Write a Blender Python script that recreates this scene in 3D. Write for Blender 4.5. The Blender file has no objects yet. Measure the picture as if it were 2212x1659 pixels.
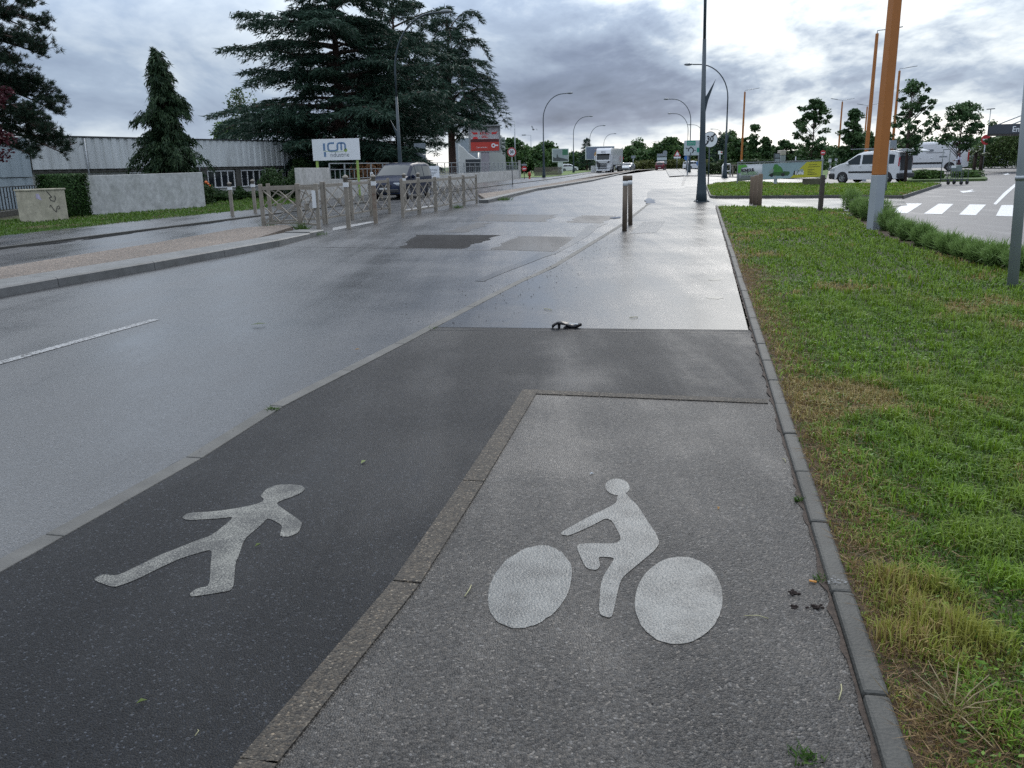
import bpy, bmesh, math, random
import numpy as np
from mathutils import Vector, Matrix
rad = math.radians
S = bpy.context.scene
COL = S.collection

# ------------------------------------------------------------------ camera
CAMH = 1.5
PITCH, ROLL, FPX, PW, PH = rad(14.5), rad(1.375), 1825.0, 2212.0, 1659.0
_c, _s = math.cos(ROLL), math.sin(ROLL)
_r = Vector((1, 0, 0)); _u = Vector((0, math.sin(PITCH), math.cos(PITCH)))
CR = _c*_r - _s*_u; CU = _s*_r + _c*_u; CF = Vector((0, math.cos(PITCH), -math.sin(PITCH)))
cam_d = bpy.data.cameras.new('camera'); cam = bpy.data.objects.new('camera', cam_d); COL.objects.link(cam)
m4 = Matrix((CR, CU, -CF)).transposed().to_4x4(); m4.translation = Vector((0, 0, CAMH))
cam.matrix_world = m4
cam_d.sensor_width = 36; cam_d.lens = FPX/PW*36
cam_d.clip_start = 0.05; cam_d.clip_end = 6000
S.camera = cam

# ------------------------------------------------------------------ world
SUN_AZ, SUN_EL = rad(17), rad(33)            # azimuth to the right of +Y
SD = Vector((math.sin(SUN_AZ)*math.cos(SUN_EL), math.cos(SUN_AZ)*math.cos(SUN_EL), math.sin(SUN_EL)))
W = bpy.data.worlds.new('World'); S.world = W; W.use_nodes = True
nt = W.node_tree; nt.nodes.clear()
class NG:
    """tiny node-graph helper"""
    def __init__(self, t): self.t = t
    def n(self, kind, **kw):
        nd = self.t.nodes.new(kind)
        for k, v in kw.items(): setattr(nd, k, v)
        return nd
    def put(self, sock, v):
        if isinstance(v, bpy.types.NodeSocket): self.t.links.new(v, sock)
        elif v is not None: sock.default_value = v
    def math(self, op, a, b=None, c=None, clamp=False):
        nd = self.n('ShaderNodeMath', operation=op, use_clamp=clamp)
        for i, v in enumerate((a, b, c)):
            if v is not None: self.put(nd.inputs[i], v)
        return nd.outputs[0]
    def vmath(self, op, a, b=None):
        nd = self.n('ShaderNodeVectorMath', operation=op)
        self.put(nd.inputs[0], a)
        if b is not None: self.put(nd.inputs[3 if op == 'SCALE' else 1], b)
        return nd.outputs['Value'] if op in ('DOT_PRODUCT', 'LENGTH') else nd.outputs[0]
    def noise(self, vec, scale, detail=4, rough=.5, dist=0, w=None, col=False):
        nd = self.n('ShaderNodeTexNoise')
        if w is not None:
            nd.noise_dimensions = '4D'; nd.inputs['W'].default_value = w
        if vec is not None: self.put(nd.inputs['Vector'], vec)
        nd.inputs['Scale'].default_value = scale; nd.inputs['Detail'].default_value = detail
        nd.inputs['Roughness'].default_value = rough; nd.inputs['Distortion'].default_value = dist
        return nd.outputs[1 if col else 0]
    def voro(self, vec, scale, out='Distance', feature='F1', rand=1.0):
        nd = self.n('ShaderNodeTexVoronoi', feature=feature)
        self.put(nd.inputs['Vector'], vec); nd.inputs['Scale'].default_value = scale
        nd.inputs['Randomness'].default_value = rand
        return nd.outputs[out]
    def ramp(self, fac, stops, interp='LINEAR'):
        nd = self.n('ShaderNodeValToRGB'); cr = nd.color_ramp; cr.interpolation = interp
        while len(cr.elements) > 1: cr.elements.remove(cr.elements[-1])
        for i, (p, c) in enumerate(stops):
            e = cr.elements[0] if i == 0 else cr.elements.new(p)
            e.position = p
            e.color = (c, c, c, 1) if isinstance(c, (int, float)) else (*c, 1)
        self.put(nd.inputs[0], fac)
        return nd.outputs[0]
    def mix(self, fac, a, b, mode='MIX'):
        nd = self.n('ShaderNodeMix', data_type='RGBA', blend_type=mode)
        self.put(nd.inputs[0], fac)
        for i, v in ((6, a), (7, b)):
            self.put(nd.inputs[i], (*v, 1) if isinstance(v, (tuple, list)) and len(v) == 3 else v)
        return nd.outputs[2]
    def maprange(self, v, a, b, c=0., d=1., smooth=False):
        nd = self.n('ShaderNodeMapRange', interpolation_type='SMOOTHSTEP' if smooth else 'LINEAR')
        self.put(nd.inputs[0], v)
        for i, q in enumerate((a, b, c, d)): nd.inputs[i+1].default_value = q
        return nd.outputs[0]
    def mapping(self, vec, scale=(1, 1, 1), rot=(0, 0, 0), loc=(0, 0, 0)):
        nd = self.n('ShaderNodeMapping')
        self.put(nd.inputs[0], vec); nd.inputs[1].default_value = loc; nd.inputs[2].default_value = rot; nd.inputs[3].default_value = scale
        return nd.outputs[0]
g = NG(nt)
def skydir(az, el):
    az, el = rad(az), rad(el)
    return (math.sin(az)*math.cos(el), math.cos(az)*math.cos(el), math.sin(el))
tc = g.n('ShaderNodeTexCoord'); d = tc.outputs['Generated']
d = g.vmath('NORMALIZE', d)
sx = g.n('ShaderNodeSeparateXYZ'); nt.links.new(d, sx.inputs[0]); dz = sx.outputs[2]
zc = g.math('ADD', g.math('MAXIMUM', dz, 0.0), 0.27)
pl = g.vmath('SCALE', d, g.math('DIVIDE', 1.0, zc))            # flat cloud deck seen in perspective
pl = g.mapping(pl, scale=(1, .8, 0.2), loc=(2.3, .4, 0))
n1 = g.noise(pl, 1.7, 9, .54, .5, w=3.1)
n2 = g.noise(pl, 5.2, 8, .60, .25, w=7.7)
n3 = g.noise(pl, 0.7, 3, .5, 0, w=1.3)
def lobe(az, el, p, amp):
    k = g.math('MAXIMUM', g.vmath('DOT_PRODUCT', d, skydir(az, el)), 0.0)
    return g.math('MULTIPLY', g.math('POWER', k, p), amp)
sunny = lobe(20, 16, 26, 1.0)                                   # thinner cloud round the hidden sun
amp1 = g.math('MULTIPLY_ADD', sunny, 2.2, 1.2)
t = g.math('MULTIPLY', g.math('SUBTRACT', n1, .5), amp1)
t = g.math('ADD', t, g.math('MULTIPLY', g.math('SUBTRACT', n2, .5), g.math('MULTIPLY_ADD', sunny, 1.9, .26)))
t = g.math('ADD', t, g.math('MULTIPLY', g.math('SUBTRACT', n3, .5), .5))
for L in ((21, 24, 12, .30), (22, 11, 60, .24), (-30, 20, 12, .22), (-16, 12, 90, .16), (-2, 9, 60, -.20), (6, 5, 160, -.15)):
    t = g.math('ADD', t, lobe(*L))
band = g.maprange(dz, 0.004, 0.052, 1.0, 0.0, True)
bandaz = g.math('MAXIMUM', g.vmath('DOT_PRODUCT', d, skydir(10, 0)), 0.0)
t = g.math('ADD', t, g.math('MULTIPLY', band, g.math('MULTIPLY_ADD', g.math('POWER', bandaz, 20), .60, .14)))
t = g.math('ADD', t, 0.37)
cc = g.ramp(t, [(0, (.100, .145, .245)), (.25, (.185, .245, .375)), (.5, (.36, .45, .59)), (.72, (.74, .82, .89)), (.95, (1.12, 1.12, 1.09))])
hot = g.maprange(t, .85, 1.4, 1.0, 1.3)
zen = g.math('MULTIPLY_ADD', g.math('MAXIMUM', g.math('SUBTRACT', dz, .12), 0.0), 3.6, .70)        # an overcast sky brightens towards the zenith
lum = g.n('ShaderNodeRGBToBW'); nt.links.new(cc, lum.inputs[0])
neu = g.n('ShaderNodeCombineColor'); nt.links.new(lum.outputs[0], neu.inputs[0]); nt.links.new(lum.outputs[0], neu.inputs[1]); nt.links.new(g.math('MULTIPLY', lum.outputs[0], .97), neu.inputs[2])
cc = g.mix(g.maprange(dz, .16, .5, 0., .55, True), cc, neu.outputs[0])         # thinner, whiter cloud overhead
cc = g.vmath('SCALE', cc, g.math('MULTIPLY', hot, zen))
bg1 = g.n('ShaderNodeBackground'); nt.links.new(cc, bg1.inputs[0]); bg1.inputs[1].default_value = 1.0
st = g.n('ShaderNodeTexSky', sky_type='NISHITA', sun_disc=False, sun_elevation=SUN_EL, sun_rotation=SUN_AZ)
bg2 = g.n('ShaderNodeBackground'); nt.links.new(st.outputs[0], bg2.inputs[0]); bg2.inputs[1].default_value = 0.05
ms = g.n('ShaderNodeMixShader'); ms.inputs[0].default_value = .9
nt.links.new(bg2.outputs[0], ms.inputs[1]); nt.links.new(bg1.outputs[0], ms.inputs[2])
wo = g.n('ShaderNodeOutputWorld'); nt.links.new(ms.outputs[0], wo.inputs[0])

# ------------------------------------------------------------------ sun, exposure
sl = bpy.data.lights.new('sun', 'SUN'); sl.energy = 0.75; sl.angle = rad(16); sl.color = (1, .96, .9)
so = bpy.data.objects.new('sun', sl); COL.objects.link(so)
so.rotation_euler = (-SD).to_track_quat('-Z', 'Y').to_euler(); so.location = (30, 60, 60)
S.view_settings.view_transform = 'Standard'; S.view_settings.look = 'None'
S.view_settings.gamma = 1; S.view_settings.exposure = 0.68; S.view_settings.use_curve_mapping = False
S.cycles.use_denoising = False
S.cycles.max_bounces = 6; S.cycles.diffuse_bounces = 3; S.cycles.glossy_bounces = 3; S.cycles.transparent_max_bounces = 8

# ------------------------------------------------------------------ photograph geometry -> places on the ground
def ray(px, py): return CR*((px-PW/2)/FPX) - CU*((py-PH/2)/FPX) + CF
def G(px, py, z=0.0):
    q = ray(px, py); k = (z-CAMH)/q.z
    return Vector((q.x*k, q.y*k, z))
def zat(p, px, py):
    q = ray(px, py); k = math.hypot(p[0], p[1])/math.hypot(q.x, q.y)
    return CAMH + k*q.z
def at(px, py, Y):
    q = ray(px, py); k = Y/q.y
    return Vector((q.x*k, Y, CAMH+q.z*k))
def gx(px, Y):                       # ground place seen at column px, Y metres ahead (z = 0)
    lo, hi = 345., 1600.
    for _ in range(50):
        m = (lo+hi)/2
        q = ray(px, m)
        if q.z >= -1e-6 or q.y*(-CAMH/q.z) > Y: lo = m
        else: hi = m
    p = G(px, hi); p.z = 0
    return p
RD = Vector((.235, .972, 0)).normalized(); RN = Vector((RD.y, -RD.x, 0))    # along the road, and to its right

# ------------------------------------------------------------------ materials
def mat(name, col=(.5, .5, .5), rough=.7, metal=0., var=.15, vs=4., bump=0., bs=40., coat=0., spec=.5, grime=0., gcol=(.05, .045, .035), attr=None, trans=0., stretch=(1, 1, 1)):
    m = bpy.data.materials.new(name); m.use_nodes = True
    t = m.node_tree; b = t.nodes['Principled BSDF']; h = NG(t)
    co = h.n('ShaderNodeTexCoord').outputs['Object']
    if stretch != (1, 1, 1): co = h.mapping(co, scale=stretch)
    if attr:
        a = h.n('ShaderNodeAttribute', attribute_name=attr); base = a.outputs['Color']
        if var:
            f = h.noise(co, vs, 3)
            base = h.mix(1.0, base, h.ramp(f, [(.25, 1-var), (.75, 1+var)]), 'MULTIPLY')
    else:
        f = h.noise(co, vs, 5, .6)
        lo = tuple(c*(1-var) for c in col); hi = tuple(min(1, c*(1+var)) for c in col)
        base = h.ramp(f, [(.28, lo), (.72, hi)]) if var else None
        if grime:
            gf = h.ramp(h.noise(co, vs*.7, 8, .68, w=5.5), [(.48, 0.), (.72, 1.)])
            base = h.mix(h.math('MULTIPLY', gf, grime), base if base is not None else (*col, 1), gcol)
    if base is not None: t.links.new(base, b.inputs['Base Color'])
    else: b.inputs['Base Color'].default_value = (*col, 1)
    b.inputs['Roughness'].default_value = rough; b.inputs['Metallic'].default_value = metal
    b.inputs['Specular IOR Level'].default_value = spec
    b.inputs['Coat Weight'].default_value = coat; b.inputs['Coat Roughness'].default_value = .06
    if trans:
        b.inputs['Subsurface Weight'].default_value = 0
        tr = h.n('ShaderNodeBsdfTranslucent'); mx = h.n('ShaderNodeMixShader'); mx.inputs[0].default_value = trans
        if base is not None: t.links.new(base, tr.inputs[0])
        t.links.new(b.outputs[0], mx.inputs[1]); t.links.new(tr.outputs[0], mx.inputs[2])
        t.links.new(mx.outputs[0], t.nodes['Material Output'].inputs[0])
    if bump:
        bn = h.n('ShaderNodeBump'); bn.inputs['Strength'].default_value = .6; bn.inputs['Distance'].default_value = bump
        t.links.new(h.noise(co, bs, 4, .6), bn.inputs['Height']); t.links.new(bn.outputs[0], b.inputs['Normal'])
    return m
MATS = {}
def MT(name, *a, **k):
    if name not in MATS: MATS[name] = mat(name, *a, **k)
    return MATS[name]

# ------------------------------------------------------------------ mesh building
class MB:
    def __init__(self): self.v = []; self.f = []; self.mi = []; self.m = 0; self.sm = []; self.smooth = False
    def add(self, vs, fs):
        o = len(self.v); self.v.extend([tuple(x) for x in vs])
        for q in fs: self.f.append(tuple(i+o for i in q)); self.mi.append(self.m); self.sm.append(self.smooth)
        return self
    def box(self, cx, cy, cz, sx, sy, sz, rz=0):
        c, s = math.cos(rz), math.sin(rz); vs = []
        for z in (-.5, .5):
            for x, y in ((-.5, -.5), (.5, -.5), (.5, .5), (-.5, .5)):
                vs.append((cx+x*sx*c-y*sy*s, cy+x*sx*s+y*sy*c, cz+z*sz))
        return self.add(vs, [(3, 2, 1, 0), (4, 5, 6, 7), (0, 1, 5, 4), (1, 2, 6, 5), (2, 3, 7, 6), (3, 0, 4, 7)])
    def bar(self, p0, p1, w, h=None, up=(0, 0, 1)):
        h = h or w; p0, p1 = Vector(p0), Vector(p1); ax = (p1-p0).normalized(); up = Vector(up)
        if abs(ax.dot(up)) > .98: up = Vector((0, 1, 0))
        a = ax.cross(up).normalized(); b = a.cross(ax)
        vs = [p+a*(i*w/2)+b*(j*h/2) for p in (p0, p1) for i, j in ((-1, -1), (1, -1), (1, 1), (-1, 1))]
        return self.add(vs, [(0, 1, 2, 3), (7, 6, 5, 4), (0, 4, 5, 1), (1, 5, 6, 2), (2, 6, 7, 3), (3, 7, 4, 0)])
    def tube(self, pts, rs, n=8, cap=True):
        pts = [Vector(p) for p in pts]
        if not hasattr(rs, '__len__'): rs = [rs]*len(pts)
        vs, fs = [], []; prev = None
        for i, p in enumerate(pts):
            ax = (pts[min(i+1, len(pts)-1)]-pts[max(i-1, 0)]).normalized()
            if prev is None:
                up = Vector((0, 0, 1)) if abs(ax.z) < .9 else Vector((0, 1, 0))
                a = ax.cross(up).normalized()
            else:
                a = (prev-ax*prev.dot(ax)).normalized()
            prev = a; b = ax.cross(a)
            for k in range(n):
                th = 2*math.pi*k/n
                vs.append(p+(a*math.cos(th)+b*math.sin(th))*rs[i])
        for i in range(len(pts)-1):
            for k in range(n):
                fs.append((i*n+k, i*n+(k+1) % n, (i+1)*n+(k+1) % n, (i+1)*n+k))
        if cap:
            fs.append(tuple(range(n-1, -1, -1))); fs.append(tuple(range((len(pts)-1)*n, len(pts)*n)))
        s = self.smooth; self.smooth = True; self.add(vs, fs); self.smooth = s
        return self
    def lathe(self, prof, n=16, o=(0, 0, 0), axis='z'):
        vs, fs = [], []
        for r, z in prof:
            for k in range(n):
                th = 2*math.pi*k/n; x, y = r*math.cos(th), r*math.sin(th)
                p = (x, y, z) if axis == 'z' else ((x, z, y) if axis == 'y' else (z, x, y))
                vs.append((o[0]+p[0], o[1]+p[1], o[2]+p[2]))
        for i in range(len(prof)-1):
            for k in range(n): fs.append((i*n+k, i*n+(k+1) % n, (i+1)*n+(k+1) % n, (i+1)*n+k))
        s = self.smooth; self.smooth = True; self.add(vs, fs); self.smooth = s
        return self
    def prism(self, poly, o, u, v, nrm, h):
        """polygon given in (a, b) of axes u, v from o, thickened by h along nrm"""
        o, u, v, nrm = Vector(o), Vector(u), Vector(v), Vector(nrm); n = len(poly)
        b = [o+u*p[0]+v*p[1] for p in poly]; tp = [q+nrm*h for q in b]
        fs = [tuple(range(n, 2*n)), tuple(range(n-1, -1, -1))]
        fs += [(i, (i+1) % n, n+(i+1) % n, n+i) for i in range(n)]
        return self.add(b+tp, fs)
    def slab(self, pts, z0, z1):
        return self.prism([(p[0], p[1]) for p in pts], (0, 0, z0), (1, 0, 0), (0, 1, 0), (0, 0, 1), z1-z0)
    def sheet(self, pts, z):
        return self.add([(p[0], p[1], z) for p in pts], [tuple(range(len(pts)))])
    def ball(self, c, r, n=10, m=6, sq=(1, 1, 1)):
        vs = [(c[0]+r*sq[0]*math.sin(math.pi*i/m)*math.cos(2*math.pi*k/n), c[1]+r*sq[1]*math.sin(math.pi*i/m)*math.sin(2*math.pi*k/n), c[2]+r*sq[2]*math.cos(math.pi*i/m)) for i in range(m+1) for k in range(n)]
        fs = [(i*n+k, (i+1)*n+k, (i+1)*n+(k+1) % n, i*n+(k+1) % n) for i in range(m) for k in range(n)]
        s = self.smooth; self.smooth = True; self.add(vs, fs); self.smooth = s
        return self
    def mesh(self, name, mats):
        me = bpy.data.meshes.new(name); me.from_pydata(self.v, [], self.f); me.update()
        if not isinstance(mats, (list, tuple)): mats = [mats]
        for m in mats: me.materials.append(m)
        if len(mats) > 1: me.polygons.foreach_set('material_index', self.mi)
        if any(self.sm): me.polygons.foreach_set('use_smooth', self.sm)
        return me
    def build(self, name, mats, parent=None, loc=None, rz=0, bevel=0, fix=True, label=None):
        me = self.mesh(name, mats)
        if fix:
            bm = bmesh.new(); bm.from_mesh(me); bmesh.ops.recalc_face_normals(bm, faces=bm.faces); bm.to_mesh(me); bm.free()
        return link(name, me, parent, loc, rz, bevel, label)
def link(name, me, parent=None, loc=None, rz=0, bevel=0, label=None):
    o = bpy.data.objects.new(name, me); COL.objects.link(o)
    if parent is not None: o.parent = parent
    if loc is not None: o.location = loc
    if rz: o.rotation_euler = (0, 0, rz)
    if bevel:
        b = o.modifiers.new('bevel', 'BEVEL'); b.width = bevel; b.segments = 2; b.limit_method = 'ANGLE'; b.angle_limit = rad(35)
    if label: o['label'] = label
    return o
def tag(o, label, cat, group=None, kind=None):
    if label: o['label'] = label
    if cat: o['category'] = cat
    if group: o['group'] = group
    if kind: o['kind'] = kind
    return o
def thing(name, label, cat, loc=(0, 0, 0), rz=0, group=None):
    o = bpy.data.objects.new(name, None); COL.objects.link(o); o.location = loc; o.rotation_euler = (0, 0, rz)
    o.empty_display_size = .2
    return tag(o, label, cat, group)
def struct(o): o['kind'] = 'structure'; return o
def group_empty(name, kind='structure'):
    o = bpy.data.objects.new(name, None); COL.objects.link(o); o['kind'] = kind; return o
KIDS = {}
def copy_tree(o, loc=None, rz=None, label=None, parent=None, scale=None):
    c = o.copy(); COL.objects.link(c)
    if parent is not None: c.parent = parent
    if loc is not None: c.location = loc
    if rz is not None: c.rotation_euler = (0, 0, rz)
    if scale is not None: c.scale = scale
    if label: c['label'] = label
    for ch in [x for x in o.children]: copy_tree(ch, parent=c)
    return c
def text(name, body, size, o, u, nrm, m, parent=None, ext=.002, align='CENTER', sx=1.0, bold=0.0, label=None):
    """lettering standing on its surface: u runs along the words, nrm out of the surface"""
    cu = bpy.data.curves.new(name, 'FONT'); cu.body = body; cu.size = size; cu.extrude = ext
    cu.align_x = align; cu.align_y = 'CENTER'; cu.resolution_u = 2; cu.offset = bold
    cu.materials.append(m)
    tmp = bpy.data.objects.new(name, cu)
    me = bpy.data.meshes.new_from_object(tmp); bpy.data.objects.remove(tmp); bpy.data.curves.remove(cu)
    me.name = name
    ob = bpy.data.objects.new(name, me); COL.objects.link(ob)
    u = Vector(u).normalized(); nrm = Vector(nrm).normalized(); v = nrm.cross(u)
    mm = Matrix((u*sx, v, nrm)).transposed().to_4x4(); mm.translation = Vector(o)
    if parent is not None: ob.parent = parent
    ob.matrix_local = mm
    if label: ob['label'] = label
    return ob
def fastmesh(name, V, Fc, mats, colors=None, nv=3):
    """big triangle or quad soups straight from numpy"""
    V = np.asarray(V, dtype=np.float32); Fc = np.asarray(Fc, dtype=np.int32)
    me = bpy.data.meshes.new(name); me.vertices.add(len(V)); me.vertices.foreach_set('co', V.ravel())
    nf = len(Fc); me.loops.add(nf*nv); me.loops.foreach_set('vertex_index', Fc.ravel())
    me.polygons.add(nf); me.polygons.foreach_set('loop_start', np.arange(0, nf*nv, nv, dtype=np.int32))
    me.update(calc_edges=True)
    if colors is not None:
        a = me.color_attributes.new('tint', 'FLOAT_COLOR', 'POINT')
        c = np.ones((len(V), 4), dtype=np.float32); c[:, :3] = colors; a.data.foreach_set('color', c.ravel())
    for m in (mats if isinstance(mats, (list, tuple)) else [mats]): me.materials.append(m)
    return me

# ================================================================== GROUND
def asphalt(name, base, tint=(1, 1, 1.04), r_dry=.55, r_wet=.2, wet=(.45, .6), wscale=.5, agg=120., speck=.25, bumpd=.003, contrast=.55, rot=.237, streak=.22, spec=.5, blotch=1.0):
    m = bpy.data.materials.new(name); m.use_nodes = True; t = m.node_tree; b = t.nodes['Principled BSDF']; h = NG(t)
    co = h.n('ShaderNodeTexCoord').outputs['Object']
    vc = h.n('ShaderNodeTexVoronoi'); h.put(vc.inputs['Vector'], co); vc.inputs['Scale'].default_value = agg
    sep = h.n('ShaderNodeSeparateColor'); t.links.new(vc.outputs['Color'], sep.inputs[0])
    c = [x*base for x in tint]
    f = h.ramp(sep.outputs[0], [(0, 1-contrast), (.8, 1+contrast*.5), (.94, 1+contrast), (1, 1+contrast*2+speck*6)])
    warm = h.ramp(sep.outputs[1], [(0, (.92, .97, 1.06)), (1, (1.12, 1.0, .88))])
    big = h.noise(co, .7, 6, .62)
    along = h.mapping(co, scale=(1.6, streak*.35, 1), rot=(0, 0, rot))
    st = h.noise(along, 1.0, 5, .6, w=2.)
    col = h.mix(1.0, (*c, 1), f, 'MULTIPLY'); col = h.mix(.6, col, warm, 'MULTIPLY')
    col = h.mix(1.0, col, h.ramp(big, [(.3, 1-.2*blotch), (.7, 1+.2*blotch)]), 'MULTIPLY')
    col = h.mix(1.0, col, h.ramp(st, [(.3, 1-.16*blotch), (.7, 1+.14*blotch)]), 'MULTIPLY')
    wn = h.math('MULTIPLY_ADD', st, .5, h.math('MULTIPLY', h.noise(co, wscale, 6, .6, w=9.), .5))
    wm = h.maprange(wn, wet[0], wet[1], 0, 1, True)
    col = h.mix(1.0, col, h.ramp(wm, [(0, 1.0), (1, 1-.28*blotch)]), 'MULTIPLY')
    t.links.new(col, b.inputs['Base Color'])
    t.links.new(h.maprange(wm, 0, 1, r_dry, r_wet), b.inputs['Roughness'])
    b.inputs['Specular IOR Level'].default_value = spec
    bn = h.n('ShaderNodeBump'); bn.inputs['Distance'].default_value = bumpd
    t.links.new(h.maprange(wm, 0, 1, .75, .12), bn.inputs['Strength'])
    hh = h.math('ADD', h.math('MULTIPLY', vc.outputs['Distance'], -1.0), h.math('MULTIPLY', h.noise(co, 22, 4, .6), .6))
    t.links.new(hh, bn.inputs['Height']); t.links.new(bn.outputs[0], b.inputs['Normal'])
    return m
A_ROAD = asphalt('road asphalt', .032, (1, 1.03, 1.08), .38, .24, (.30, .70), agg=140, contrast=.55, speck=.2, spec=.8, blotch=.7)
A_FAR = asphalt('far road asphalt', .04, (1, 1.03, 1.08), .42, .2, (.36, .64), agg=90, speck=.1, blotch=.7)
A_DARK = asphalt('new dark asphalt', .011, (.92, 1, 1.12), .58, .38, (.42, .72), wscale=.9, agg=170, speck=.8, contrast=.6, spec=.2, streak=.5, bumpd=.007, blotch=.7)
A_WET = asphalt('wet pavement asphalt', .036, (1, 1.02, 1.06), .36, .22, (.30, .64), wscale=.7, agg=140, bumpd=.002, speck=.1, spec=.5, blotch=.6)
A_PARK = asphalt('car park asphalt', .056, (1, 1, 1.05), .6, .38, (.5, .7), agg=60, speck=.05, blotch=.7)
A_SLAB = asphalt('exposed aggregate concrete', .043, (1.08, 1.0, .88), .50, .42, (.30, .76), wscale=1.1, agg=150, speck=.25, contrast=.8, bumpd=.013, spec=.34, blotch=.6)
A_BORD = asphalt('washed gravel border', .046, (1.2, 1.0, .72), .75, .6, (.5, .75), agg=150, speck=.35, contrast=.75, bumpd=.008)
A_PALE = asphalt('pale crossing asphalt', .07, (1, 1.02, 1.05), .38, .26, (.35, .6), agg=120, speck=.1, spec=.6, blotch=.8)
A_MID = asphalt('greyer crossing asphalt', .026, (1, 1.03, 1.10), .60, .42, (.35, .6), agg=120, speck=.05, spec=.32, blotch=.8)
A_MED = asphalt('median washed gravel', .105, (1.25, 1., .78), .75, .6, (.5, .75), agg=55, speck=.2, contrast=.6, bumpd=.012)
PUDDLE = mat('standing rain water', (.03, .034, .038), .04, var=0, spec=.5)
def concrete(name, c, rough=.75, agg=90, dirt=.5, bumpd=.003):
    m = bpy.data.materials.new(name); m.use_nodes = True; t = m.node_tree; b = t.nodes['Principled BSDF']; h = NG(t)
    co = h.n('ShaderNodeTexCoord').outputs['Object']
    f = h.noise(co, 5, 8, .65); pits = h.voro(co, agg)
    col = h.ramp(f, [(.3, tuple(x*.75 for x in c)), (.7, tuple(x*1.25 for x in c))])
    sp = h.ramp(h.noise(co, 160, 2, .5), [(.66, 1.0), (.74, 1.7)])
    col = h.mix(1.0, col, sp, 'MULTIPLY')
    dm = h.ramp(h.noise(co, 1.7, 7, .66, w=4.), [(.45, 0.), (.7, 1.)])
    col = h.mix(h.math('MULTIPLY', dm, dirt), col, (c[0]*.4, c[1]*.42, c[2]*.36))
    t.links.new(col, b.inputs['Base Color']); b.inputs['Roughness'].default_value = rough
    bn = h.n('ShaderNodeBump'); bn.inputs['Distance'].default_value = bumpd; bn.inputs['Strength'].default_value = .6
    t.links.new(h.math('ADD', pits, f), bn.inputs['Height']); t.links.new(bn.outputs[0], b.inputs['Normal'])
    return m
C_KERB = concrete('kerb concrete', (.042, .042, .036), .7, dirt=.75)
C_PALE = concrete('pale kerb concrete', (.088, .085, .076), .7)
C_MED = concrete('median kerb concrete', (.12, .12, .115), .6)
def paint_mat(name, c, worn=.35, rough=.5, scale=60, spec=.3):
    m = bpy.data.materials.new(name); m.use_nodes = True; t = m.node_tree; b = t.nodes['Principled BSDF']; h = NG(t)
    co = h.n('ShaderNodeTexCoord').outputs['Object']
    f = h.noise(co, scale, 6, .75); w = h.noise(co, 6, 6, .6, w=3.)
    hole = h.math('MULTIPLY_ADD', w, .35, f)
    k = h.ramp(hole, [(.86-worn*.42, 0.), (.93-worn*.38, 1.)])
    cl = h.ramp(h.noise(co, 9, 6, .65), [(.3, tuple(x*.8 for x in c)), (.7, tuple(x*1.12 for x in c))])
    t.links.new(h.mix(k, cl, (.055, .055, .052)), b.inputs['Base Color'])
    b.inputs['Roughness'].default_value = rough; b.inputs['Specular IOR Level'].default_value = spec
    bn = h.n('ShaderNodeBump'); bn.inputs['Distance'].default_value = .003; bn.inputs['Strength'].default_value = .7
    vd = h.math('MULTIPLY', h.voro(co, 120), -1.0)
    t.links.new(h.math('ADD', vd, h.noise(co, 45, 4, .6)), bn.inputs['Height']); t.links.new(bn.outputs[0], b.inputs['Normal'])
    return m
P_WALK = paint_mat('worn white paint', (.235, .23, .20), .60, .65, 170)
P_BIKE = paint_mat('thick white road paint', (.20, .20, .185), .50, .45, 190)
P_LINE = paint_mat('white line paint', (.34, .34, .335), .5, .5, 40)
P_ZEBRA = paint_mat('zebra paint', (.55, .55, .54), .25, .5, 20)
P_OLD = paint_mat('old pale crossing paint', (.17, .175, .18), .55, .4, 9)
P_DARK = asphalt('dark crossing square', .017, (1, 1.02, 1.08), .85, .7, (.45, .62), agg=90, speck=.05, spec=.1)
SOIL = mat('grassy soil', (.045, .046, .016), .95, var=.45, vs=2.2, bump=.02, bs=25)
EARTH = mat('brown soil', (.062, .040, .022), .95, var=.4, vs=14, bump=.02, bs=60)

def plane_thing(name, pts, z, m, parent=None, label=None):
    o = MB().sheet(pts, z).build(name, m, parent, fix=False, label=label)
    if parent is None: struct(o)
    return o
def PG(*pp): return [G(*p) for p in pp]

# terrain to the horizon: gently settled below the paved sheets
n = 96
ring = [(3000*math.cos(2*math.pi*i/n), 3000*math.sin(2*math.pi*i/n)) for i in range(n)]
FIELD = mat('distant rough grass', (.06, .085, .025), .95, var=.4, vs=.08)
plane_thing('terrain', ring, -.30, FIELD)
plane_thing('ground', [(-160, -30), (170, -30), (170, 330), (-160, 330)], -.05, SOIL)

# near carriageway and the side street mouth, past the roundabout splitter
KR = PG((403, 995), (580, 885), (830, 759), (921, 711), (1109, 614), (1185, 581), (1340, 487), (1399, 440.5))
k0 = KR[0]; kd = (KR[1]-KR[0]).normalized()
near0 = k0 - Vector((.245, .97, 0))*14
roadL = [G(0, 642)-Vector((.25, .97, 0))*26, G(702, 506), G(1054, 438.7), G(1161, 411.6), G(1279, 392), G(1346, 376), G(1382, 368), G(1417, 363.6)]
road_pts = [near0] + KR + [G(1405, 414), G(1480, 411), G(1540, 410), G(1600, 396)] + [gx(1760, 56), gx(1765, 66), gx(1600, 84), gx(1560, 110), gx(1540, 190), gx(1417, 190)] + roadL[::-1][1:]
plane_thing('road', road_pts, 0.0, A_ROAD)
cross_pts = [G(617, 497)-Vector((0.6, 0, 0)), G(702, 506), G(1054, 438.7), G(1033, 421)]
plane_thing('crossing_refuge', [G(560, 500), G(702, 506), G(1056, 438.7), G(1030, 420.5), G(700, 474)], 0.004, A_ROAD)
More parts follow.
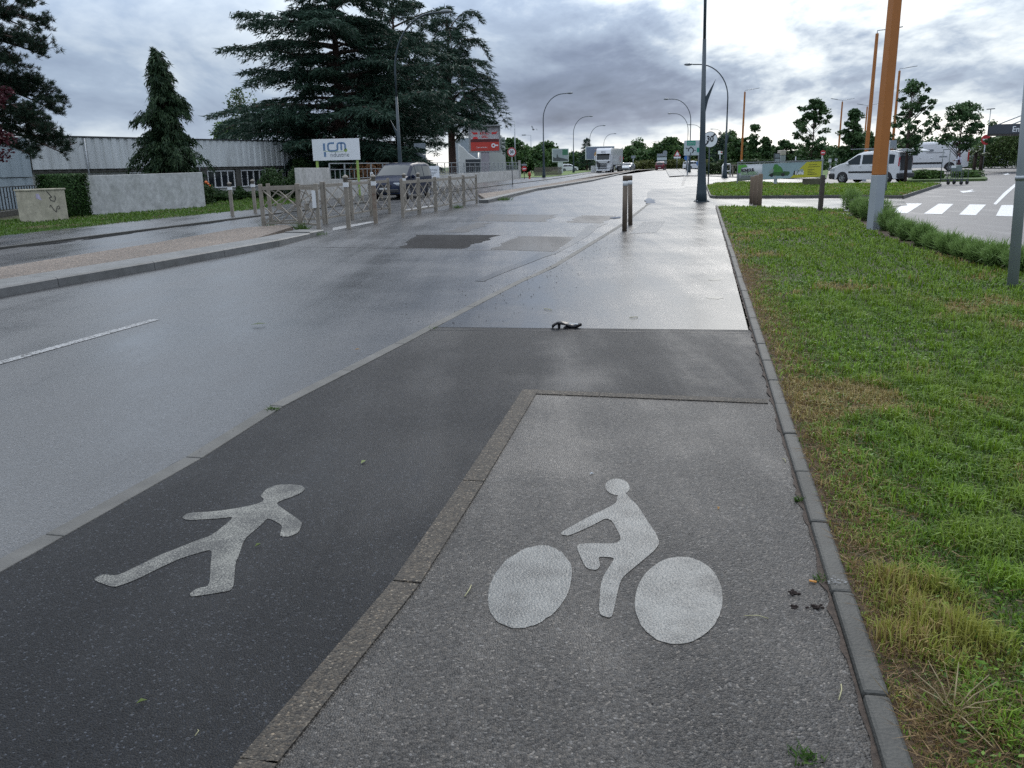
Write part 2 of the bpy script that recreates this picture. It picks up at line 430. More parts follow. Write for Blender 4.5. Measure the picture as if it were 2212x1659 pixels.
# far carriageway, with the bus-side footway beyond
farR = [G(0, 595)-Vector((.25, .97, 0))*22, G(0, 595), G(325, 540), G(520, 503), G(617, 496), G(1033, 421), G(1161, 404), G(1226, 392), G(1306, 376), gx(1345, 150), gx(1380, 172), gx(1417, 172)]
farL = [G(0, 538)-Vector((.25, .97, 0))*24, G(0, 538), G(514, 473), G(1106, 397.6), G(1186, 388), G(1226, 382), G(1287, 373), gx(1330, 172)]
plane_thing('far_road', farR + farL[::-1], -.004, A_FAR)
footL = [G(0, 512)-Vector((.25, .97, 0))*22, G(0, 512), G(357, 472), G(553, 453), G(651, 437), G(1033, 394), G(1122, 385.5), G(1186, 383), G(1226, 378.5), G(1275, 371), gx(1310, 172)]
plane_thing('footpath', [p+Vector((.02, 0, 0)) for p in farL] + footL[::-1], .03, A_FAR)
fk = MB()
for a, b in zip(farL[:-1], farL[1:]): fk.bar((a.x, a.y, 0.0), (b.x, b.y, 0.0), .14, .09)
struct(fk.build('footpath_kerb', C_KERB))
# pavement: dark new asphalt, wet older asphalt, aggregate cycle slab
RK = PG((1896, 1652), (1786, 1267), (1705, 1005), (1666, 869), (1607, 668), (1582, 581), (1545, 445))
def line_at(pts, y):
    for a, b in zip(pts[:-1], pts[1:]):
        if (a.y-y)*(b.y-y) <= 0: return a + (b-a)*((y-a.y)/(b.y-a.y))
    a, b = (pts[0], pts[1]) if y < pts[0].y else (pts[-2], pts[-1])
    return a + (b-a)*((y-a.y)/(b.y-a.y))
RKdir = (RK[-1]-RK[0]).normalized(); RKn = Vector((RKdir.y, -RKdir.x, 0))
def rk(y):                      # straight kerb line fitted to the photograph
    return RK[0] + RKdir*((y-RK[0].y)/RKdir.y)
KW = .098                        # road-side kerb width
PZ = .020
jl, jr = G(921, 711), G(1617, 718)
cyc = [G(520, 1659), G(850, 1270), G(1000, 1050), G(1130, 850), G(1665, 872)]
cd0 = (cyc[1]-cyc[0]).normalized()
cyc_back = cyc[0] - Vector((.12, 1, 0)).normalized()*3.6
offk = lambda p: p + Vector((KW*.97, -KW*.25, 0))
inner = [offk(near0), offk(k0), offk(KR[1]), offk(KR[2])]
sl_pts = inner + [offk(jl), jr, rk(jr.y), rk(5.15), cyc[4], cyc[3], cyc[2], cyc[1], cyc[0], cyc_back]
pv = plane_thing('pavement', sl_pts, PZ, A_DARK)
sw_pts = [offk(jl)+Vector((0, .012, 0)), offk(KR[4]), offk(KR[5]), offk(KR[6]), G(1399, 440.5), G(1398, 416), G(1409, 409), G(1472, 408), G(1482, 404), G(1527, 404), G(1535, 429), rk(29), rk(20), jr+Vector((0, .012, 0))]
pw = plane_thing('pavement', sw_pts, PZ, A_WET)
plane_thing('path', [rk(28.7)+Vector((-.2, 0, 0)), G(1700, 450), G(1840, 454), gx(1960, 27.), G(1949, 430), G(1826, 429), G(1548, 430), G(1534, 428)], .012, A_WET)
slab_pts = [cyc_back, cyc[0], cyc[1], cyc[2], cyc[3], cyc[4], rk(5.15), rk(-2)]
cy = plane_thing('cycle_path', slab_pts, PZ+.004, A_SLAB)
# washed-gravel border stones of the cycle slab (left and far edge)
brd = group_empty('cycle_path_border')
BW = .105
def inset(p, q, w, side):        # strip from p to q with width w to one side
    dd = (q-p).normalized(); nn = Vector((dd.y, -dd.x, 0))*side
    return nn*w
bl = [cyc_back, cyc[0], cyc[1], cyc[2], cyc[3]]
segs = [(cyc_back, cyc[0]-cd0*.0), (cyc[0], cyc[1]+(cyc[2]-cyc[1])*.0), (cyc[1], cyc[2]), (cyc[2], cyc[3])]
for a, b in segs:
    w = inset(a, b, BW, 1); e = (b-a).normalized()*.004
    MB().slab([a+e, b-e, b-e+w, a+e+w], PZ-.03, PZ+.011).build('border_stone', A_BORD, brd)
tl, trt = cyc[3], cyc[4]
mid = tl+(trt-tl)*.33
for a, b in ((tl+(trt-tl).normalized()*.06, mid), (mid, trt+(trt-tl).normalized()*-.02)):
    w = inset(a, b, BW*.9, 1); e = (b-a).normalized()*.004
    MB().slab([a+e, b-e, b-e+w, a+e+w], PZ-.03, PZ+.010).build('border_stone', A_BORD, brd)
# flush kerb between road and pavement, metre stones
kb = group_empty('road_kerb'); rnd = random.Random(4)
pl = [near0] + KR
L = 0.0; pos = 0.0
def poly_at(pts, s):
    for a, b in zip(pts[:-1], pts[1:]):
        l = (b-a).length
        if s <= l: return a+(b-a)*(s/l), (b-a)/l
        s -= l
    return pts[-1], (pts[-1]-pts[-2]).normalized()
tot = sum((b-a).length for a, b in zip(pl[:-1], pl[1:]))
s = 9.0
while s < tot:
    e = min(s+1.0, tot)
    a, da = poly_at(pl, s+.003); b, db = poly_at(pl, e-.003)
    na = Vector((da.y, -da.x, 0))*KW; nb = Vector((db.y, -db.x, 0))*KW
    hz_ = .026+rnd.uniform(-.002, .002)
    MB().slab([a, b, b+nb, a+na], -.1, hz_).build('kerb_stone', C_PALE, kb, bevel=.006)
    s = e
# raised grass kerb, 60 cm stones
gk = group_empty('grass_kerb'); y = 0.9; GW = .072
while y < 28.6:
    y2 = y+.585; a, b = rk(y+.003), rk(y2-.003)
    zt = .047+rnd.uniform(-.003, .003); sh = RKn*rnd.uniform(-.003, .003)
    MB().slab([a+sh, b+sh, b+sh+RKn*GW, a+sh+RKn*GW], -.1, zt).build('kerb_stone', C_KERB, gk, bevel=.012)
    y = y2
# moss and rusty grit caught at the foot of the lawn kerb, a smear of white paint on one stone
rs_ = random.Random(16); a_, b_ = [], []; yy_ = .7
while yy_ < 28: a_.append(rk(yy_)); b_.append(rk(yy_)-RKn*(.008+.022*rs_.random()**2)); yy_ += .06
MB().add([(p.x, p.y, PZ+.008) for p in a_+b_], [(i, len(a_)+i, len(a_)+i+1, i+1) for i in range(len(a_)-1)]).build('kerb_grit', mat('rusty kerb grit', (.055, .040, .030), .95, var=.5, vs=40, bump=.01, bs=120), gk, fix=False)
rs_ = random.Random(3); sm = MB(); c_ = G(1806, 1256, .051)
for i in range(26):
    x_, y_ = rs_.gauss(0, .016), rs_.gauss(0, .012); r_ = rs_.uniform(.002, .006); n_ = 6
    sm.add([(c_.x+x_+r_*math.cos(q*6.28/n_), c_.y+y_+.5*r_*math.sin(q*6.28/n_), .0515+.00005*i) for q in range(n_)], [tuple(range(n_))])
sm.build('paint_smear', mat('white chalky smear', (.20, .205, .205), .8, var=.3, vs=60), gk, fix=False)
# median: kerb stones round a washed gravel filling
mk = group_empty('median_kerb')
mb = [G(0, 642)-Vector((.25, .97, 0))*9, G(0, 642), G(325, 584), G(601, 532), G(702, 506)]
mtot = sum((b-a).length for a, b in zip(mb[:-1], mb[1:])); s = 0.
while s < mtot-.05:
    e = min(s+2.0, mtot)
    if mtot-e < .5: e = mtot
    a, da = poly_at(mb, s+.006); b, db = poly_at(mb, e-.006)
    na = Vector((-da.y, da.x, 0)); nb = Vector((-db.y, db.x, 0))
    k = MB(); w = .62; z1 = .13 if e < mtot-2 else .11; z0 = .13
    vs = []
    for p, nn, zz in ((a, na, z0), (b, nb, z1)):
        vs += [p+Vector((0, 0, -.1)), p+Vector((0, 0, zz-.02))+nn*.01, p+nn*.04+Vector((0, 0, zz)), p+nn*w+Vector((0, 0, zz+.015)), p+nn*w+Vector((0, 0, -.1))]
    k.add(vs, [(0, 1, 6, 5), (1, 2, 7, 6), (2, 3, 8, 7), (3, 4, 9, 8), (0, 4, 3, 2, 1), (5, 6, 7, 8, 9), (4, 0, 5, 9)])
    k.build('kerb_stone', C_MED, mk)
    s = e
mfill = [p+Vector((-.60, .15, 0)) for p in mb[:-1]] + [G(634, 500)] + [G(617, 496), G(520, 503), G(325, 540), G(0, 595)] + [G(0, 595)-Vector((.25, .97, 0))*9]
struct(MB().slab(mfill, -.1, .128).build('median', A_MED))
m2f = [G(1054, 438.7), G(1161, 411.6), G(1186, 408), G(1279, 392), G(1327, 380.6), G(1346, 376), G(1382, 367.5), gx(1417, 165)]
m2b = [G(1033, 424), G(1161, 405), G(1226, 393.5), G(1306, 377.5), gx(1345, 150), gx(1400, 167)]
struct(MB().slab(m2f+m2b[::-1], -.1, .12).build('median', A_MED))
mk2 = group_empty('median_kerb')
for a, b in zip(m2f[:-1], m2f[1:]):
    l = (b-a).length; nst = max(1, int(l/4)); dd = (b-a).normalized(); nn = Vector((-dd.y, dd.x, 0))
    for i in range(nst):
        p, q = a+(b-a)*(i/nst)+dd*.01, a+(b-a)*((i+1)/nst)-dd*.01
        MB().slab([p-nn*.02, q-nn*.02, q+nn*.40, p+nn*.40], -.1, .137).build('kerb_stone', C_MED, mk2)
# car park, with its planted islands
park = [gx(1840, 12), G(2300, 655), G(2700, 560), Vector((70, 20, 0)), Vector((150, 60, 0)), Vector((150, 170, 0)), gx(1720, 170), gx(1700, 118), gx(1640, 96), gx(1760, 57.5), gx(1790, 52), gx(1965, 44.5), G(2036, 399), G(1949, 431), gx(1962, 27.0), G(1840, 454)]
plane_thing('car_park', [G(1846, 470), G(1900, 495), G(1990, 540), G(2110, 572), G(2230, 592), Vector((16, 8, 0)), Vector((40, 4, 0))] + park[3:], -.004, A_PARK)
gB = [G(1527, 405), G(1548, 400), G(1593, 393), gx(1700, 50), gx(1790, 47.5), G(1961, 399.5), G(2031, 402), G(1949, 429), G(1826, 428), G(1548, 429.5), G(1536, 428)]
struct(MB().slab(gB, -.1, .10).build('lawn', SOIL))
gBk = group_empty('lawn_kerb')
ring = gB[5:]+[gB[0], gB[1]]
for a, b in zip(ring[:-1], ring[1:]):
    l = (b-a).length; nst = max(1, int(l/1.0)); dd = (b-a).normalized(); nn = Vector((dd.y, -dd.x, 0))
    for i in range(nst):
        p, q = a+(b-a)*(i/nst)+dd*.004, a+(b-a)*((i+1)/nst)-dd*.004
        MB().slab([p-nn*.05, q-nn*.05, q+nn*.05, p+nn*.05], -.1, .118).build('kerb_stone', C_PALE, gBk)
gA = [rk(0.5)+RKn*GW, rk(28.4)+RKn*GW, G(1700, 451), G(1822, 455.5), G(1876, 499), G(1946, 530), G(2030, 556), G(2110, 580), G(2230, 600), Vector((15, 4.6, 0)), Vector((9, -1, 0))]
struct(MB().slab(gA, -.1, .035).build('lawn', SOIL))
struct(MB().slab([G(1818, 452), G(1846, 466), G(1905, 494), G(1995, 538), G(2112, 570), G(2230, 590), G(2230, 603), G(2110, 583), G(2030, 558), G(1946, 533), G(1876, 503), G(1820, 459)], -.1, .044).build('planting_bed', EARTH))
rs_ = random.Random(6); inn, outr = [], []
yy_ = .6
while yy_ < 27:
    inn.append(rk(yy_)+RKn*(GW-.01)); outr.append(rk(yy_)+RKn*(GW+.10+rs_.uniform(0, .16)+(.16 if yy_ < 3.2 else 0))); yy_ += .22
struct(MB().sheet(inn+outr[::-1], .0375).build('bare_soil', EARTH, fix=False))
# splitter island across the side street, and the pavement beyond
isl = [G(1439, 369), G(1446, 383), G(1478, 381), G(1461, 366.5)]
struct(MB().slab(isl, -.1, .10).build('traffic_island', A_WET))
struct(MB().slab([G(1479, 381), G(1520, 380.5), gx(1580, 78), gx(1640, 71), gx(1760, 63), gx(1780, 66), gx(1690, 82), gx(1600, 92), G(1500, 366), G(1462, 366)], -.1, .06).build('pavement', A_WET))
LAWN_FAR = mat('far mown grass', (.10, .155, .035), .95, var=.35, vs=.9, bump=.05, bs=5)
plane_thing('lawn', [gx(1505, 122), gx(1512, 100), gx(1600, 90), gx(1700, 80), gx(1785, 63), gx(1790, 112), gx(1640, 108), gx(1560, 130)], .085, LAWN_FAR)
plane_thing('lawn', [G(1125, 384.5), G(1186, 382.6), G(1226, 378), G(1275, 370.5), gx(1300, 190), gx(1100, 210), gx(1100, 122)], .04, LAWN_FAR)

# ------------------------------------------------------------------ painted markings
def mark(name, pts, z, m, parent, label): return MB().sheet(pts, z).build(name, m, parent, fix=False, label=label)
dl = G(345, 689)-G(0, 787); dd = dl.normalized(); nn = Vector((-dd.y, dd.x, 0))
road_o = bpy.data.objects['road']
a, b = G(0, 787), G(345, 691)
mark('lane_line', [a-dd*1.2-nn*.0, b, b+nn*.11, a-dd*1.2+nn*.11], .004, P_LINE, road_o, 'white dashed lane line on the wet road')
def Z4(sx0, sy0, k, pts): return [((sx0+x*k)*.553, (sy0+y*k)*.553) for x, y in pts]
def ragged(q, sd):
    r_3 = random.Random(sd); out = []
    for (x0, y0), (x1, y1) in zip(q, q[1:]+q[:1]):
        side_ = abs(y1-y0) > 30          # left and right edges are worn away, front and back are cut straight
        for i in range(9):
            t_ = i/9; out.append((x0+(x1-x0)*t_+(r_3.uniform(-28, 28) if side_ and i else 0), y0+(y1-y0)*t_))
    return [G(*p) for p in Z4(1300, 780, .5877, out)]
for q in ([(450, 322), (550, 233), (1120, 236), (860, 326)], [(1050, 332), (1230, 242), (1640, 249), (1480, 346)], [(930, 142), (1000, 97), (1500, 100), (1400, 148)], [(1560, 151), (1650, 104), (1890, 108), (1780, 157)], [(735, 216), (950, 153), (1065, 155), (880, 218)]):
    mark('crossing_square', ragged(q, 1), .0030, P_DARK if q[0][0] == 450 else A_MID, road_o, 'dark square of the chequered crossing')
for q in ([(-60, 316), (60, 228), (545, 233), (445, 322)], [(870, 326), (1130, 237), (1222, 242), (1040, 331)], [(640, 138), (780, 94), (990, 97), (920, 141)], [(1410, 148), (1510, 100), (1640, 104), (1550, 150)], [(1490, 346), (1650, 249), (1700, 250), (1560, 347)]):
    mark('crossing_square', ragged(q, 2), .0015, A_PALE, road_o, 'pale worn square of the chequered crossing')
for q in ([(0, 190), (250, 147), (290, 150), (0, 210)], [(470, 68), (640, 40), (720, 42), (560, 74)]):
    mark('crossing_bar', [G(*p) for p in Z4(1300, 780, .5877, q)], .012, P_LINE, bpy.data.objects['crossing_refuge'], 'white bar painted between the barriers')
for q in ([(870, 455), (1240, 1)],): pass
# pictograms
def outline(sx0, sy0, k, pts):
    for _ in range(2):               # corner cutting rounds the stencil
        pts = [q for a_, b_ in zip(pts, pts[1:]+pts[:1]) for q in ((a_[0]*.82+b_[0]*.18, a_[1]*.82+b_[1]*.18), (a_[0]*.18+b_[0]*.82, a_[1]*.18+b_[1]*.82))]
    return [G(*p, PZ) for p in Z4(sx0, sy0, k, pts)]
walker = [(270, 793), (345, 755), (435, 768), (600, 690), (700, 638), (860, 575), (960, 535), (1070, 497), (1225, 372), (1100, 388), (905, 397), (868, 383), (905, 348), (1090, 338), (1250, 315), (1370, 288), (1402, 275), (1415, 258), (1390, 235), (1430, 190), (1500, 162), (1590, 157), (1660, 165), (1690, 185), (1665, 215), (1600, 243), (1520, 270), (1495, 288), (1560, 335), (1640, 388), (1670, 415), (1645, 480), (1580, 508), (1525, 505), (1522, 488), (1538, 430), (1440, 380), (1400, 425), (1285, 520), (1245, 640), (1225, 680), (1212, 862), (1100, 882), (930, 908), (920, 885), (970, 850), (1052, 835), (1060, 690), (1070, 590), (960, 620), (850, 655), (720, 715), (560, 795), (480, 825), (415, 845)]
mark('walker_marking', outline(200, 1800, .5877, walker)[::-1], PZ+.0022, P_WALK, pv, 'worn white walking figure painted on the dark pavement')
def smooth_ell(cx, cy, a, b, rot, n=40):
    return [(cx+a*math.cos(q)*math.cos(rot)-b*math.sin(q)*math.sin(rot), cy+a*math.cos(q)*math.sin(rot)+b*math.sin(q)*math.cos(rot)) for q in [2*math.pi*i/n for i in range(n)]]
rj = random.Random(8)
def jag(pts, amt): return [(x+rj.uniform(-amt, amt), y+rj.uniform(-amt, amt)) for x, y in pts]
rider = [(1180, 262), (1240, 250), (1265, 285), (1330, 345), (1400, 460), (1470, 560), (1495, 630), (1450, 690), (1330, 790), (1215, 885), (1185, 960), (1140, 1180), (1110, 1192), (1035, 1165), (1050, 940), (1075, 870), (1120, 800), (1160, 738), (1030, 730), (1050, 800), (1020, 832), (960, 825), (930, 800), (865, 655), (900, 630), (1228, 632), (1120, 425), (960, 510), (810, 575), (755, 565), (752, 548), (850, 492), (1000, 410), (1100, 365), (1170, 325)]
k_ = .5199
cyp = cy
mark('bicycle_marking', outline(1800, 1800, k_, rider)[::-1], PZ+.0066, P_BIKE, cyp, 'white cyclist body painted on the cycle path')
mark('bicycle_marking', outline(1800, 1800, k_, smooth_ell(1177, 205, 92, 62, 0.1)), PZ+.0062, P_BIKE, cyp, 'white cyclist head painted on the cycle path')
mark('bicycle_marking', outline(1800, 1800, k_, jag(smooth_ell(520, 958, 355, 265, -.75, 60), 5)), PZ+.0062, P_BIKE, cyp, 'white front wheel disc painted on the cycle path')
mark('bicycle_marking', outline(1800, 1800, k_, jag(smooth_ell(1637, 1060, 322, 338, .8, 60), 3)), PZ+.0062, P_BIKE, cyp, 'white rear wheel disc painted on the cycle path')
carpark_o = bpy.data.objects['car_park']
for q in ([(930, 262), (1115, 262), (950, 368), (760, 362)], [(1290, 265), (1450, 268), (1325, 378), (1128, 373)], [(1625, 272), (1803, 275), (1690, 390), (1510, 384)], [(1970, 280), (2150, 280), (2090, 402), (1908, 397)], [(2330, 285), (2500, 287), (2480, 412), (2300, 406)]):
    mark('zebra_bar', [G(*p) for p in Z4(3200, 700, .3617, q)][::-1], .002, P_ZEBRA, carpark_o, 'white zebra bar across the car park lane')
mark('bay_line', [G(*p) for p in Z4(3200, 700, .3617, [(2170, 2), (2200, 8), (2030, 160), (1912, 275), (1880, 270), (1990, 150)])], .002, P_ZEBRA, carpark_o, 'bent white line in the car park lane')
mark('lane_arrow', [G(*p) for p in Z4(3200, 700, .3617, [(1515, 128), (1600, 124), (1650, 112), (1668, 118), (1632, 128), (1695, 131), (1550, 148)])], .002, P_ZEBRA, carpark_o, 'white arrow nearer the trolley')
mark('lane_arrow', [G(*p) for p in Z4(3500, 480, .226, [(1850, 885), (1900, 880), (1935, 865), (1950, 872), (1935, 884), (1985, 888), (1890, 902)])], .002, P_ZEBRA, carpark_o, 'small white arrow farther into the car park')
mark('bay_line', [G(*p) for p in Z4(3500, 480, .226, [(1440, 733), (1700, 725), (2160, 742), (2160, 748), (1700, 731), (1440, 741)])], .002, P_ZEBRA, carpark_o, 'long white edge line at the back of the car park')
for i in range(8):
    q0 = G(*Z4(2500, 550, .1025, [(1660+(-12*i if i > 1 else 0), 1390+i*42)])[0]); q1 = G(*Z4(2500, 550, .1025, [(1780-14*i, 1390+i*42)])[0])
    mark('cycle_dash', [q0, q1, q1-RD*.55, q0-RD*.55], PZ+.004, P_LINE if i == 0 else P_OLD, pw, None)
# standing water
pud = Z4(1300, 780, .5877, [(945, 542), (1100, 470), (1290, 400), (1370, 352), (1480, 346), (1610, 250), (1690, 175), (1760, 158), (1830, 158), (1760, 185), (1700, 240), (1600, 300), (1480, 360), (1400, 385), (1300, 425), (1130, 490), (1000, 545)])
STREAK = asphalt('damp gutter streak', .028, (1, 1.03, 1.08), .40, .27, (.35, .6), agg=120, speck=.05, spec=.45, blotch=.8)
mark('damp_streak', [G(*p) for p in pud], .0040, STREAK, road_o, 'smooth dark damp streak running along the kerb to the crossing')
TAR = mat('tar joint', (.012, .012, .013), .5, var=.2, vs=20)
def crack(pts, w, par, z, name='joint_line', label=None):
    k_2 = MB(); L_, R_2 = [], []; r_4 = random.Random(len(pts)*7+int(pts[0][0]))
    fine = []
    for (x0, y0), (x1, y1) in zip(pts[:-1], pts[1:]):
        for i in range(10): fine.append((x0+(x1-x0)*i/10, y0+(y1-y0)*i/10))
    fine.append(pts[-1]); g_ = [G(x, y, z) for x, y in fine]
    for i, p in enumerate(g_):
        d_ = (g_[min(i+1, len(g_)-1)]-g_[max(i-1, 0)]).normalized(); q = Vector((d_.y, -d_.x, 0)); ww = w*r_4.uniform(.4, 1.3); o_ = q*r_4.uniform(-.5, .5)*w; L_.append(p+o_-q*ww/2); R_2.append(p+o_+q*ww/2)
    n_ = len(L_); k_2.add(L_+R_2, [(i, i+1, n_+i+1, n_+i) for i in range(n_-1)]); return k_2.build(name, TAR, par, fix=False, label=label)
crack([(1208, 410), (1297, 411.5)], .10, road_o, .003); crack([(560, 532), (820, 536), (1090, 542)], .03, road_o, .003); crack([(1062, 465), (1215, 467), (1330, 468)], .03, road_o, .003)
crack([(930, 712.5), (1300, 715.5), (1615, 719)], .012, pv, PZ+.002)
crack([(395, 990), (210, 1100), (20, 1215)], .014, road_o, .002); crack([(860, 741), (1180, 582), (1335, 489)], .02, road_o, .002)
# tactile paving at the bollards: rows of studs
tq = [G(*p, PZ) for p in Z4(2400, 450, .3014, [(200, 1535), (540, 1525), (655, 1380), (370, 1390)])]
tp = MB(); tp.slab(tq, PZ-.02, PZ+.006)
for i in range(16):
    for j in range(14):
        u_, v_ = (i+.5)/16, (j+.5)/14
        p = (tq[0]*(1-u_)+tq[1]*u_)*(1-v_)+(tq[3]*(1-u_)+tq[2]*u_)*v_
        tp.box(p.x, p.y, PZ+.009, .03, .03, .008)
tp.build('tactile_panel', mat('pale tactile paving', (.22, .22, .215), .4), pw)

# ================================================================== BUILT THINGS
Zv = Vector((0, 0, 1))
RENDER = concrete('stained rendered wall', (.46, .46, .44), .9, 40, .45)
STEEL_G = MT('painted grey-blue steel', (.030, .047, .056), .45, .0, .1, 3, spec=.5)
GALV = MT('galvanised steel', (.33, .35, .36), .45, .6, .12, 5)
BEIGE_M = MT('weathered beige painted steel', (.225, .20, .16), .55, 0, .15, 7, grime=.4, gcol=(.13, .095, .07))
RUSTY = MT('rusting beige post', (.20, .165, .125), .75, 0, .3, 9, grime=.95, gcol=(.10, .042, .022))
WHITE_P = MT('white reflective band', (.62, .63, .62), .5, 0, .06, 6)
ORANGE = MT('orange lamp post paint', (.36, .128, .022), .5, 0, .08, 2)
GREYP = MT('light grey post paint', (.30, .33, .35), .5, 0, .07, 2)
DARKM = MT('dark metal', (.03, .033, .036), .5, 0, .1, 4)
WOODP = MT('weathered round wood', (.165, .122, .082), .85, 0, .35, 9, stretch=(1, 1, .12), bump=.01, bs=14)
SIGN_W = MT('white sign face', (.74, .76, .77), .4, 0, .03, 2)
SIGN_BACK = MT('grey sign back', (.24, .27, .29), .5, .2, .08, 2)
BLACKP = MT('black print', (.02, .021, .024), .5, 0, 0)
RED_P = MT('red sign print', (.42, .03, .035), .45, 0, .05, 3)
GREEN_P = MT('green sign print', (.02, .26, .17), .45, 0, .05, 3)
BLUE_P = MT('blue sign print', (.05, .16, .42), .45, 0, .05, 3)
GLASSD = MT('dark window glass', (.02, .024, .028), .06, 0, .1, 1, spec=.6)

# --- cabinet
c0, c1 = G(70, 481), G(149, 475); cu = (c1-c0).normalized(); cn = Vector((-cu.y, cu.x, 0))
cab = thing('electrical_cabinet', 'boxy beige concrete cabinet with dark scrawls and a pale sticker, on the left verge', 'cabinet', c0)
cw = (c1-c0).length; ch = zat(c0, 66, 409)
CABM = concrete('beige cabinet concrete', (.42, .385, .29), .85, 30, .4)
MB().prism([(0, 0), (cw, 0), (cw, .62), (0, .62)], (0, 0, 0), cu, cn, Zv, ch-.05).build('body', CABM, cab, bevel=.012)
MB().prism([(-.03, -.03), (cw+.03, -.03), (cw+.03, .66), (-.03, .66)], (0, 0, ch-.05), cu, cn, Zv, .05).build('lid', CABM, cab, bevel=.01)
def stroke(name, pts, w, o, u, v, nrm, m, parent, label=None):
    k = MB()
    for a, b in zip(pts[:-1], pts[1:]):
        a3 = Vector(o)+Vector(u)*a[0]+Vector(v)*a[1]; b3 = Vector(o)+Vector(u)*b[0]+Vector(v)*b[1]
        k.bar(a3, b3, w, .004, up=nrm)
    return k.build(name, m, parent, label=label)
GRAF = MT('faded dark spray paint', (.085, .08, .065), .8, 0, .3, 12)
fo = -cn*.002
stroke('graffiti', [(.50*cw, .93*ch), (.58*cw, .80*ch), (.62*cw, .74*ch), (.55*cw, .72*ch), (.58*cw, .64*ch), (.68*cw, .60*ch), (.72*cw, .70*ch), (.70*cw, .78*ch)], .035, fo, cu, Zv, cn, GRAF, cab)
stroke('graffiti', [(.52*cw, .42*ch), (.55*cw, .50*ch), (.62*cw, .36*ch), (.68*cw, .27*ch), (.73*cw, .44*ch), (.78*cw, .46*ch), (.80*cw, .38*ch), (.74*cw, .36*ch)], .03, fo, cu, Zv, cn, GRAF, cab)
MB().prism([(.2*cw, .72*ch), (.30*cw, .67*ch), (.34*cw, .66*ch), (.28*cw, .86*ch), (.2*cw, .86*ch)], -cn*.002, cu, Zv, -cn, .003).build('sticker', MT('torn lilac sticker', (.42, .38, .48), .7, 0, .3, 20), cab)

# --- rendered wall left
w0, w1 = G(176, 466), G(445, 446); wu = (w1-w0).normalized(); wn = Vector((-wu.y, wu.x, 0)); wl = (w1-w0).length
ww = thing('rendered_wall', 'long stained grey rendered garden wall in front of the factory', 'wall', w0)
MB().prism([(0, -.1), (wl, -.1), (wl, zat(w1, 437, 372)), (0, zat(w0, 182, 380))], (0, 0, 0), wu, Zv, wn, .2).build('wall_face', RENDER, ww, bevel=.015)

# --- factory
Apt = gx(20, 44.); Bpt = gx(443, 56.); fu = (Bpt-Apt).normalized(); fn = Vector((-fu.y, fu.x, 0))
fac = thing('factory_building', 'long low factory with grey ribbed metal fascia and a strip of barred windows', 'building', Apt)
FAS = mat('grey ribbed cladding', (.62, .645, .64), .6, .1, .10, 1.2, grime=.55, gcol=(.17, .17, .16), stretch=(1, 1, .18))
FASB = mat('blue-grey ribbed cladding', (.36, .42, .45), .6, .1, .10, 1.2, grime=.4, gcol=(.17, .18, .18), stretch=(1, 1, .18))
LF = 40.; x_in = 0.
def fac_s(px):                    # distance along the facade seen at column px
    q = ray(px, 350); q = Vector((q.x, q.y, 0)); o = Vector((Apt.x, Apt.y, 0))
    den = fu.x*q.y-fu.y*q.x
    return (-o.x*q.y + o.y*q.x)/den
def ribbed(s0, s1, z0, z1, pitch, depth, off=0.):
    k = MB(); s = s0
    while s < s1-.01:
        e = min(s+pitch, s1); q = (e-s)
        pr = [(s, 0), (s+q*.12, -depth), (s+q*.62, -depth), (s+q*.74, 0), (e, 0)]
        for (a, da), (b, db) in zip(pr[:-1], pr[1:]):
            k.add([fu*a+fn*(da+off)+Zv*z0, fu*b+fn*(db+off)+Zv*z0, fu*b+fn*(db+off)+Zv*z1, fu*a+fn*(da+off)+Zv*z1], [(0, 1, 2, 3)])
        s = e
    return k
sd = fac_s(62); zt = zat(Bpt, 443, 302.5); zb = 1.86
def fpt(s): return Apt+fu*s
ribbed(sd, LF, zb, zt, .55, .07, -.25).build('fascia', FAS, fac, fix=False)
ribbed(-14, sd-.05, zat(Apt, 20, 383), zt-.05, .62, .06, -.2).build('fascia', FASB, fac, fix=False, label='bluish left part of the fascia')
ribbed(-14, sd-.05, -.05, zat(Apt, 20, 383)-.04, .75, .05, -.15).build('gate_cladding', FASB, fac, fix=False)
k = MB(); k.prism([(-14, 0), (LF, 0), (LF, 14), (-14, 14)], (0, 0, -.05), fu, fn, Zv, zt-.12)
k.build('wall', RENDER, fac)
k = MB(); k.prism([(-14.2, -.36), (LF+.1, -.36), (LF+.1, 0), (-14.2, 0)], (0, 0, zt), fu, fn, Zv, .07); k.build('roof_edge', DARKM, fac)
k = MB(); k.prism([(sd, -.2), (LF, -.2), (LF, 0), (sd, 0)], (0, 0, zb-.16), fu, fn, Zv, .155); k.build('lintel', C_PALE, fac)
for i in range(5):
    s_p = sd+3.2+i*8.1; MB().tube([fpt(s_p)-Apt+fn*-.36+Zv*-.05, fpt(s_p)-Apt+fn*-.36+Zv*(zt-.05)], .045, 8).build('downpipe', GALV, fac)
FRW = MT('white window frame', (.72, .73, .73), .5, 0, .06, 3)
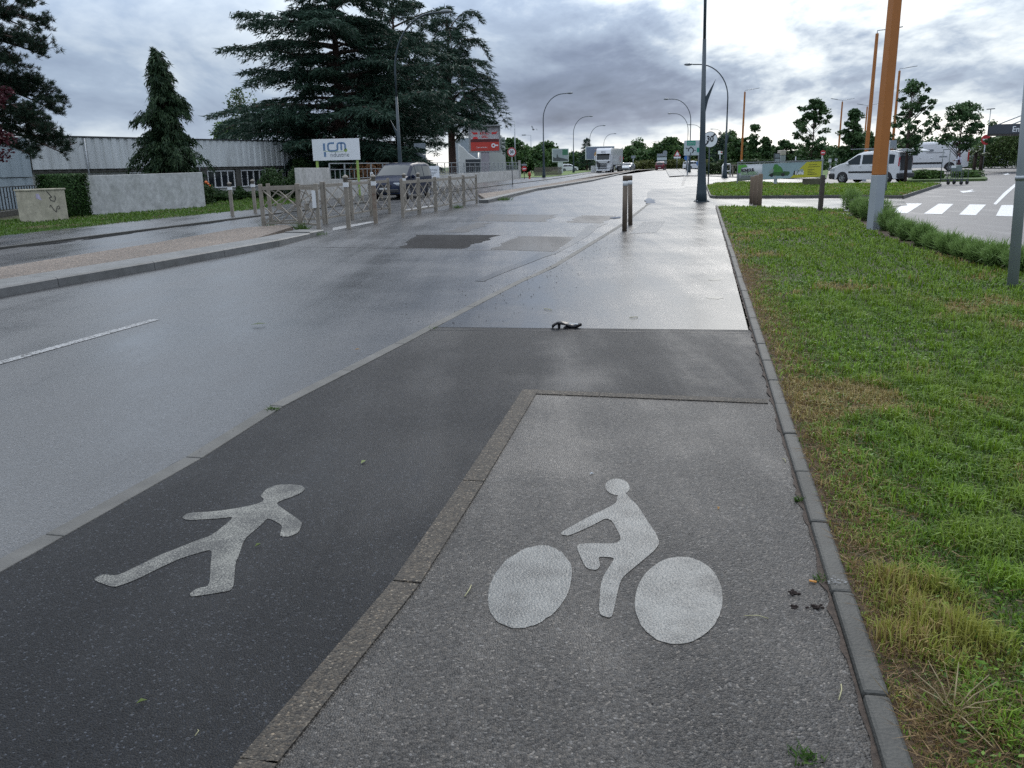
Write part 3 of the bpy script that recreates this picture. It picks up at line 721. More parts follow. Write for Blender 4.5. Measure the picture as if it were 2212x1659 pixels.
for i in range(9):
    s0 = fac_s(443)+(i-3)*3.05
    if s0 < sd+4: continue
    wf = MB()
    for z_ in (.52, 1.56): wf.prism([(s0, -.09), (s0+2.45, -.09), (s0+2.45, 0), (s0, 0)], (0, 0, z_), fu, fn, Zv, .07)
    for j in range(5): wf.prism([(s0+j*.595, -.08), (s0+j*.595+.07, -.08), (s0+j*.595+.07, 0), (s0+j*.595, 0)], (0, 0, .592), fu, fn, Zv, .966)
    w = wf.build('window', FRW, fac)
    for j in range(4):
        MB().prism([(s0+j*.595+.072, -.03), (s0+j*.595+.593, -.03), (s0+j*.595+.593, -.005), (s0+j*.595+.072, -.005)], (0, 0, .592), fu, fn, Zv, .966).build('pane', GLASSD, w)
    MB().prism([(s0+2.5, -.16), (s0+2.98, -.16), (s0+2.98, 0), (s0+2.5, 0)], (0, 0, -.05), fu, fn, Zv, zb-.12).build('pillar', C_PALE, fac)

# --- thin bar fence left of the cabinet
f0, f1 = G(-60, 476), G(112, 449.)
bf = thing('bar_fence', 'thin dark metal bar fence at the far left behind the cabinet', 'fence', f0); bu = (f1-f0).normalized(); bl_ = (f1-f0).length
MB().bar(Zv*1.12, bu*bl_+Zv*1.12, .04).build('top_rail', DARKM, bf); MB().bar(Zv*.12, bu*bl_+Zv*.12, .04).build('bottom_rail', DARKM, bf)
for i in range(int(bl_/.42)+1):
    p = bu*(i*.42)
    MB().bar(p+Zv*0.02, p+Zv*1.1, .035).build('bar', DARKM, bf)
    if i % 3 == 1: MB().bar(p+Zv*.7+bu*.02, p+Zv*.7+bu*.40, .03).build('cross_bar', DARKM, bf)
MB().prism([(-.4, 0), (bl_*.5, 0), (bl_*.5, .25), (-.4, .25)], (0, 0, -.1), bu, Vector((bu.y, -bu.x, 0)), Zv, .28).build('plinth', C_KERB, bf)

# --- white boundary wall with fence behind the barriers
v0, v1, v2 = G(651, 437), G(1033, 394), G(1122, 385.5)
bw = thing('boundary_wall', 'low pale stained wall behind the barriers, tall at its left end', 'wall', v0)
vu = (v2-v0).normalized(); vn = Vector((-vu.y, vu.x, 0)); vl = (v2-v0).length
def vs_(px):
    q = ray(px, 360); den = vu.x*q.y-vu.y*q.x
    return (-v0.x*q.y+v0.y*q.x)/den
sA, sB = vs_(711), vs_(760)
hA = zat(v0, 651, 362.5); hB = zat(v0+vu*vs_(720), 720, 386)
WALLW = concrete('pale stained wall', (.46, .45, .42), .9, 40, .5)
MB().prism([(0, -.1), (vl, -.1), (vl, .95), (sB, hB*.86), (sA+.05, hB), (sA, hA-.02), (0, hA)], (0, 0, 0), vu, Zv, vn, .22).build('wall_face', WALLW, bw, bevel=.012)
mf = thing('railing_fence', 'grey metal railing of framed panels standing on the low boundary wall', 'fence', v0)
ft = 1.83
s = sA+.3; i = 0
MB().bar(vu*s+vn*.11+Zv*ft, vu*vl+vn*.11+Zv*ft, .05).build('top_rail', GALV, mf)
MB().bar(vu*s+vn*.11+Zv*(ft-.32), vu*vl+vn*.11+Zv*(ft-.32), .035).build('mid_rail', GALV, mf)
MB().bar(vu*s+vn*.11+Zv*1.0, vu*vl+vn*.11+Zv*1.0, .04).build('bottom_rail', GALV, mf)
while s < vl:
    MB().bar(vu*s+vn*.11+Zv*.86, vu*s+vn*.11+Zv*(ft-.03), .07).build('post', GALV, mf)
    for j in range(1, 3):
        q = s+j*.72
        if q < vl: MB().bar(vu*q+vn*.11+Zv*1.02, vu*q+vn*.11+Zv*(ft-.33), .035).build('bar', GALV, mf)
    s += 2.15
pe = thing('gate_post', 'white square post at the right end of the low boundary wall', 'post', v2+vu*.2)
MB().box(0, 0, 1.0, .3, .3, 2.0).build('shaft', WALLW, pe, bevel=.02); MB().box(0, 0, 2.03, .36, .36, .06).build('cap', WALLW, pe)

# --- generic sign helper
def sign_frame(p, yaw):          # u to the viewer's right, n towards the viewer
    u = Vector((math.cos(yaw), math.sin(yaw), 0)); return u, Vector((u.y, -u.x, 0))
def panel(name, w, h, z, u, nn, m, parent, th=.04, off=0., cx=0., label=None, bevel=.004):
    return MB().prism([(cx-w/2, z), (cx+w/2, z), (cx+w/2, z+h), (cx-w/2, z+h)], nn*(off-th), u, Zv, nn, th).build(name, m, parent, label=label, bevel=bevel)
def on(u, nn, x, z, off=.001): return u*x+Zv*z+nn*off
def poly_on(name, pts, u, nn, m, parent, off=.001, th=.004, label=None):
    return MB().prism(pts, nn*off, u, Zv, nn, th).build(name, m, parent, label=label)
def ringpoly(name, r0, r1, cx, cz, u, nn, m, parent, a0=0, a1=360, off=.001, n=40, label=None):
    k = MB(); n_ = max(6, int(n*(a1-a0)/360))
    for i in range(n_):
        t0, t1 = rad(a0+(a1-a0)*i/n_), rad(a0+(a1-a0)*(i+1)/n_)
        q = [(r0, t0), (r1, t0), (r1, t1), (r0, t1)] if r0 > 0 else [(0, t0), (r1, t0), (r1, t1)]
        k.add([on(u, nn, cx+r*math.cos(t_), cz+r*math.sin(t_), off) for r, t_ in q], [tuple(range(len(q)))])
    return k.build(name, m, parent, fix=False, label=label)
def disc(r, cx, cz, n=32): return [(cx+r*math.cos(2*math.pi*i/n), cz+r*math.sin(2*math.pi*i/n)) for i in range(n)]

# --- big white company sign on green posts
Yi = 50.; pi_ = gx(733, Yi); u, nn = sign_frame(pi_, rad(-6))
icm = thing('company_sign', 'large white sign with blue ICM lettering on two lime green posts', 'sign', pi_)
zi0, zi1 = zat(pi_, 735, 346), zat(pi_, 735, 299.5); wi = 100.5/FPX*Yi*1.0
panel('board', wi, zi1-zi0, zi0, u, nn, SIGN_W, icm, .05)
LIME = MT('lime green post', (.30, .42, .10), .5, 0, .06, 3)
for sx in (-.43, .43): MB().bar(u*sx*wi-nn*.08+Zv*0., u*sx*wi-nn*.08+Zv*zi1*.98, .13, .08).build('post', LIME, icm)
BLU = MT('blue-grey lettering', (.13, .22, .36), .5, 0, .04, 3); hi = zi1-zi0
poly_on('letter', [(-.27*wi, zi0+.46*hi), (-.225*wi, zi0+.46*hi), (-.225*wi, zi0+.80*hi), (-.27*wi, zi0+.80*hi)], u, nn, BLU, icm)
poly_on('letter', [(-.26*wi, zi0+.17*hi), (-.215*wi, zi0+.17*hi), (-.215*wi, zi0+.40*hi), (-.26*wi, zi0+.40*hi)], u, nn, BLU, icm)
for pts_ in ([(-.03, .80), (-.13, .80), (-.165, .74), (-.165, .50), (-.13, .44), (-.03, .44)], [(-.03, .44), (.03, .47), (.035, .52), (.035, .74), (.065, .80), (.17, .80), (.20, .74), (.20, .46)], [(.117, .80), (.117, .46)]):
    stroke('letter', [(x*wi, zi0+z_*hi) for x, z_ in pts_], .085*hi, nn*.003, u, Zv, nn, BLU, icm)
text('lettering', 'ndustrie', hi*.30, on(u, nn, .075*wi, zi0+.25*hi, .004), u, nn, MT('grey lettering', (.16, .18, .2), .5, 0, 0), icm, sx=.95)
stroke('underline', [(-.26*wi, zi0+.45*hi), (-.1*wi, zi0+.40*hi), (.08*wi, zi0+.39*hi), (.19*wi, zi0+.43*hi)], .03, nn*.003, u, Zv, nn, MT('pale green swoosh', (.38, .48, .28), .5, 0, 0), icm)
poly_on('dot', disc(.10, .205*wi, zi0+.46*hi, 16), u, nn, LIME, icm)

# --- small company plate on the railing, white board behind the dark car, backs of signs
p = v0+vu*vs_(804)+vn*.05; u, nn = sign_frame(p, math.atan2(vu.y, vu.x))
sp = thing('company_plate', 'small white plate with dark letters fixed to the railing left of the dark car', 'sign', p)
k = (p.y/FPX); panel('board', 15.5*k, 24*k*1.02, zat(p, 804, 398), u, nn, SIGN_W, sp, .03)
text('lettering', 'ICM', 6.5*k, on(u, nn, 0, zat(p, 804, 378), .003), u, nn, BLACKP, sp, bold=.01)
p = gx(935, 56.); u, nn = sign_frame(p, rad(8)); k = p.y/FPX
nb = thing('notice_board', 'white notice board standing behind the dark car with a few lines of print', 'sign', p)
zt_, zb_ = zat(p, 935, 358.5), zat(p, 935, 384); panel('board', 31*k, zt_-zb_, zb_, u, nn, SIGN_W, nb, .05)
for sx in (-12, 12): MB().bar(u*sx*k-nn*.08+Zv*-.05, u*sx*k-nn*.08+Zv*zt_*.97, .06).build('post', GALV, nb)
text('lettering', 'ENTREE', 5.2*k, on(u, nn, 3*k, zt_-.35*(zt_-zb_), .003), u, nn, MT('grey lettering', (.16, .18, .2)), nb)
for j in range(3): poly_on('print_line', [(-4*k, zt_-(.55+.12*j)*(zt_-zb_)), ((10-3*j)*k, zt_-(.55+.12*j)*(zt_-zb_)), ((10-3*j)*k, zt_-(.51+.12*j)*(zt_-zb_)), (-4*k, zt_-(.51+.12*j)*(zt_-zb_))], u, nn, MT('grey lettering', (.16, .18, .2)), nb)
p = gx(911, 62.); u, nn = sign_frame(p, rad(12)); k = p.y/FPX
bs_ = thing('direction_sign', 'back of a grey double sign on a pole in front of the cedars', 'sign', p)
MB().bar(Zv*-.05, Zv*zat(p, 911, 311), .07).build('pole', GALV, bs_)
panel('upper_plate', 24*k, 23*k, zat(p, 911, 334), u, nn, SIGN_BACK, bs_, .03, .08); panel('lower_plate', 24*k, 12*k, zat(p, 911, 347.5), u, nn, SIGN_BACK, bs_, .03, .08)

# --- billboards
def billboard(px, py_b, Y, w_px, z_top, z_bot, yaw, name, label, foot_w, foot_m, frame_m, cat='billboard'):
    p = gx(px, Y); k = Y/FPX; u, nn = sign_frame(p, yaw)
    o = thing(name, label, cat, p)
    zt_, zb_ = zat(p, px, z_top), zat(p, px, z_bot); w = w_px*k/math.cos(yaw); h = zt_-zb_; fr = .05*w
    MB().prism([(-w/2, zb_), (w/2, zb_), (w/2, zt_), (-w/2, zt_)], -nn*.35, u, Zv, nn, .3).build('frame', frame_m, o, bevel=.03)
    MB().prism([(-foot_w/2, -.05), (foot_w/2, -.05), (foot_w/2, zb_), (-foot_w/2, zb_)], -nn*.3, u, Zv, nn, .2).build('foot', foot_m, o)
    return o, u, nn, w, h, zb_, zt_, k
bb, u, nn, w, h, zb_, zt_, k = billboard(1050, 0, 90., 65, 273, 329, rad(10), 'red_billboard', 'red and white striped restaurant billboard on a pale foot beside the cedars', .85, MT('pale grey casing', (.30, .28, .30), .6), MT('billboard grey frame', (.28, .28, .28), .5))
poly_on('poster', [(-w*.45, zb_+h*.06), (w*.45, zb_+h*.06), (w*.45, zb_+h*.50), (-w*.45, zb_+h*.50)], u, nn, MT('deep red print', (.48, .045, .03), .5, 0, .12, 1), bb, -.05+.001, .02)
poly_on('dark_band', [(-w*.45, zb_+h*.40), (w*.45, zb_+h*.40), (w*.45, zb_+h*.52), (-w*.45, zb_+h*.52)], u, nn, MT('maroon print', (.10, .014, .014), .5), bb, -.05+.003, .025)
poly_on('poster', [(-w*.45, zb_+h*.52), (w*.45, zb_+h*.52), (w*.45, zb_+h*.95), (-w*.45, zb_+h*.95)], u, nn, MT('pale print ground', (.66, .64, .64), .5), bb, -.05+.001, .02)
k2 = MB()
for i in range(30):
    x = -w*.44+w*.88*i/29; k2.prism([(x-.012, zb_+h*.53), (x+.034, zb_+h*.53), (x+.034, zb_+h*.94), (x-.012, zb_+h*.94)], nn*(-.028), u, Zv, nn, .004)
k2.build('stripe_print', MT('grey print', (.24, .22, .23), .6), bb)['kind'] = 'stuff'
R_ = MT('bright red print', (.62, .03, .03), .5)
for sgn in (-1, 1):
    poly_on('horn', [(sgn*w*.22, zb_+h*.70), (sgn*w*.36, zb_+h*.70), (sgn*w*.42, zb_+h*.82), (sgn*w*.36, zb_+h*.775), (sgn*w*.22, zb_+h*.775)][::sgn], u, nn, R_, bb, -.024, .01)
text('lettering', 'BUFFALO', h*.14, on(u, nn, 0, zb_+h*.735, -.012), u, nn, R_, bb, bold=.008, sx=.66)
text('lettering', 'GRILL', h*.13, on(u, nn, 0, zb_+h*.60, -.012), u, nn, R_, bb, bold=.008, sx=.8)
poly_on('badge', [(-w*.38, zb_+h*.525), (-w*.22, zb_+h*.525), (-w*.22, zb_+h*.57), (-w*.26, zb_+h*.61), (-w*.34, zb_+h*.61), (-w*.38, zb_+h*.57)], u, nn, R_, bb, -.024, .012)
text('lettering', '2 pas seulement', h*.085, on(u, nn, -w*.1, zb_+h*.20, -.026), u, nn, SIGN_W, bb, sx=.8)
ringpoly('symbol', .10, .22, w*.27, zb_+h*.26, u, nn, SIGN_W, bb, off=-.025, n=20); poly_on('symbol', [(w*.27+.2, zb_+h*.24), (w*.42, zb_+h*.24), (w*.42, zb_+h*.29), (w*.27+.2, zb_+h*.29)], u, nn, SIGN_W, bb, -.027, .003)
MB().prism([(-w*.53, zt_), (w*.53, zt_), (w*.53, zt_+.10), (-w*.53, zt_+.10)], -nn*.5, u, Zv, nn, .9).build('lamp_hood', MT('weathered hood', (.20, .21, .21), .6), bb)
ALU = MT('white aluminium frame', (.52, .56, .55), .4)
g1, u, nn, w, h, zb_, zt_, k = billboard(1211, 0, 150., 34.5, 321, 350, rad(2), 'city_billboard', 'billboard with a pale picture of a skyline and green corner, left of the lorry', .9, ALU, ALU)
poly_on('poster', disc(0, 0, 0, 3) and [(-w*.46, zb_+h*.06), (w*.46, zb_+h*.06), (w*.46, zb_+h*.95), (-w*.46, zb_+h*.95)], u, nn, MT('pale grey-blue print', (.30, .34, .36), .5, 0, .15, .4), g1, -.049, .01)
poly_on('green_print', [(w*.12, zb_+h*.52), (w*.45, zb_+h*.52), (w*.45, zb_+h*.94), (w*.12, zb_+h*.94)], u, nn, MT('dull green print', (.05, .17, .10), .5), g1, -.038, .01)
poly_on('dark_print', [(-w*.45, zb_+h*.07), (w*.45, zb_+h*.07), (w*.45, zb_+h*.18), (w*.1, zb_+h*.3), (-w*.12, zb_+h*.36), (-w*.2, zb_+h*.66), (-w*.26, zb_+h*.3), (-w*.45, zb_+h*.4)], u, nn, MT('dark skyline print', (.07, .08, .085), .5), g1, -.038, .01)
g2, u, nn, w, h, zb_, zt_, k = billboard(1296, 0, 165., 61, 316, 344.5, rad(2), 'food_billboard', 'slate blue billboard with a round golden picture, partly behind the lorry', .9, STEEL_G, ALU)
poly_on('poster', [(-w*.47, zb_+h*.05), (w*.47, zb_+h*.05), (w*.47, zb_+h*.95), (-w*.47, zb_+h*.95)], u, nn, MT('slate print', (.16, .19, .25), .5, 0, .12, .4), g2, -.049, .01)
poly_on('round_print', disc(h*.28, -w*.08, zb_+h*.37, 24), u, nn, MT('golden print', (.42, .26, .12), .5, 0, .35, 1.2), g2, -.038, .01)
poly_on('print_line', [(-w*.2, zb_+h*.73), (w*.16, zb_+h*.73), (w*.16, zb_+h*.80), (-w*.2, zb_+h*.80)], u, nn, MT('pinkish print', (.34, .25, .30), .5), g2, -.038, .01)

# --- restaurant building behind the billboard
p = gx(1045, 128.); rb = thing('restaurant_building', 'grey box building with a curved white bull-horn roof shape behind the red billboard', 'building', p, rad(8))
k = 128./FPX; CLAD = MT('blue-grey wall cladding', (.25, .29, .32), .6, 0, .06, .5); WH = MT('white painted shell', (.50, .51, .50), .6, 0, .1, .5)
MB().box(-24*k, 8, zat(p, 1045, 296)/2, 36*k, 10, zat(p, 1045, 296)).build('left_block', CLAD, rb)
MB().box(38*k, 10, zat(p, 1045, 294.5)/2, 40*k, 9, zat(p, 1045, 294.5)).build('right_block', MT('pale grey wall', (.36, .37, .36), .7, 0, .08, .5), rb)
z0 = zat(p, 1045, 341)
zz_ = lambda y_: zat(p, 1045, y_)
MB().prism([(-50*k, -.1), (-2*k, -.1), (-1*k, zz_(326)), (-5*k, zz_(325)), (-8*k, zz_(341)), (-14*k, zz_(342)), (-30*k, zz_(330)), (-40*k, zz_(318)), (-50*k, zz_(310))], (0, 0, 0), (1, 0, 0), Zv, (0, 1, 0), 1.5).build('curved_front', WH, rb, bevel=.1)
MB().box(-1.5, .0, 1.4, 2.2, .1, 2.2).build('window', GLASSD, rb)

# --- round and other road signs
def post(o, h, r=.035, m=None): return MB().tube([(0, 0, -.05), (0, 0, h)], r, 10).build('pole', m or GALV, o)
p = G(1107, 400.); k = p.y/FPX; u, nn = sign_frame(p, rad(5))
s30 = thing('speed_limit_sign', 'round red-rimmed 30 speed limit sign on a thin pole, right of the red billboard', 'road sign', p)
post(s30, zat(p, 1105, 320)); cz = zat(p, 1105, 328.5); rr = 9.3*k
poly_on('disc', disc(rr, 0, cz), u, nn, SIGN_W, s30, .04, .02); ringpoly('red_rim', rr*.74, rr*.99, 0, cz, u, nn, RED_P, s30, off=.062)
text('numerals', '30', rr*.95, on(u, nn, 0, cz, .063), u, nn, BLACKP, s30, bold=.012, sx=.9)
p = G(1127, 393.); k = p.y/FPX
hy = None
p = G(1137.5, 386.5); k = p.y/FPX; u, nn = sign_frame(p, rad(5))
cn_ = thing('no_entry_sign', 'small round red sign under a grey plate beside the orange hydrant', 'road sign', p-Vector((.25, 0, 0)))
post(cn_, zat(p, 1137, 350), .04, DARKM); panel('name_plate', 11*k, 3.2*k, zat(p, 1137, 357.5), u, nn, SIGN_BACK, cn_, .03, .06)
poly_on('disc', disc(5.4*k, 0, zat(p, 1137, 364)), u, nn, RED_P, cn_, .06, .02); poly_on('bar', [(-3.4*k, zat(p, 1137, 365.5)), (3.4*k, zat(p, 1137, 365.5)), (3.4*k, zat(p, 1137, 363.5)), (-3.4*k, zat(p, 1137, 363.5))], u, nn, SIGN_W, cn_, .081, .003)
hd = thing('fire_hydrant', 'stumpy orange-red fire hydrant on the verge left of the first lamp post', 'hydrant', G(1144, 386.5))
MB().lathe([(.0, 0), (.28, 0), (.28, .08), (.16, .1), (.16, .5), (.24, .55), (.26, 1.0), (.2, 1.2), (.1, 1.32), (0, 1.34)], 14).build('body', MT('faded orange-red paint', (.36, .055, .028), .5, 0, .12, 3), hd)
MB().tube([(-.33, 0, .72), (.33, 0, .72)], .09, 10).build('outlets', MT('faded orange-red paint'), hd); hd.scale = (.62, .62, .58)

# --- lamp posts
def lamp(px, py, h_tip, reach, side, label, group, Y=None, fin=True, scale=1.0, mast_m=None, tilt=0.):
    p = gx(px, Y) if Y else G(px, py)
    o = thing('street_lamp', label, 'street lamp', p, 0, group)
    m = mast_m or STEEL_G; d3 = RN*side if reach else RN; lean = d3*tilt
    H1 = h_tip*.56; top = h_tip
    MB().tube([(0, 0, -.05), (0, 0, .36), (0, 0, .9), (0, 0, 1.5), (0, 0, 2.4), Vector((0, 0, H1))], [.225, .19, .155, .128, .104, .066], 14).build('mast', m, o)
    MB().box(0, 0, .02, .5, .5, .05).build('base_plate', m, o)
    for bx_, by_ in ((-.2, -.2), (.2, -.2), (-.2, .2), (.2, .2)): MB().lathe([(0, .045), (.022, .045), (.022, .085), (0, .085)], 6, (bx_, by_, 0)).build('bolt', GALV, o)
    MB().prism([(-.05, .62), (.05, .62), (.05, .98), (-.05, .98)], (0, -.165, 0), (1, 0, 0), (0, .08, 1), (0, -1, 0), .012).build('access_door', m, o, bevel=.004)
    pts = [Vector((0, 0, H1-.02))+lean*.5]; nb_ = 10
    zr = h_tip*.30
    pts.append(Vector((0, 0, top-zr))+lean)
    for i in range(1, nb_+1):
        a = math.pi/2*i/nb_
        pts.append(lean+d3*((1-math.cos(a))*reach*.72)+Zv*(top-zr+math.sin(a)*zr))
    pts.append(lean+d3*(reach*.86)+Zv*(top+.02))
    MB().tube(pts, [.055]*2+[.05]*(len(pts)-2), 8).build('arm', m, o)
    hc = lean+d3*(reach*.96)+Zv*(top+.04)
    hb = MB(); hb.ball((0, 0, 0), 1, 12, 8, (.36, .15, .11)); ho = hb.build('lantern', MT('grey lantern shell', (.16, .18, .19), .4, .2), o)
    ho.location = hc; ho.rotation_euler = (0, 0, math.atan2(d3.y, d3.x))
    if fin:
        zf = H1*.60; q = -d3
        MB().prism([(.05, zf-.75), (.09, zf-.2), (.17, zf+.18), (.43, zf+.92), (.14, zf+.42), (.05, zf+.28)], -d3.cross(Zv)*.025, q, Zv, d3.cross(Zv), .05).build('fin', m, o)
    return o
LG, RG = 'arched street lamps left of the road', 'arched street lamps right of the road'
hL = 9.5
lamp(868, 0, 9.6, 3.2, 1, 'arched grey lamp post rising in front of the cedars', LG, Y=50)
lamp(1175, 384, 9.35, 3.3, 1, 'nearest arched lamp post in clear sky, left of the road past the red hydrant', LG)
lamp(1239, 0, 9.3, 3.2, 1, 'arched lamp post between the skyline billboard and the lorry', LG, Y=152)
lamp(1274, 0, 9.3, 3.2, 1, 'arched lamp post rising from the slate blue billboard', LG, Y=190)
lamp(1304, 0, 9.2, 3.2, 1, 'arched lamp post rising just above the lorry roof', LG, Y=240)
lamp(1515, 437, 10.2, 3.4, -1, 'big dark grey-blue lamp post with a thorn fin, standing on the wet pavement', RG).rotation_euler = (0, -.013, 0)
lamp(1565.5, 385, 9.4, 3.5, -1, 'tall arched lamp with thorn fin, just right of the end of 30 sign', RG)
lamp(1489, 0, 9.5, 3.4, -1, 'upper of two arched lamps left of the big post, above the roundabout sign', RG, Y=117)
lamp(1484, 0, 9.4, 3.3, -1, 'lower of two arched lamps left of the big post, above the roundabout sign', RG, Y=150)
lamp(1517, 0, 9.3, 3.2, -1, 'far lamp whose arm peeps out left of the big post', RG, Y=195, fin=False)
lamp(1561, 0, 9.3, 3.2, -1, 'far lamp whose arm shows beside the spruce, right of the end of 30 sign', RG, Y=225, fin=False)
lamp(1364, 0, 9.0, 3.2, 1, 'tiny far lamp over the silver car', LG, Y=300, fin=False)
lamp(1398, 0, 9.0, 4.2, 1, 'tiny far lamp with a long arm over the red car', LG, Y=330, fin=False)
def thin_lamp(px, Y, ytop, arm, label, group, dbl=False, m=None, w=.10, orange=None):
    p = gx(px, Y); o = thing('area_lamp' if orange else 'thin_lamp', label, 'lamp post', p, 0, group); h = zat(p, px, ytop)
    return p, o, h
GT = 'thin grey lamp poles by the restaurant'
for px, Y, yt, ar, lb in ((1114, 118, 262, -1.0, 'thin grey lamp pole rising right of the red billboard'), (1148, 165, 292, -1.1, 'thin grey lamp pole with a lower side arm, above the hydrant')):
    p = gx(px, Y); o = thing('thin_lamp', lb, 'lamp post', p, 0, GT); h = zat(p, px, yt)
    MB().tube([(0, 0, -.05), (0, 0, h)], [.10, .06], 8).build('pole', GALV, o)
    MB().tube([(0, 0, h), (ar, 0, h+.05)], .03, 6).build('arm', GALV, o)
    MB().box(ar*1.2, 0, h+.05, .75, .3, .16).build('lantern', MT('grey lantern shell'), o)
    if px > 1130: MB().tube([(0, 0, h*.62), (-1, 0, h*.60), (-1.6, 0, h*.52)], .03, 6).build('side_arm', GALV, o)
def orange_lamp(px, Y, ytop, label, split_z, w0, arms, lean=0.0, arm_l=1.5, grey=GREYP):
    p = gx(px, Y); o = thing('car_park_lamp', label, 'lamp post', p, rad(14), 'orange car park lamp posts'); h = ytop
    def sec(z, w): return [Vector((x*w/2+lean*z, y*w/2, z)) for x, y in ((-1, -1), (1, -1), (1, 1), (-1, 1))]
    wt = w0*.72
    def ww_(z): return w0+(wt-w0)*z/h
    for nm, a, b, m in (('foot', -.05, split_z, grey), ('shaft', split_z, h, ORANGE)):
        k = MB(); k.add(sec(a, ww_(max(a, 0)))+sec(b, ww_(b)), [(3, 2, 1, 0), (4, 5, 6, 7), (0, 1, 5, 4), (1, 2, 6, 5), (2, 3, 7, 6), (3, 0, 4, 7)]); k.build(nm, m, o, bevel=.012)
    for s_ in arms:
        b0 = Vector((lean*h, 0, h-.05)); b1 = b0+Vector((s_*arm_l*.35, 0, .28)); b2 = b0+Vector((s_*arm_l, 0, .42))
        MB().tube([b0, b0+Zv*.22, b1, b2], .03, 6).build('arm', GALV, o)
        MB().bar(b1+Vector((s_*arm_l*.15, 0, .03)), b2+Vector((s_*.25, 0, .03)), .2, .05).build('lantern', MT('grey lantern shell'), o)
    return o
p = G(1887, 500)
orange_lamp(1887, p.y, 9.0, 'nearest big orange lamp post with grey foot, at the edge of the lawn', zat(p, 1893, 378), .215, (1,), lean=.012)
orange_lamp(1866, 56., 8.9, 'orange lamp post with one arm just left of the nearest orange post', 1.0, .20, (1,), lean=.014)
orange_lamp(1600, 100., 8.9, 'orange lamp post above the left end of the banner', 1.2, .20, (1,), lean=.01)
orange_lamp(1808, 118., 8.7, 'far orange lamp post with two arms behind the white parked van', 1.2, .20, (1, -1), lean=.012)
orange_lamp(1862, 131., 8.7, 'far orange lamp post with two arms, mostly hidden by a nearer post', 1.2, .20, (1, -1), lean=.012)
orange_lamp(1922, 80., 8.9, 'orange lamp post just right of the nearest one, behind the slim tree', 1.2, .20, (1,), lean=.012)
p = gx(2127, 140.); o = thing('thin_lamp', 'thin grey lamp pole', 'lamp post', p); o['label'] = 'thin grey lamp pole in the sky left of the dark entrance canopy'
MB().tube([(0, 0, -.05), (0, 0, zat(p, 2128, 237))], [.1, .06], 8).build('pole', GALV, o); MB().bar((-.6, 0, zat(p, 2128, 236.5)), (.6, 0, zat(p, 2128, 235.5)), .3, .15).build('lantern', MT('grey lantern shell'), o)
# grey pole at the right edge
p = G(2186, 628); q2 = at(2211, 330, p.y); o = thing('sign_pole', 'plain grey round pole in the grass at the right edge of the picture', 'pole', p)
dirp = (q2-p); dirp = dirp/dirp.z
MB().tube([dirp*-.05, dirp*3.6], [.057, .05], 16).build('pole', GREYP, o); zc_ = zat(p, 2207, 385)
MB().tube([dirp*(zc_-.02), dirp*(zc_+.03)], .062, 16).build('clamp', GALV, o)

# --- end of 30 zone sign
p = G(1529.5, 406.); k = p.y/FPX; u, nn = sign_frame(p, rad(2))
e30 = thing('end_of_limit_sign', 'round white end of 30 sign with black diagonal bar, beside the big lamp post', 'road sign', p)
cz = zat(p, 1531, 301.5); rr = 16.2*k
post(e30, cz+.1, .035, STEEL_G)
poly_on('disc', disc(rr, 0, cz, 48), u, nn, SIGN_W, e30, .05, .02); ringpoly('rim', rr*.94, rr, 0, cz, u, nn, BLACKP, e30, off=.073, n=48)
def diag(a, b, hw):
    dx, dz = (b[0]-a[0]), (b[1]-a[1]); l = math.hypot(dx, dz); x, z_ = -dz/l*hw, dx/l*hw
    return [(a[0]-x, a[1]-z_), (b[0]-x, b[1]-z_), (b[0]+x, b[1]+z_), (a[0]+x, a[1]+z_)]
for a, b in (((-.62, -.74), (-.22, -.30)), ((.26, .30), (.66, .70))):
    poly_on('diagonal_bar', [(x*rr, cz+z_*rr) for x, z_ in diag(a, b, .10)], u, nn, BLACKP, e30, .071, .003)
text('numerals', '30', rr*1.02, on(u, nn, .0, cz+.02, .076), u, nn, BLACKP, e30, bold=.015, sx=.92)
# --- roundabout direction sign
Yd = 96.; p = gx(1497, Yd); k = Yd/FPX; u, nn = sign_frame(p, rad(3))
ds = thing('direction_sign', 'large pale roundabout direction sign with green panels, left of the big lamp post', 'road sign', p)
zt_, zb_ = zat(p, 1495, 303), zat(p, 1495, 335.5); w = 41*k
panel('board', w, zt_-zb_, zb_, u, nn, MT('pale blue-white sign face', (.46, .52, .53), .4), ds, .06)
for sx in (-.28, .28): MB().bar(u*sx*w-nn*.12+Zv*-.05, u*sx*w-nn*.12+Zv*zt_*.98, .12).build('post', GALV, ds)
hh = zt_-zb_
def gp(x0, x1, z0, z1, m=GREEN_P, nm='green_panel'): return poly_on(nm, [(x0*w, zb_+z0*hh), (x1*w, zb_+z0*hh), (x1*w, zb_+z1*hh), (x0*w, zb_+z1*hh)], u, nn, m, ds, .001, .006)
gp(-.36, .08, .66, .97); gp(.16, .46, .2, .5)
for j in range(2): poly_on('print_line', [(-.33*w, zb_+(.74+.11*j)*hh), (.04*w, zb_+(.74+.11*j)*hh), (.04*w, zb_+(.77+.11*j)*hh), (-.33*w, zb_+(.77+.11*j)*hh)], u, nn, MT('pale blue-white sign face'), ds, .0075, .003)
ringpoly('roundabout_symbol', .105*w, .16*w, -.15*w, zb_+.33*hh, u, nn, BLACKP, ds, -60, 200, .004, 30)
for q in ([(-.17, .50), (-.13, .50), (-.13, .62), (-.17, .62)], [(0, .31), (.12, .31), (.12, .35), (0, .35)], [(-.17, .02), (-.13, .02), (-.13, .2), (-.17, .2)], [(-.42, .46), (-.32, .42), (-.31, .48), (-.40, .52)]):
    poly_on('roundabout_symbol', [(x*w, zb_+z_*hh) for x, z_ in q], u, nn, BLACKP, ds, .004, .003)
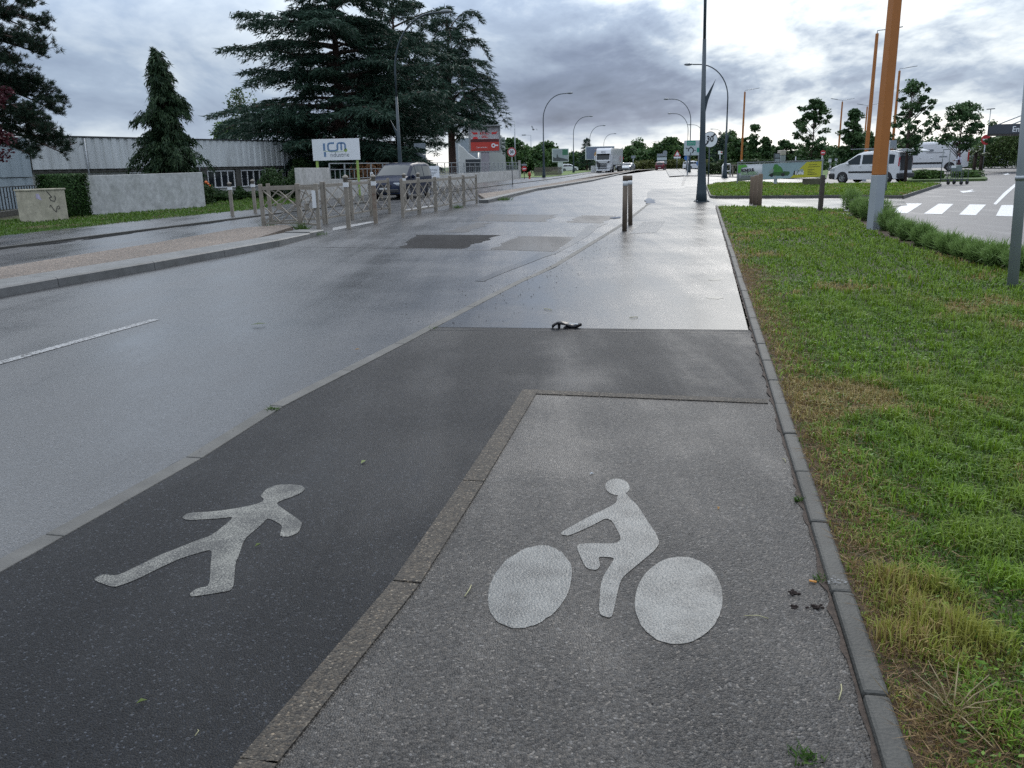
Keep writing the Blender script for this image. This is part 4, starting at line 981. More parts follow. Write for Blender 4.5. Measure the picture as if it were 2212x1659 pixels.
# small signs round the roundabout
def small_sign(px, Y, kind, label, yt, r_px, name='road_sign'):
    p = gx(px, Y); k = Y/FPX; u, nn = sign_frame(p, rad(2)); o = thing(name, label, 'road sign', p); cz = zat(p, px, yt); r = r_px*k
    post(o, cz+.02, .05)
    if kind == 'noentry':
        poly_on('disc', disc(r, 0, cz, 24), u, nn, RED_P, o, .06, .02); poly_on('bar', [(-r*.7, cz-r*.17), (r*.7, cz-r*.17), (r*.7, cz+r*.17), (-r*.7, cz+r*.17)], u, nn, SIGN_W, o, .081, .004)
    elif kind == 'tri':
        poly_on('triangle', [(-r, cz-r*.7), (r, cz-r*.7), (0, cz+r)], u, nn, RED_P, o, .06, .02); poly_on('face', [(-r*.62, cz-r*.48), (r*.62, cz-r*.48), (0, cz+r*.56)], u, nn, SIGN_W, o, .081, .004)
        panel('sub_plate', r*1.9, r*.45, cz-r*1.25, u, nn, SIGN_W, o, .02, .06)
    elif kind == 'plates':
        for j in range(3): panel('plate', r*2.2, r*.62, cz+r*.2-j*r*.8, u, nn, SIGN_BACK if j != 1 else MT('pale blue-white sign face'), o, .03, .06, -r*.3)
        poly_on('disc', disc(r*.5, r*.4, cz+r*1.0, 16), u, nn, SIGN_BACK, o, .03, .02)
    elif kind == 'blue': poly_on('disc', disc(r, 0, cz, 24), u, nn, BLUE_P, o, .06, .02)
    elif kind == 'yield': poly_on('plate', [(-r, cz+r*.6), (r, cz+r*.6), (r*.9, cz-r*.6), (-r*.9, cz-r*.6)], u, nn, SIGN_BACK, o, .06, .02)
    elif kind == 'redplate': panel('plate', r*2, r*1.5, cz-r*.7, u, nn, SIGN_W, o, .03, .06); poly_on('red_print', disc(r*.4, r*.55, cz+r*.2, 12), u, nn, RED_P, o, .062, .004)
    return o
small_sign(1432, 172, 'plates', 'stack of pale direction plates on a pole above the red car', 340, 9.3, 'direction_sign')
small_sign(1462, 176, 'tri', 'small triangular warning sign with plate by the roundabout hedge', 332, 7.5)
small_sign(1340+1.5, 168, 'noentry', 'red no entry sign behind the silver car', 341.5, 4.6)
small_sign(1367.5, 160, 'yield', 'small grey sign back on a pole right of the silver car', 339, 4.6)
small_sign(1482, 130, 'blue', 'small violet-blue plate under the roundabout sign', 341.5, 5)
small_sign(1508, 104, 'blue', 'round blue sign partly hidden by the big lamp post', 353, 5)
small_sign(1554, 105, 'redplate', 'tiny red and white plate in the greenery left of the arched lamp', 330, 4.5)
small_sign(1773, 62, 'noentry', 'small red no entry sign standing over the right end of the banner', 330, 5.2)
small_sign(2121.5, 83, 'noentry', 'red no entry sign on the island in front of the grey van', 302, 10.2)
# --- white hoop rail and row of low rails behind the big post
pa, pb = G(1560, 383.), G(1577, 382.); o = thing('hoop_rail', 'white tubular hoop rail at the side street corner', 'rail', pa)
hr = zat(pa, 1560, 355); v_ = pb-pa; v_.z = 0
MB().tube([(0, 0, -.05), (0, 0, hr-.15), v_*.12+Zv*hr, v_*.9+Zv*hr, v_+Zv*(hr-.15), v_+Zv*-.05], .06, 8).build('hoop', WHITE_P, o); MB().tube([Zv*hr*.45, v_+Zv*hr*.45], .05, 8).build('cross_tube', WHITE_P, o)
# low metal barrier fence
pa, pb = G(1568, 381.5), gx(1700, 70.); v_ = pb-pa; l = v_.length; v_ = v_/l
o = thing('pedestrian_barrier', 'row of grey barrier railings along the side street pavement, left of the banner', 'barrier', pa)
MB().bar(Zv*1.05, v_*l+Zv*1.05, .06).build('top_rail', BEIGE_M, o); MB().bar(Zv*.25, v_*l+Zv*.25, .05).build('bottom_rail', BEIGE_M, o)
for i in range(int(l/1.6)+1):
    MB().bar(v_*(i*1.6)+Zv*-.05, v_*(i*1.6)+Zv*1.02, .09).build('post', BEIGE_M, o)
for i in range(int(l/.8)):
    MB().bar(v_*(i*.8)+Zv*.28, v_*(i*.8+.8)+Zv*1.02, .04).build('brace', BEIGE_M, o)

# --- banner
b0 = G(1593, 393.5); b1 = gx(1774, 44.5); b0 = gx(1593, 51.5)
bu_ = (b1-b0); bu_.z = 0; bl2 = bu_.length; bu_ = bu_/bl2; bn_ = Vector((bu_.y, -bu_.x, 0))
zt0, zt1 = zat(b0, 1593, 356), zat(b1, 1774, 347.5); zb0, zb1 = zat(b0, 1593, 391), zat(b1, 1774, 382)
bo = thing('banner', 'long advertising banner reading BONJOUR with a green mower picture and yellow end, on the lawn', 'banner', b0)
def bz(s, t): return (zb0+(zb1-zb0)*s)*(1-t)+(zt0+(zt1-zt0)*s)*t
def bq(name, pts, m, off, label=None):
    k = MB(); k.add([bu_*(s*bl2)+bn_*off+Zv*bz(s, t) for s, t in pts], [tuple(range(len(pts)))]); return k.build(name, m, bo, fix=False, label=label)
BW_ = mat('white banner cloth', (.50, .53, .54), .6, var=.05, vs=1.5); BT = mat('pale teal banner print', (.26, .36, .38), .6, var=.06, vs=1.5)
MB().prism([(0, 0), (bl2, 0), (bl2, 1), (0, 1)], (0, 0, 0), bu_, Zv, bn_, .001)
k = MB(); N_ = 24
for i in range(N_+1):
    for t_ in (0, .5, 1): k.v.append(tuple(bu_*(i/N_*bl2)+bn_*(.02*math.sin(i*.9)*(t_-.5))+Zv*bz(i/N_, t_)))
for i in range(N_):
    for j in range(2): k.f.append((i*3+j, (i+1)*3+j, (i+1)*3+j+1, i*3+j+1)); k.mi.append(0); k.sm.append(True)
cl = k.build('cloth', BW_, bo, fix=False); so_ = cl.modifiers.new('thick', 'SOLIDIFY'); so_.thickness = .004
bq('teal_print', [(.32, .02), (.66, .02), (.86, .98), (.32, .98)], BT, .022)
bq('yellow_print', [(.66, .02), (.992, .02), (.992, .98), (.835, .98)], mat('yellow banner print', (.46, .45, .03), .6, var=.05, vs=1.5), .026)
GRB = MT('leaf green banner print', (.10, .36, .05), .6, 0, .08, 2)
bq('green_print', [(.0, .98), (.0, .50), (.035, .50), (.045, .80), (.13, .86), (.105, .99)], GRB, .024)
bx = lambda s, t, off=.026: bu_*(s*bl2)+bn_*off+Zv*bz(s, t)
bun = (bx(1, .5)-bx(0, .5)).normalized()
text('lettering', 'BONJOUR,', .26, bx(.048, .63), bun, bn_, BLACKP, bo, bold=.010, sx=1.05, align='LEFT')
text('lettering', 'BEAU JARDIN !', .24, bx(.048, .44), bun, bn_, MT('pale green lettering', (.28, .42, .24), .6), bo, bold=.008, sx=1.0, align='LEFT')
text('lettering', 'faites vos projets', .13, bx(.11, .26), bun, bn_, MT('grey lettering', (.16, .18, .2)), bo)
DG = MT('dark green mower print', (.035, .10, .03), .6, 0, .4, 4); LG_ = MT('mid green mower print', (.055, .20, .04), .6, 0, .4, 4); GY = MT('grey mower print', (.24, .30, .28), .6, 0, .2, 4)
bq('mower_print', [(.40, .22), (.63, .19), (.655, .32), (.645, .44), (.60, .46), (.52, .45), (.45, .42), (.415, .34)], DG, .028)
bq('mower_print', [(.45, .42), (.455, .70), (.47, .92), (.50, .93), (.52, .82), (.545, .76), (.565, .62), (.575, .45)], LG_, .030)
bq('mower_print', [(.40, .46), (.445, .68), (.465, .60), (.46, .42), (.43, .36)], GY, .031)
for cx_ in (.44, .575): bq('mower_print', [(cx_+.022*math.cos(q), .26+.10*math.sin(q)) for q in [2*math.pi*i/12 for i in range(12)]], MT('black print'), .032)
bq('logo_print', [(.69, .22), (.70, .42), (.715, .56), (.71, .44), (.80, .50), (.805, .24)], BLACKP, .030)
text('lettering', 'BONS', .22, bx(.762, .44, .032), bun, bn_, MT('pale teal banner print', (.3, .38, .4)), bo, bold=.012)
text('lettering', 'PLANS', .24, bx(.762, .31, .032), bun, bn_, SIGN_W, bo, bold=.015)
for j, (a_, b_, t_) in enumerate(((.86, .945, .79), (.85, .975, .66), (.85, .92, .50), (.85, .90, .40), (.85, .925, .30), (.85, .95, .20))):
    bq('print_line', [(a_, t_-.018), (b_, t_-.018), (b_, t_+.018), (a_, t_+.018)], MT('olive print', (.13, .13, .02)) if j != 5 else BLACKP, .029)
MB().bar(bx(-.01, 1.0)+Zv*.12, bx(1.01, 1.0)+Zv*.03, .05).build('top_bar', GALV, bo)
MB().bar(bx(0, 0)*1+Zv*-.9, bx(0, 1)+Zv*.16, .06).build('post', GALV, bo); MB().bar(Vector((bx(1, 0).x, bx(1, 0).y, -.02)), bx(1, 1)+Zv*.16, .06).build('post', GALV, bo)
MB().bar(Vector((bx(.49, 0).x, bx(.49, 0).y, -.02))-bn_*.06, bx(.49, 1)-bn_*.06, .06).build('post', GALV, bo); MB().box(bx(.49, 0).x, bx(.49, 0).y, .40, .17, .05, .42).build('stay', MT('pale sheet metal', (.34, .38, .38), .5), bo)
p = gx(1757, 46.); o = thing('stone_block', 'low dark mossy block on the grass under the yellow end of the banner', 'block', p); MB().box(0, 0, .24, 1.1, .5, .46, .3).build('block', concrete('mossy block', (.10, .095, .06), .9), o, bevel=.04)

# --- wooden posts in the path, dark square post
for px, py, lb in ((1640.0, 447., 'rightmost and nearest of the three round wooden posts'), (1631.0, 443.0, 'middle one of the three round wooden posts'), (1623.0, 440, 'leftmost of the three round wooden posts')):
    p = G(px, py); o = thing('wooden_post', lb, 'post', p, 0, 'round wooden posts blocking the path'); h = zat(p, px, 375.5+(1640-px)*.35)
    MB().lathe([(0, -.1), (.078, -.1), (.076, h*.5), (.073, h-.03), (.058, h), (0, h)], 14).build('log', WOODP, o)
p = G(1771, 459); o = thing('square_post', 'dark square wooden post alone at the near edge of the path', 'post', p); h = zat(p, 1774, 381)
MB().bar((0, 0, -.1), (.02, 0, h), .115).build('shaft', MT('dark creosoted wood', (.055, .045, .035), .8, 0, .3, 8), o, bevel=.01); MB().box(.02, 0, h+.02, .1, .1, .04).build('cap', DARKM, o)

# --- barriers of the crossing
def barrier(a, b, label, h=1.12):
    """one crossed-bar panel from post a to post b"""
    o = thing('crossing_barrier', label, 'barrier', a, 0, 'crossed-bar barriers of the pedestrian crossing'); d_ = b-a; d_.z = 0; l = d_.length; d_ = d_/l; q = Vector((d_.y, -d_.x, 0))
    for x in (0, l):
        MB().bar(d_*x+Zv*-.05, d_*x+Zv*(h+.06), .09).build('post', BEIGE_M, o, bevel=.008)
    MB().bar(d_*.05+Zv*(h-.05), d_*(l-.05)+Zv*(h-.05), .055, .09).build('top_rail', BEIGE_M, o)
    MB().bar(d_*.05+Zv*.17, d_*(l-.05)+Zv*.17, .04, .05).build('bottom_rail', BEIGE_M, o)
    z0, z1 = .20, h-.10; zm = (z0+z1)/2
    A = lambda x, z: d_*(x*l)+Zv*z
    e = .05/l
    for i, (p0, p1) in enumerate(((A(e, z1), A(1-e, z0)), (A(e, z0), A(1-e, z1)))):
        MB().bar(p0+q*(.012*(1 if i else -1)), p1+q*(.012*(1 if i else -1)), .018, .028).build('diagonal', BEIGE_M, o)
    for i, (p0, p1) in enumerate(((A(e, zm), A(.5, z1)), (A(.5, z1), A(1-e, zm)), (A(1-e, zm), A(.5, z0)), (A(.5, z0), A(e, zm)))):
        MB().bar(p0+q*.035, p1+q*.035, .016, .026).build('diamond_bar', BEIGE_M, o)
    MB().box(d_.x*l/2+q.x*.05, d_.y*l/2+q.y*.05, zm, .12, .05, .16, math.atan2(d_.y, d_.x)).build('centre_plate', BEIGE_M, o)
    return o
row2 = [G(571, 497), G(650, 495.5)]
barrier(G(571, 497), G(649, 496), 'leftmost barrier panel, standing at the end of the gravel median')
barrier(G(651, 496.6), G(689.5, 500.5), 'narrow barrier panel with the white strip, at the kerb end of the median')
def seg(a, b, t0, t1): return a+(b-a)*t0, a+(b-a)*t1
q_ = [G(584, 493), G(704, 484), G(761, 474), G(803, 465.6), G(843, 459.7)]
lbs = ['long barrier panel behind the leftmost one, across the gap', 'barrier panel just left of the capped rusty bollard', 'barrier panel between the two rusty capped bollards', 'last barrier panel before the gap, in front of the dark car']
for a, b, lb in zip(q_[:-1], q_[1:], lbs):
    d_ = (b-a).normalized()*.09; barrier(a+d_*.5, b-d_*.5, lb)
r_ = [G(869.6, 470), G(906, 463), G(942, 457), G(974, 450), G(1002.5, 444.5), G(1030.6, 439.6)]
lbs = ['first barrier panel right of the gap', 'second barrier panel right of the gap', 'third barrier panel right of the gap', 'fourth barrier panel right of the gap', 'last and farthest barrier panel, at the tip of the far median']
for a, b, lb in zip(r_[:-1], r_[1:], lbs):
    d_ = (b-a).normalized()*.10; barrier(a+d_*.5, b-d_*.5, lb)
wb = [o for o in bpy.data.objects if o.get('label', '').startswith('narrow barrier')][0]
dq = (G(689.5, 500.5)-G(651, 496.6)); MB().box(dq.x-.05, dq.y-.06, .80, .09, .05, .42).build('white_strip', WHITE_P, wb)
def bollard(p, h, m, label, group):
    o = thing('capped_bollard', label, 'bollard', p, 0, group)
    MB().bar((0, 0, -.05), (0, 0, h*.80), .105).build('shaft', m, o, bevel=.01)
    MB().box(0, 0, h*.83, .125, .125, h*.085).build('white_band', WHITE_P, o)
    MB().lathe([(0, h*.87), (.06, h*.87), (.06, h*.95), (.085, h*.955), (.07, h*.985), (0, h*1.02)], 10).build('cap', BEIGE_M, o)
    return o
BG = 'square bollards with pale caps at the crossing'
for (px, py), pyt, m, lb in (((753.5, 494), 379, BEIGE_M, 'beige capped bollard nearest the kerb, left of the very rusty one'), ((812, 482.5), 378, RUSTY, 'very rusty capped bollard in front of the dark car'), ((502.7, 468), 394, BEIGE_M, 'leftmost capped bollard, alone by the far gutter'), ((552, 462), 388, BEIGE_M, 'capped bollard between the gutter and the leftmost barrier'), ((876, 452), 375, BEIGE_M, 'capped bollard in front of the dark car bonnet'), ((906, 448), 373.5, BEIGE_M, 'capped bollard in front of the dark car rear door')):
    p = G(px, py); bollard(p, zat(p, px, pyt), m, lb, BG)
PG_ = 'twin brown posts with white bands'
for px, py, ptx, pty, lb in ((1349, 501, 1351, 379, 'nearer of the twin brown banded posts on the wet pavement'), (1361.5, 487.5, 1361, 379, 'farther of the twin brown banded posts on the wet pavement')):
    p = G(px, py); h = zat(p, ptx, pty); o = thing('banded_post', lb, 'bollard', p, 0, PG_); q = at(ptx, pty, p.y)-p; q = Vector((q.x/h, 0, 1))
    MBR = MT('worn brown painted post', (.105, .078, .052), .7, 0, .3, 10, grime=.7, gcol=(.05, .035, .025), stretch=(1, 1, .3))
    MB().tube([q*-.05, q*h*.82], .055, 14).build('shaft', MBR, o); MB().tube([q*h*.82, q*h*.905], .0565, 14).build('white_band', WHITE_P, o); MB().tube([q*h*.905, q*h*.99, q*h], [.058, .058, .045], 14).build('cap', MBR, o)

# --- entrance canopy of the store at right
Yc = 71.; p = gx(2212, Yc); cp = thing('entrance_canopy', 'dark grey entrance canopy with white Entrée lettering at the right edge', 'canopy', p)
xl = gx(2123, Yc).x-p.x; z0, z1 = zat(p, 2212, 295), zat(p, 2123, 270.5); z0l = zat(p, 2123, 291)
CAN = MT('dark grey canopy cladding', (.055, .062, .072), .5, 0, .08, 1); vb = Vector((p.x+xl, p.y, 0)).normalized()*9
k = MB(); A_ = Vector((xl, 0, 0)); B_ = Vector((17, 0, 0))
k.add([A_+Zv*z0l, B_+Zv*z0, B_+Zv*z1, A_+Zv*z1, A_+vb+Zv*z0l, B_+vb+Zv*z0, B_+vb+Zv*z1, A_+vb+Zv*z1], [(0, 1, 2, 3), (7, 6, 5, 4), (0, 4, 5, 1), (1, 5, 6, 2), (2, 6, 7, 3), (3, 7, 4, 0)]); k.build('fascia', CAN, cp, bevel=.03)
text('lettering', 'Entrée', .62, ((gx(2197, Yc).x-p.x), -.008, zat(p, 2198, 279.5)), (1, .0, .0), (0, -1, 0), SIGN_W, cp, bold=.006, ext=.005)
for x_ in (1.5, 9, 15): MB().tube([(x_, 3, -.05), (x_, 3, z0)], .13, 12).build('column', GREYP, cp)
for y_ in (1.0, 3.5): MB().tube([(gx(2190, Yc).x-p.x, y_, z1), (2.4, y_, z1+1.2)], .05, 8).build('stay', GALV, cp)
# sign backed grey post by the white van
p = G(1912, 417); o = thing('grey_signpost', 'slim grey signpost with a plate seen from behind, beside the nearest orange lamp post', 'sign', p); h = zat(p, 1918, 303)
lean = (at(1921, 303, p.y)-p); lean = Vector((lean.x/h, 0, 1)); MB().tube([lean*-.05, lean*h], .05, 10).build('pole', GREYP, o); u, nn = sign_frame(p, rad(35)); MB().prism([(.0, h*.90), (.42, h*.90), (.42, h), (.0, h)], nn*.06+lean*0+Vector((lean.x*h, 0, 0)), u, Zv, nn, .03).build('plate', SIGN_BACK, o)
# black and white roadside totem, pale kiosk box, dark shelter top behind banner
p = gx(1676, 86.); o = thing('info_totem', 'dark information totem with pale panels behind the banner', 'totem', p); k = 86/FPX
MB().box(0, 0, zat(p, 1676, 331)/2, 11*k, .3, zat(p, 1676, 331)).build('body', DARKM, o); 
for z_, hh_ in ((333, .12), (337, .1), (345, .35)): MB().box(0, -.16, zat(p, 1676, z_+2), 9*k, .02, hh_).build('panel', SIGN_BACK, o)
p = gx(1690, 92.); o = thing('clothes_bank', 'pale grey metal container with a red spot, beside the dark totem', 'container', p); k = 92/FPX
MB().box(0, .6, zat(p, 1690, 336)/2, 11*k, 1.2, zat(p, 1690, 336)).build('body', MT('pale grey container', (.27, .3, .31), .6), o, bevel=.05); MB().box(0, .6, zat(p, 1690, 330), 11*k, 1.2, 10*k).build('top', MT('cream container top', (.42, .38, .32), .6), o, bevel=.05)
p = gx(1717, 96.); o = thing('small_canopy', 'small dark flat-topped structure on a pole behind the banner', 'shelter', p); k = 96/FPX
MB().box(0, 0, zat(p, 1717, 349.5), 19*k, 1.0, 4*k).build('roof', DARKM, o); MB().tube([(0, 0, -.05), (0, 0, zat(p, 1717, 338))], .06, 8).build('pole', GALV, o)
for i, px in enumerate((1791, 1804.5, 1817, 1829, 1843)):
    p = gx(px, 105.+i); o = thing('delineator_post', ['leftmost', 'second from left', 'third and middle', 'fourth from left', 'rightmost'][i]+' of the little white striped posts behind the white van bonnet', 'post', p, 0, 'white striped marker posts'); zz = zat(p, px, 342)
    MB().bar((0, 0, -.05), (0, 0, zz), .3, .12).build('shaft', SIGN_BACK, o); MB().box(0, -.08, zz*.35, .34, .03, zz*.3).build('white_band', WHITE_P, o); MB().box(0, -.08, zz*.8, .34, .03, zz*.2).build('white_band', WHITE_P, o)

# ================================================================== VEGETATION
def leafmat(name, rough=.6, trans=.25, spec=.25, var=.0):
    return mat(name, attr='tint', rough=rough, var=var, trans=trans, spec=spec)
LEAF = leafmat('leaf'); NEEDLE = leafmat('needle', .6, .12, .2); BLADE = leafmat('grass blade', .55, .3, .3)
BARK = mat('rough bark', (.075, .052, .04), .95, var=.35, vs=5, bump=.03, bs=12, stretch=(1, 1, .25))
BARKR = mat('reddish cedar bark', (.062, .036, .028), .95, var=.35, vs=5, bump=.03, bs=12, stretch=(1, 1, .25))
def tris(c, d, w, l, rng, droop=0.0):
    """slender triangles: base at c, pointing along d, width w, length l (all arrays)"""
    n = len(c); d = d/np.linalg.norm(d, axis=1, keepdims=True)
    r = rng.normal(size=(n, 3)); s = np.cross(d, r); s /= np.linalg.norm(s, axis=1, keepdims=True)+1e-9
    w = np.broadcast_to(w, (n,))[:, None]; l = np.broadcast_to(l, (n,))[:, None]
    V = np.empty((n, 3, 3), dtype=np.float32)
    V[:, 0] = c-s*w/2; V[:, 1] = c+s*w/2; V[:, 2] = c+d*l; V[:, 2, 2] -= droop*l[:, 0]
    return V.reshape(-1, 3), np.arange(n*3, dtype=np.int32).reshape(-1, 3)
def quads(c, nrm, size, rng, asp=.65):
    n = len(c); nrm = nrm/(np.linalg.norm(nrm, axis=1, keepdims=True)+1e-9)
    r = rng.normal(size=(n, 3)); a = np.cross(nrm, r); a /= np.linalg.norm(a, axis=1, keepdims=True)+1e-9
    b = np.cross(nrm, a); size = np.broadcast_to(size, (n,))[:, None]
    V = np.empty((n, 4, 3), dtype=np.float32)
    V[:, 0] = c-a*size*.5; V[:, 1] = c-b*size*.5*asp; V[:, 2] = c+a*size*.5; V[:, 3] = c+b*size*.5*asp
    return V.reshape(-1, 3), np.arange(n*4, dtype=np.int32).reshape(-1, 4)
def tint(rng, n, k, lo, hi, pw=1.0):
    f = (rng.random(n)**pw)[:, None]; c = np.array(lo)*(1-f)+np.array(hi)*f
    return np.repeat(c, k, axis=0).astype(np.float32)

def cedar(name, label, p, h, prof, seed, lean=0., nl=58, droop=.22, base=.10, side=None, arch=0., trunk_r=.38, density=1.0, spray=.5, group=None):
    """layered cedar: prof(t) gives the limb reach at height fraction t"""
    rng = np.random.default_rng(seed); o = thing(name, label, 'tree', p, 0, group)
    tb = MB(); pts = [Vector((lean*t*h, 0, t*h)) for t in np.linspace(-.01, 1, 9)]
    tb.tube(pts, [trunk_r*(1-.93*t)+.02 for t in np.linspace(0, 1, 9)], 10); tb.build('trunk', BARKR, o, fix=False)
    lim = MB(); C, D, L, Wd = [], [], [], []
    for i in range(nl):
        t = base+(0.985-base)*((i+rng.random()*.8)/nl); R = prof(t)*rng.uniform(.48, 1.18)
        az = i*2.399+rng.uniform(-.5, .5)
        if R < .2: continue
        dirh = np.array((math.cos(az), math.sin(az), 0)); rise = rng.uniform(-.06, .34)+(.35 if t > .85 else 0)
        z0 = t*h; q = []
        def P_(s): return np.array((lean*z0, 0, z0))+dirh*(R*s)+np.array((0, 0, R*(rise*s+arch*math.sin(s*2.6)*.35-droop*s**3)))
        ss = np.linspace(0, 1, 6); lim.tube([P_(s) for s in ss], [max(.018, .05*R/3*(1-s)+.012) for s in ss], 5, cap=False)
        perp = np.array((-dirh[1], dirh[0], 0))
        nb = int(7+R*4.2)
        for j in range(nb):
            s = .16+.84*(j+rng.random())/nb; b0 = P_(s); sd = 1 if j % 2 else -1
            bl = R*.42*(1.05-s)*rng.uniform(.7, 1.2)+.35; ang = rng.uniform(.7, 1.15)
            bd = dirh*math.cos(ang)+perp*(sd*math.sin(ang))
            ns = int((6+bl*15)*density)
            u = rng.random(ns)**.8
            pos = b0+bd*(u*bl)[:, None]+np.stack([np.zeros(ns), np.zeros(ns), -.30*(u*bl)**1.6*.5+rng.normal(0, .05, ns)], 1)+rng.normal(0, .07, (ns, 3))
            dd = bd*rng.uniform(.3, 1.0, ns)[:, None]+rng.normal(0, .42, (ns, 3)); dd[:, 2] = rng.uniform(-.75, .12, ns)
            C.append(pos); D.append(dd); L.append(rng.uniform(.22, spray, ns)); Wd.append(rng.uniform(.05, .12, ns))
        ns = int(26*density); s_ = 1-rng.random(ns)**2*.22; pos = np.array([P_(x) for x in s_])+rng.normal(0, .06, (ns, 3)); dd = dirh+rng.normal(0, .35, (ns, 3)); dd[:, 2] -= .35
        C.append(pos); D.append(dd); L.append(rng.uniform(.25, spray*1.1, ns)); Wd.append(rng.uniform(.05, .10, ns))
    ns = 160; pos = np.stack([lean*h+rng.normal(0, .10, ns), rng.normal(0, .10, ns), h*(1-.06*rng.random(ns))], 1); dd = rng.normal(0, .6, (ns, 3)); dd[:, 2] = np.abs(dd[:, 2])+.2
    C.append(pos); D.append(dd); L.append(np.full(ns, .3)); Wd.append(np.full(ns, .06))
    lim.build('limb', BARK, o, fix=False)
    C = np.concatenate(C); D = np.concatenate(D); L = np.concatenate(L); Wd = np.concatenate(Wd)
    V, F = tris(C, D, Wd, L, rng)
    col = tint(rng, len(C), 3, (.012, .034, .022), (.048, .088, .056), 1.4)
    link('crown', fastmesh('crown', V, F, NEEDLE, col), o)
    return o
KF = lambda Y: Y/FPX
Y1 = 65.; c1 = gx(742, Y1); KPX = KF(Y1)
def prof1(t):
    pts = [(0, 3.2), (.08, 5.2), (.17, 6.6), (.24, 7.0), (.30, 9.0), (.42, 8.4), (.55, 7.0), (.68, 6.2), (.78, 5.4), (.88, 5.0), (.95, 4.0), (1, 1.4)]
    return 1.12*float(np.interp(t, [a for a, b in pts], [b for a, b in pts]))
CG = 'tall dark cedars beside the factory'
cedar('cedar_tree', 'biggest dark spreading cedar, behind the white company sign', c1, 15.4, prof1, 11, lean=.015, nl=100, base=.07, droop=.16, trunk_r=.5, density=1.15, spray=.55, group=CG)
Y2 = 76.; c2 = gx(868, Y2)
def prof2(t): return float(np.interp(t, [0, .1, .3, .5, .7, .85, .93, 1], [2.5, 4.0, 4.8, 5.2, 4.8, 4.4, 3., .4]))
cedar('cedar_tree', 'middle dark cedar, its thin pointed top behind the arched grey lamp', c2, zat(c2, 868, 4), prof2, 23, nl=64, base=.12, droop=.14, trunk_r=.42, density=1.1, spray=.55, group=CG)
Y3 = 102.; c3 = gx(979, Y3)
def prof3(t): return float(np.interp(t, [0, .14, .28, .42, .55, .7, .82, .93, 1], [1.6, 3.6, 7.2, 8.3, 6.8, 6.0, 5.4, 4.0, .8]))
cedar('cedar_tree', 'rightmost cedar with bare reddish trunk and arching drooping limbs', c3, zat(c3, 988, 42), prof3, 37, nl=46, base=.22, droop=.52, arch=.9, trunk_r=.5, density=1.25, spray=.8, group=CG)

def weeper(name, label, p, h, r0, seed):
    """narrow conifer with ragged hanging fronds"""
    rng = np.random.default_rng(seed); o = thing(name, label, 'tree', p)
    MB().tube([(0, 0, -.05), (-.1, 0, h*.6), (-.22, 0, h*.98)], [.2, .12, .03], 8).build('trunk', BARK, o, fix=False)
    C, D, L, Wd = [], [], [], []
    n = 270
    for i in range(n):
        t = (i+rng.random())/n; z = h*(.03+.95*t)
        R = r0*(1-t)**.82*(1+.30*math.sin(t*21+1.0)+.17*math.sin(t*47))*rng.uniform(.45, 1.18)+.10
        az = rng.uniform(0, 2*math.pi); dh = np.array((math.cos(az), math.sin(az), 0))
        ns = int(70+120*(1-t))
        s = rng.random(ns)**.55; ax = np.array((-.22*t, 0, z))
        pos = ax+dh*(R*s)[:, None]+rng.normal(0, .09, (ns, 3)); pos[:, 2] += R*(.30*s-.55*s**3)
        dd = dh*.5+rng.normal(0, .35, (ns, 3)); dd[:, 2] = -rng.uniform(.2, 1.3, ns)*(s+.25)
        C.append(pos); D.append(dd); L.append(rng.uniform(.16, .36, ns)); Wd.append(rng.uniform(.05, .10, ns))
    ns = 260; s = rng.random(ns); pos = np.stack([-.22-.15*s+rng.normal(0, .05, ns), rng.normal(0, .06, ns), h*(.94+.075*s)], 1); dd = rng.normal(0, .5, (ns, 3)); dd[:, 2] += .3; dd[:, 0] -= .3
    C.append(pos); D.append(dd); L.append(np.full(ns, .22)); Wd.append(np.full(ns, .06))
    C, D, L, Wd = map(np.concatenate, (C, D, L, Wd)); V, F = tris(C, D, Wd, L, rng)
    link('crown', fastmesh('crown', V, F, NEEDLE, tint(rng, len(C), 3, (.012, .032, .014), (.048, .082, .034), 1.5)), o)
    return o
p = gx(386, 46.); weeper('conifer_tree', 'narrow ragged conifer with a bent tip standing behind the rendered wall', p, zat(p, 345, 110), 2.15, 5)

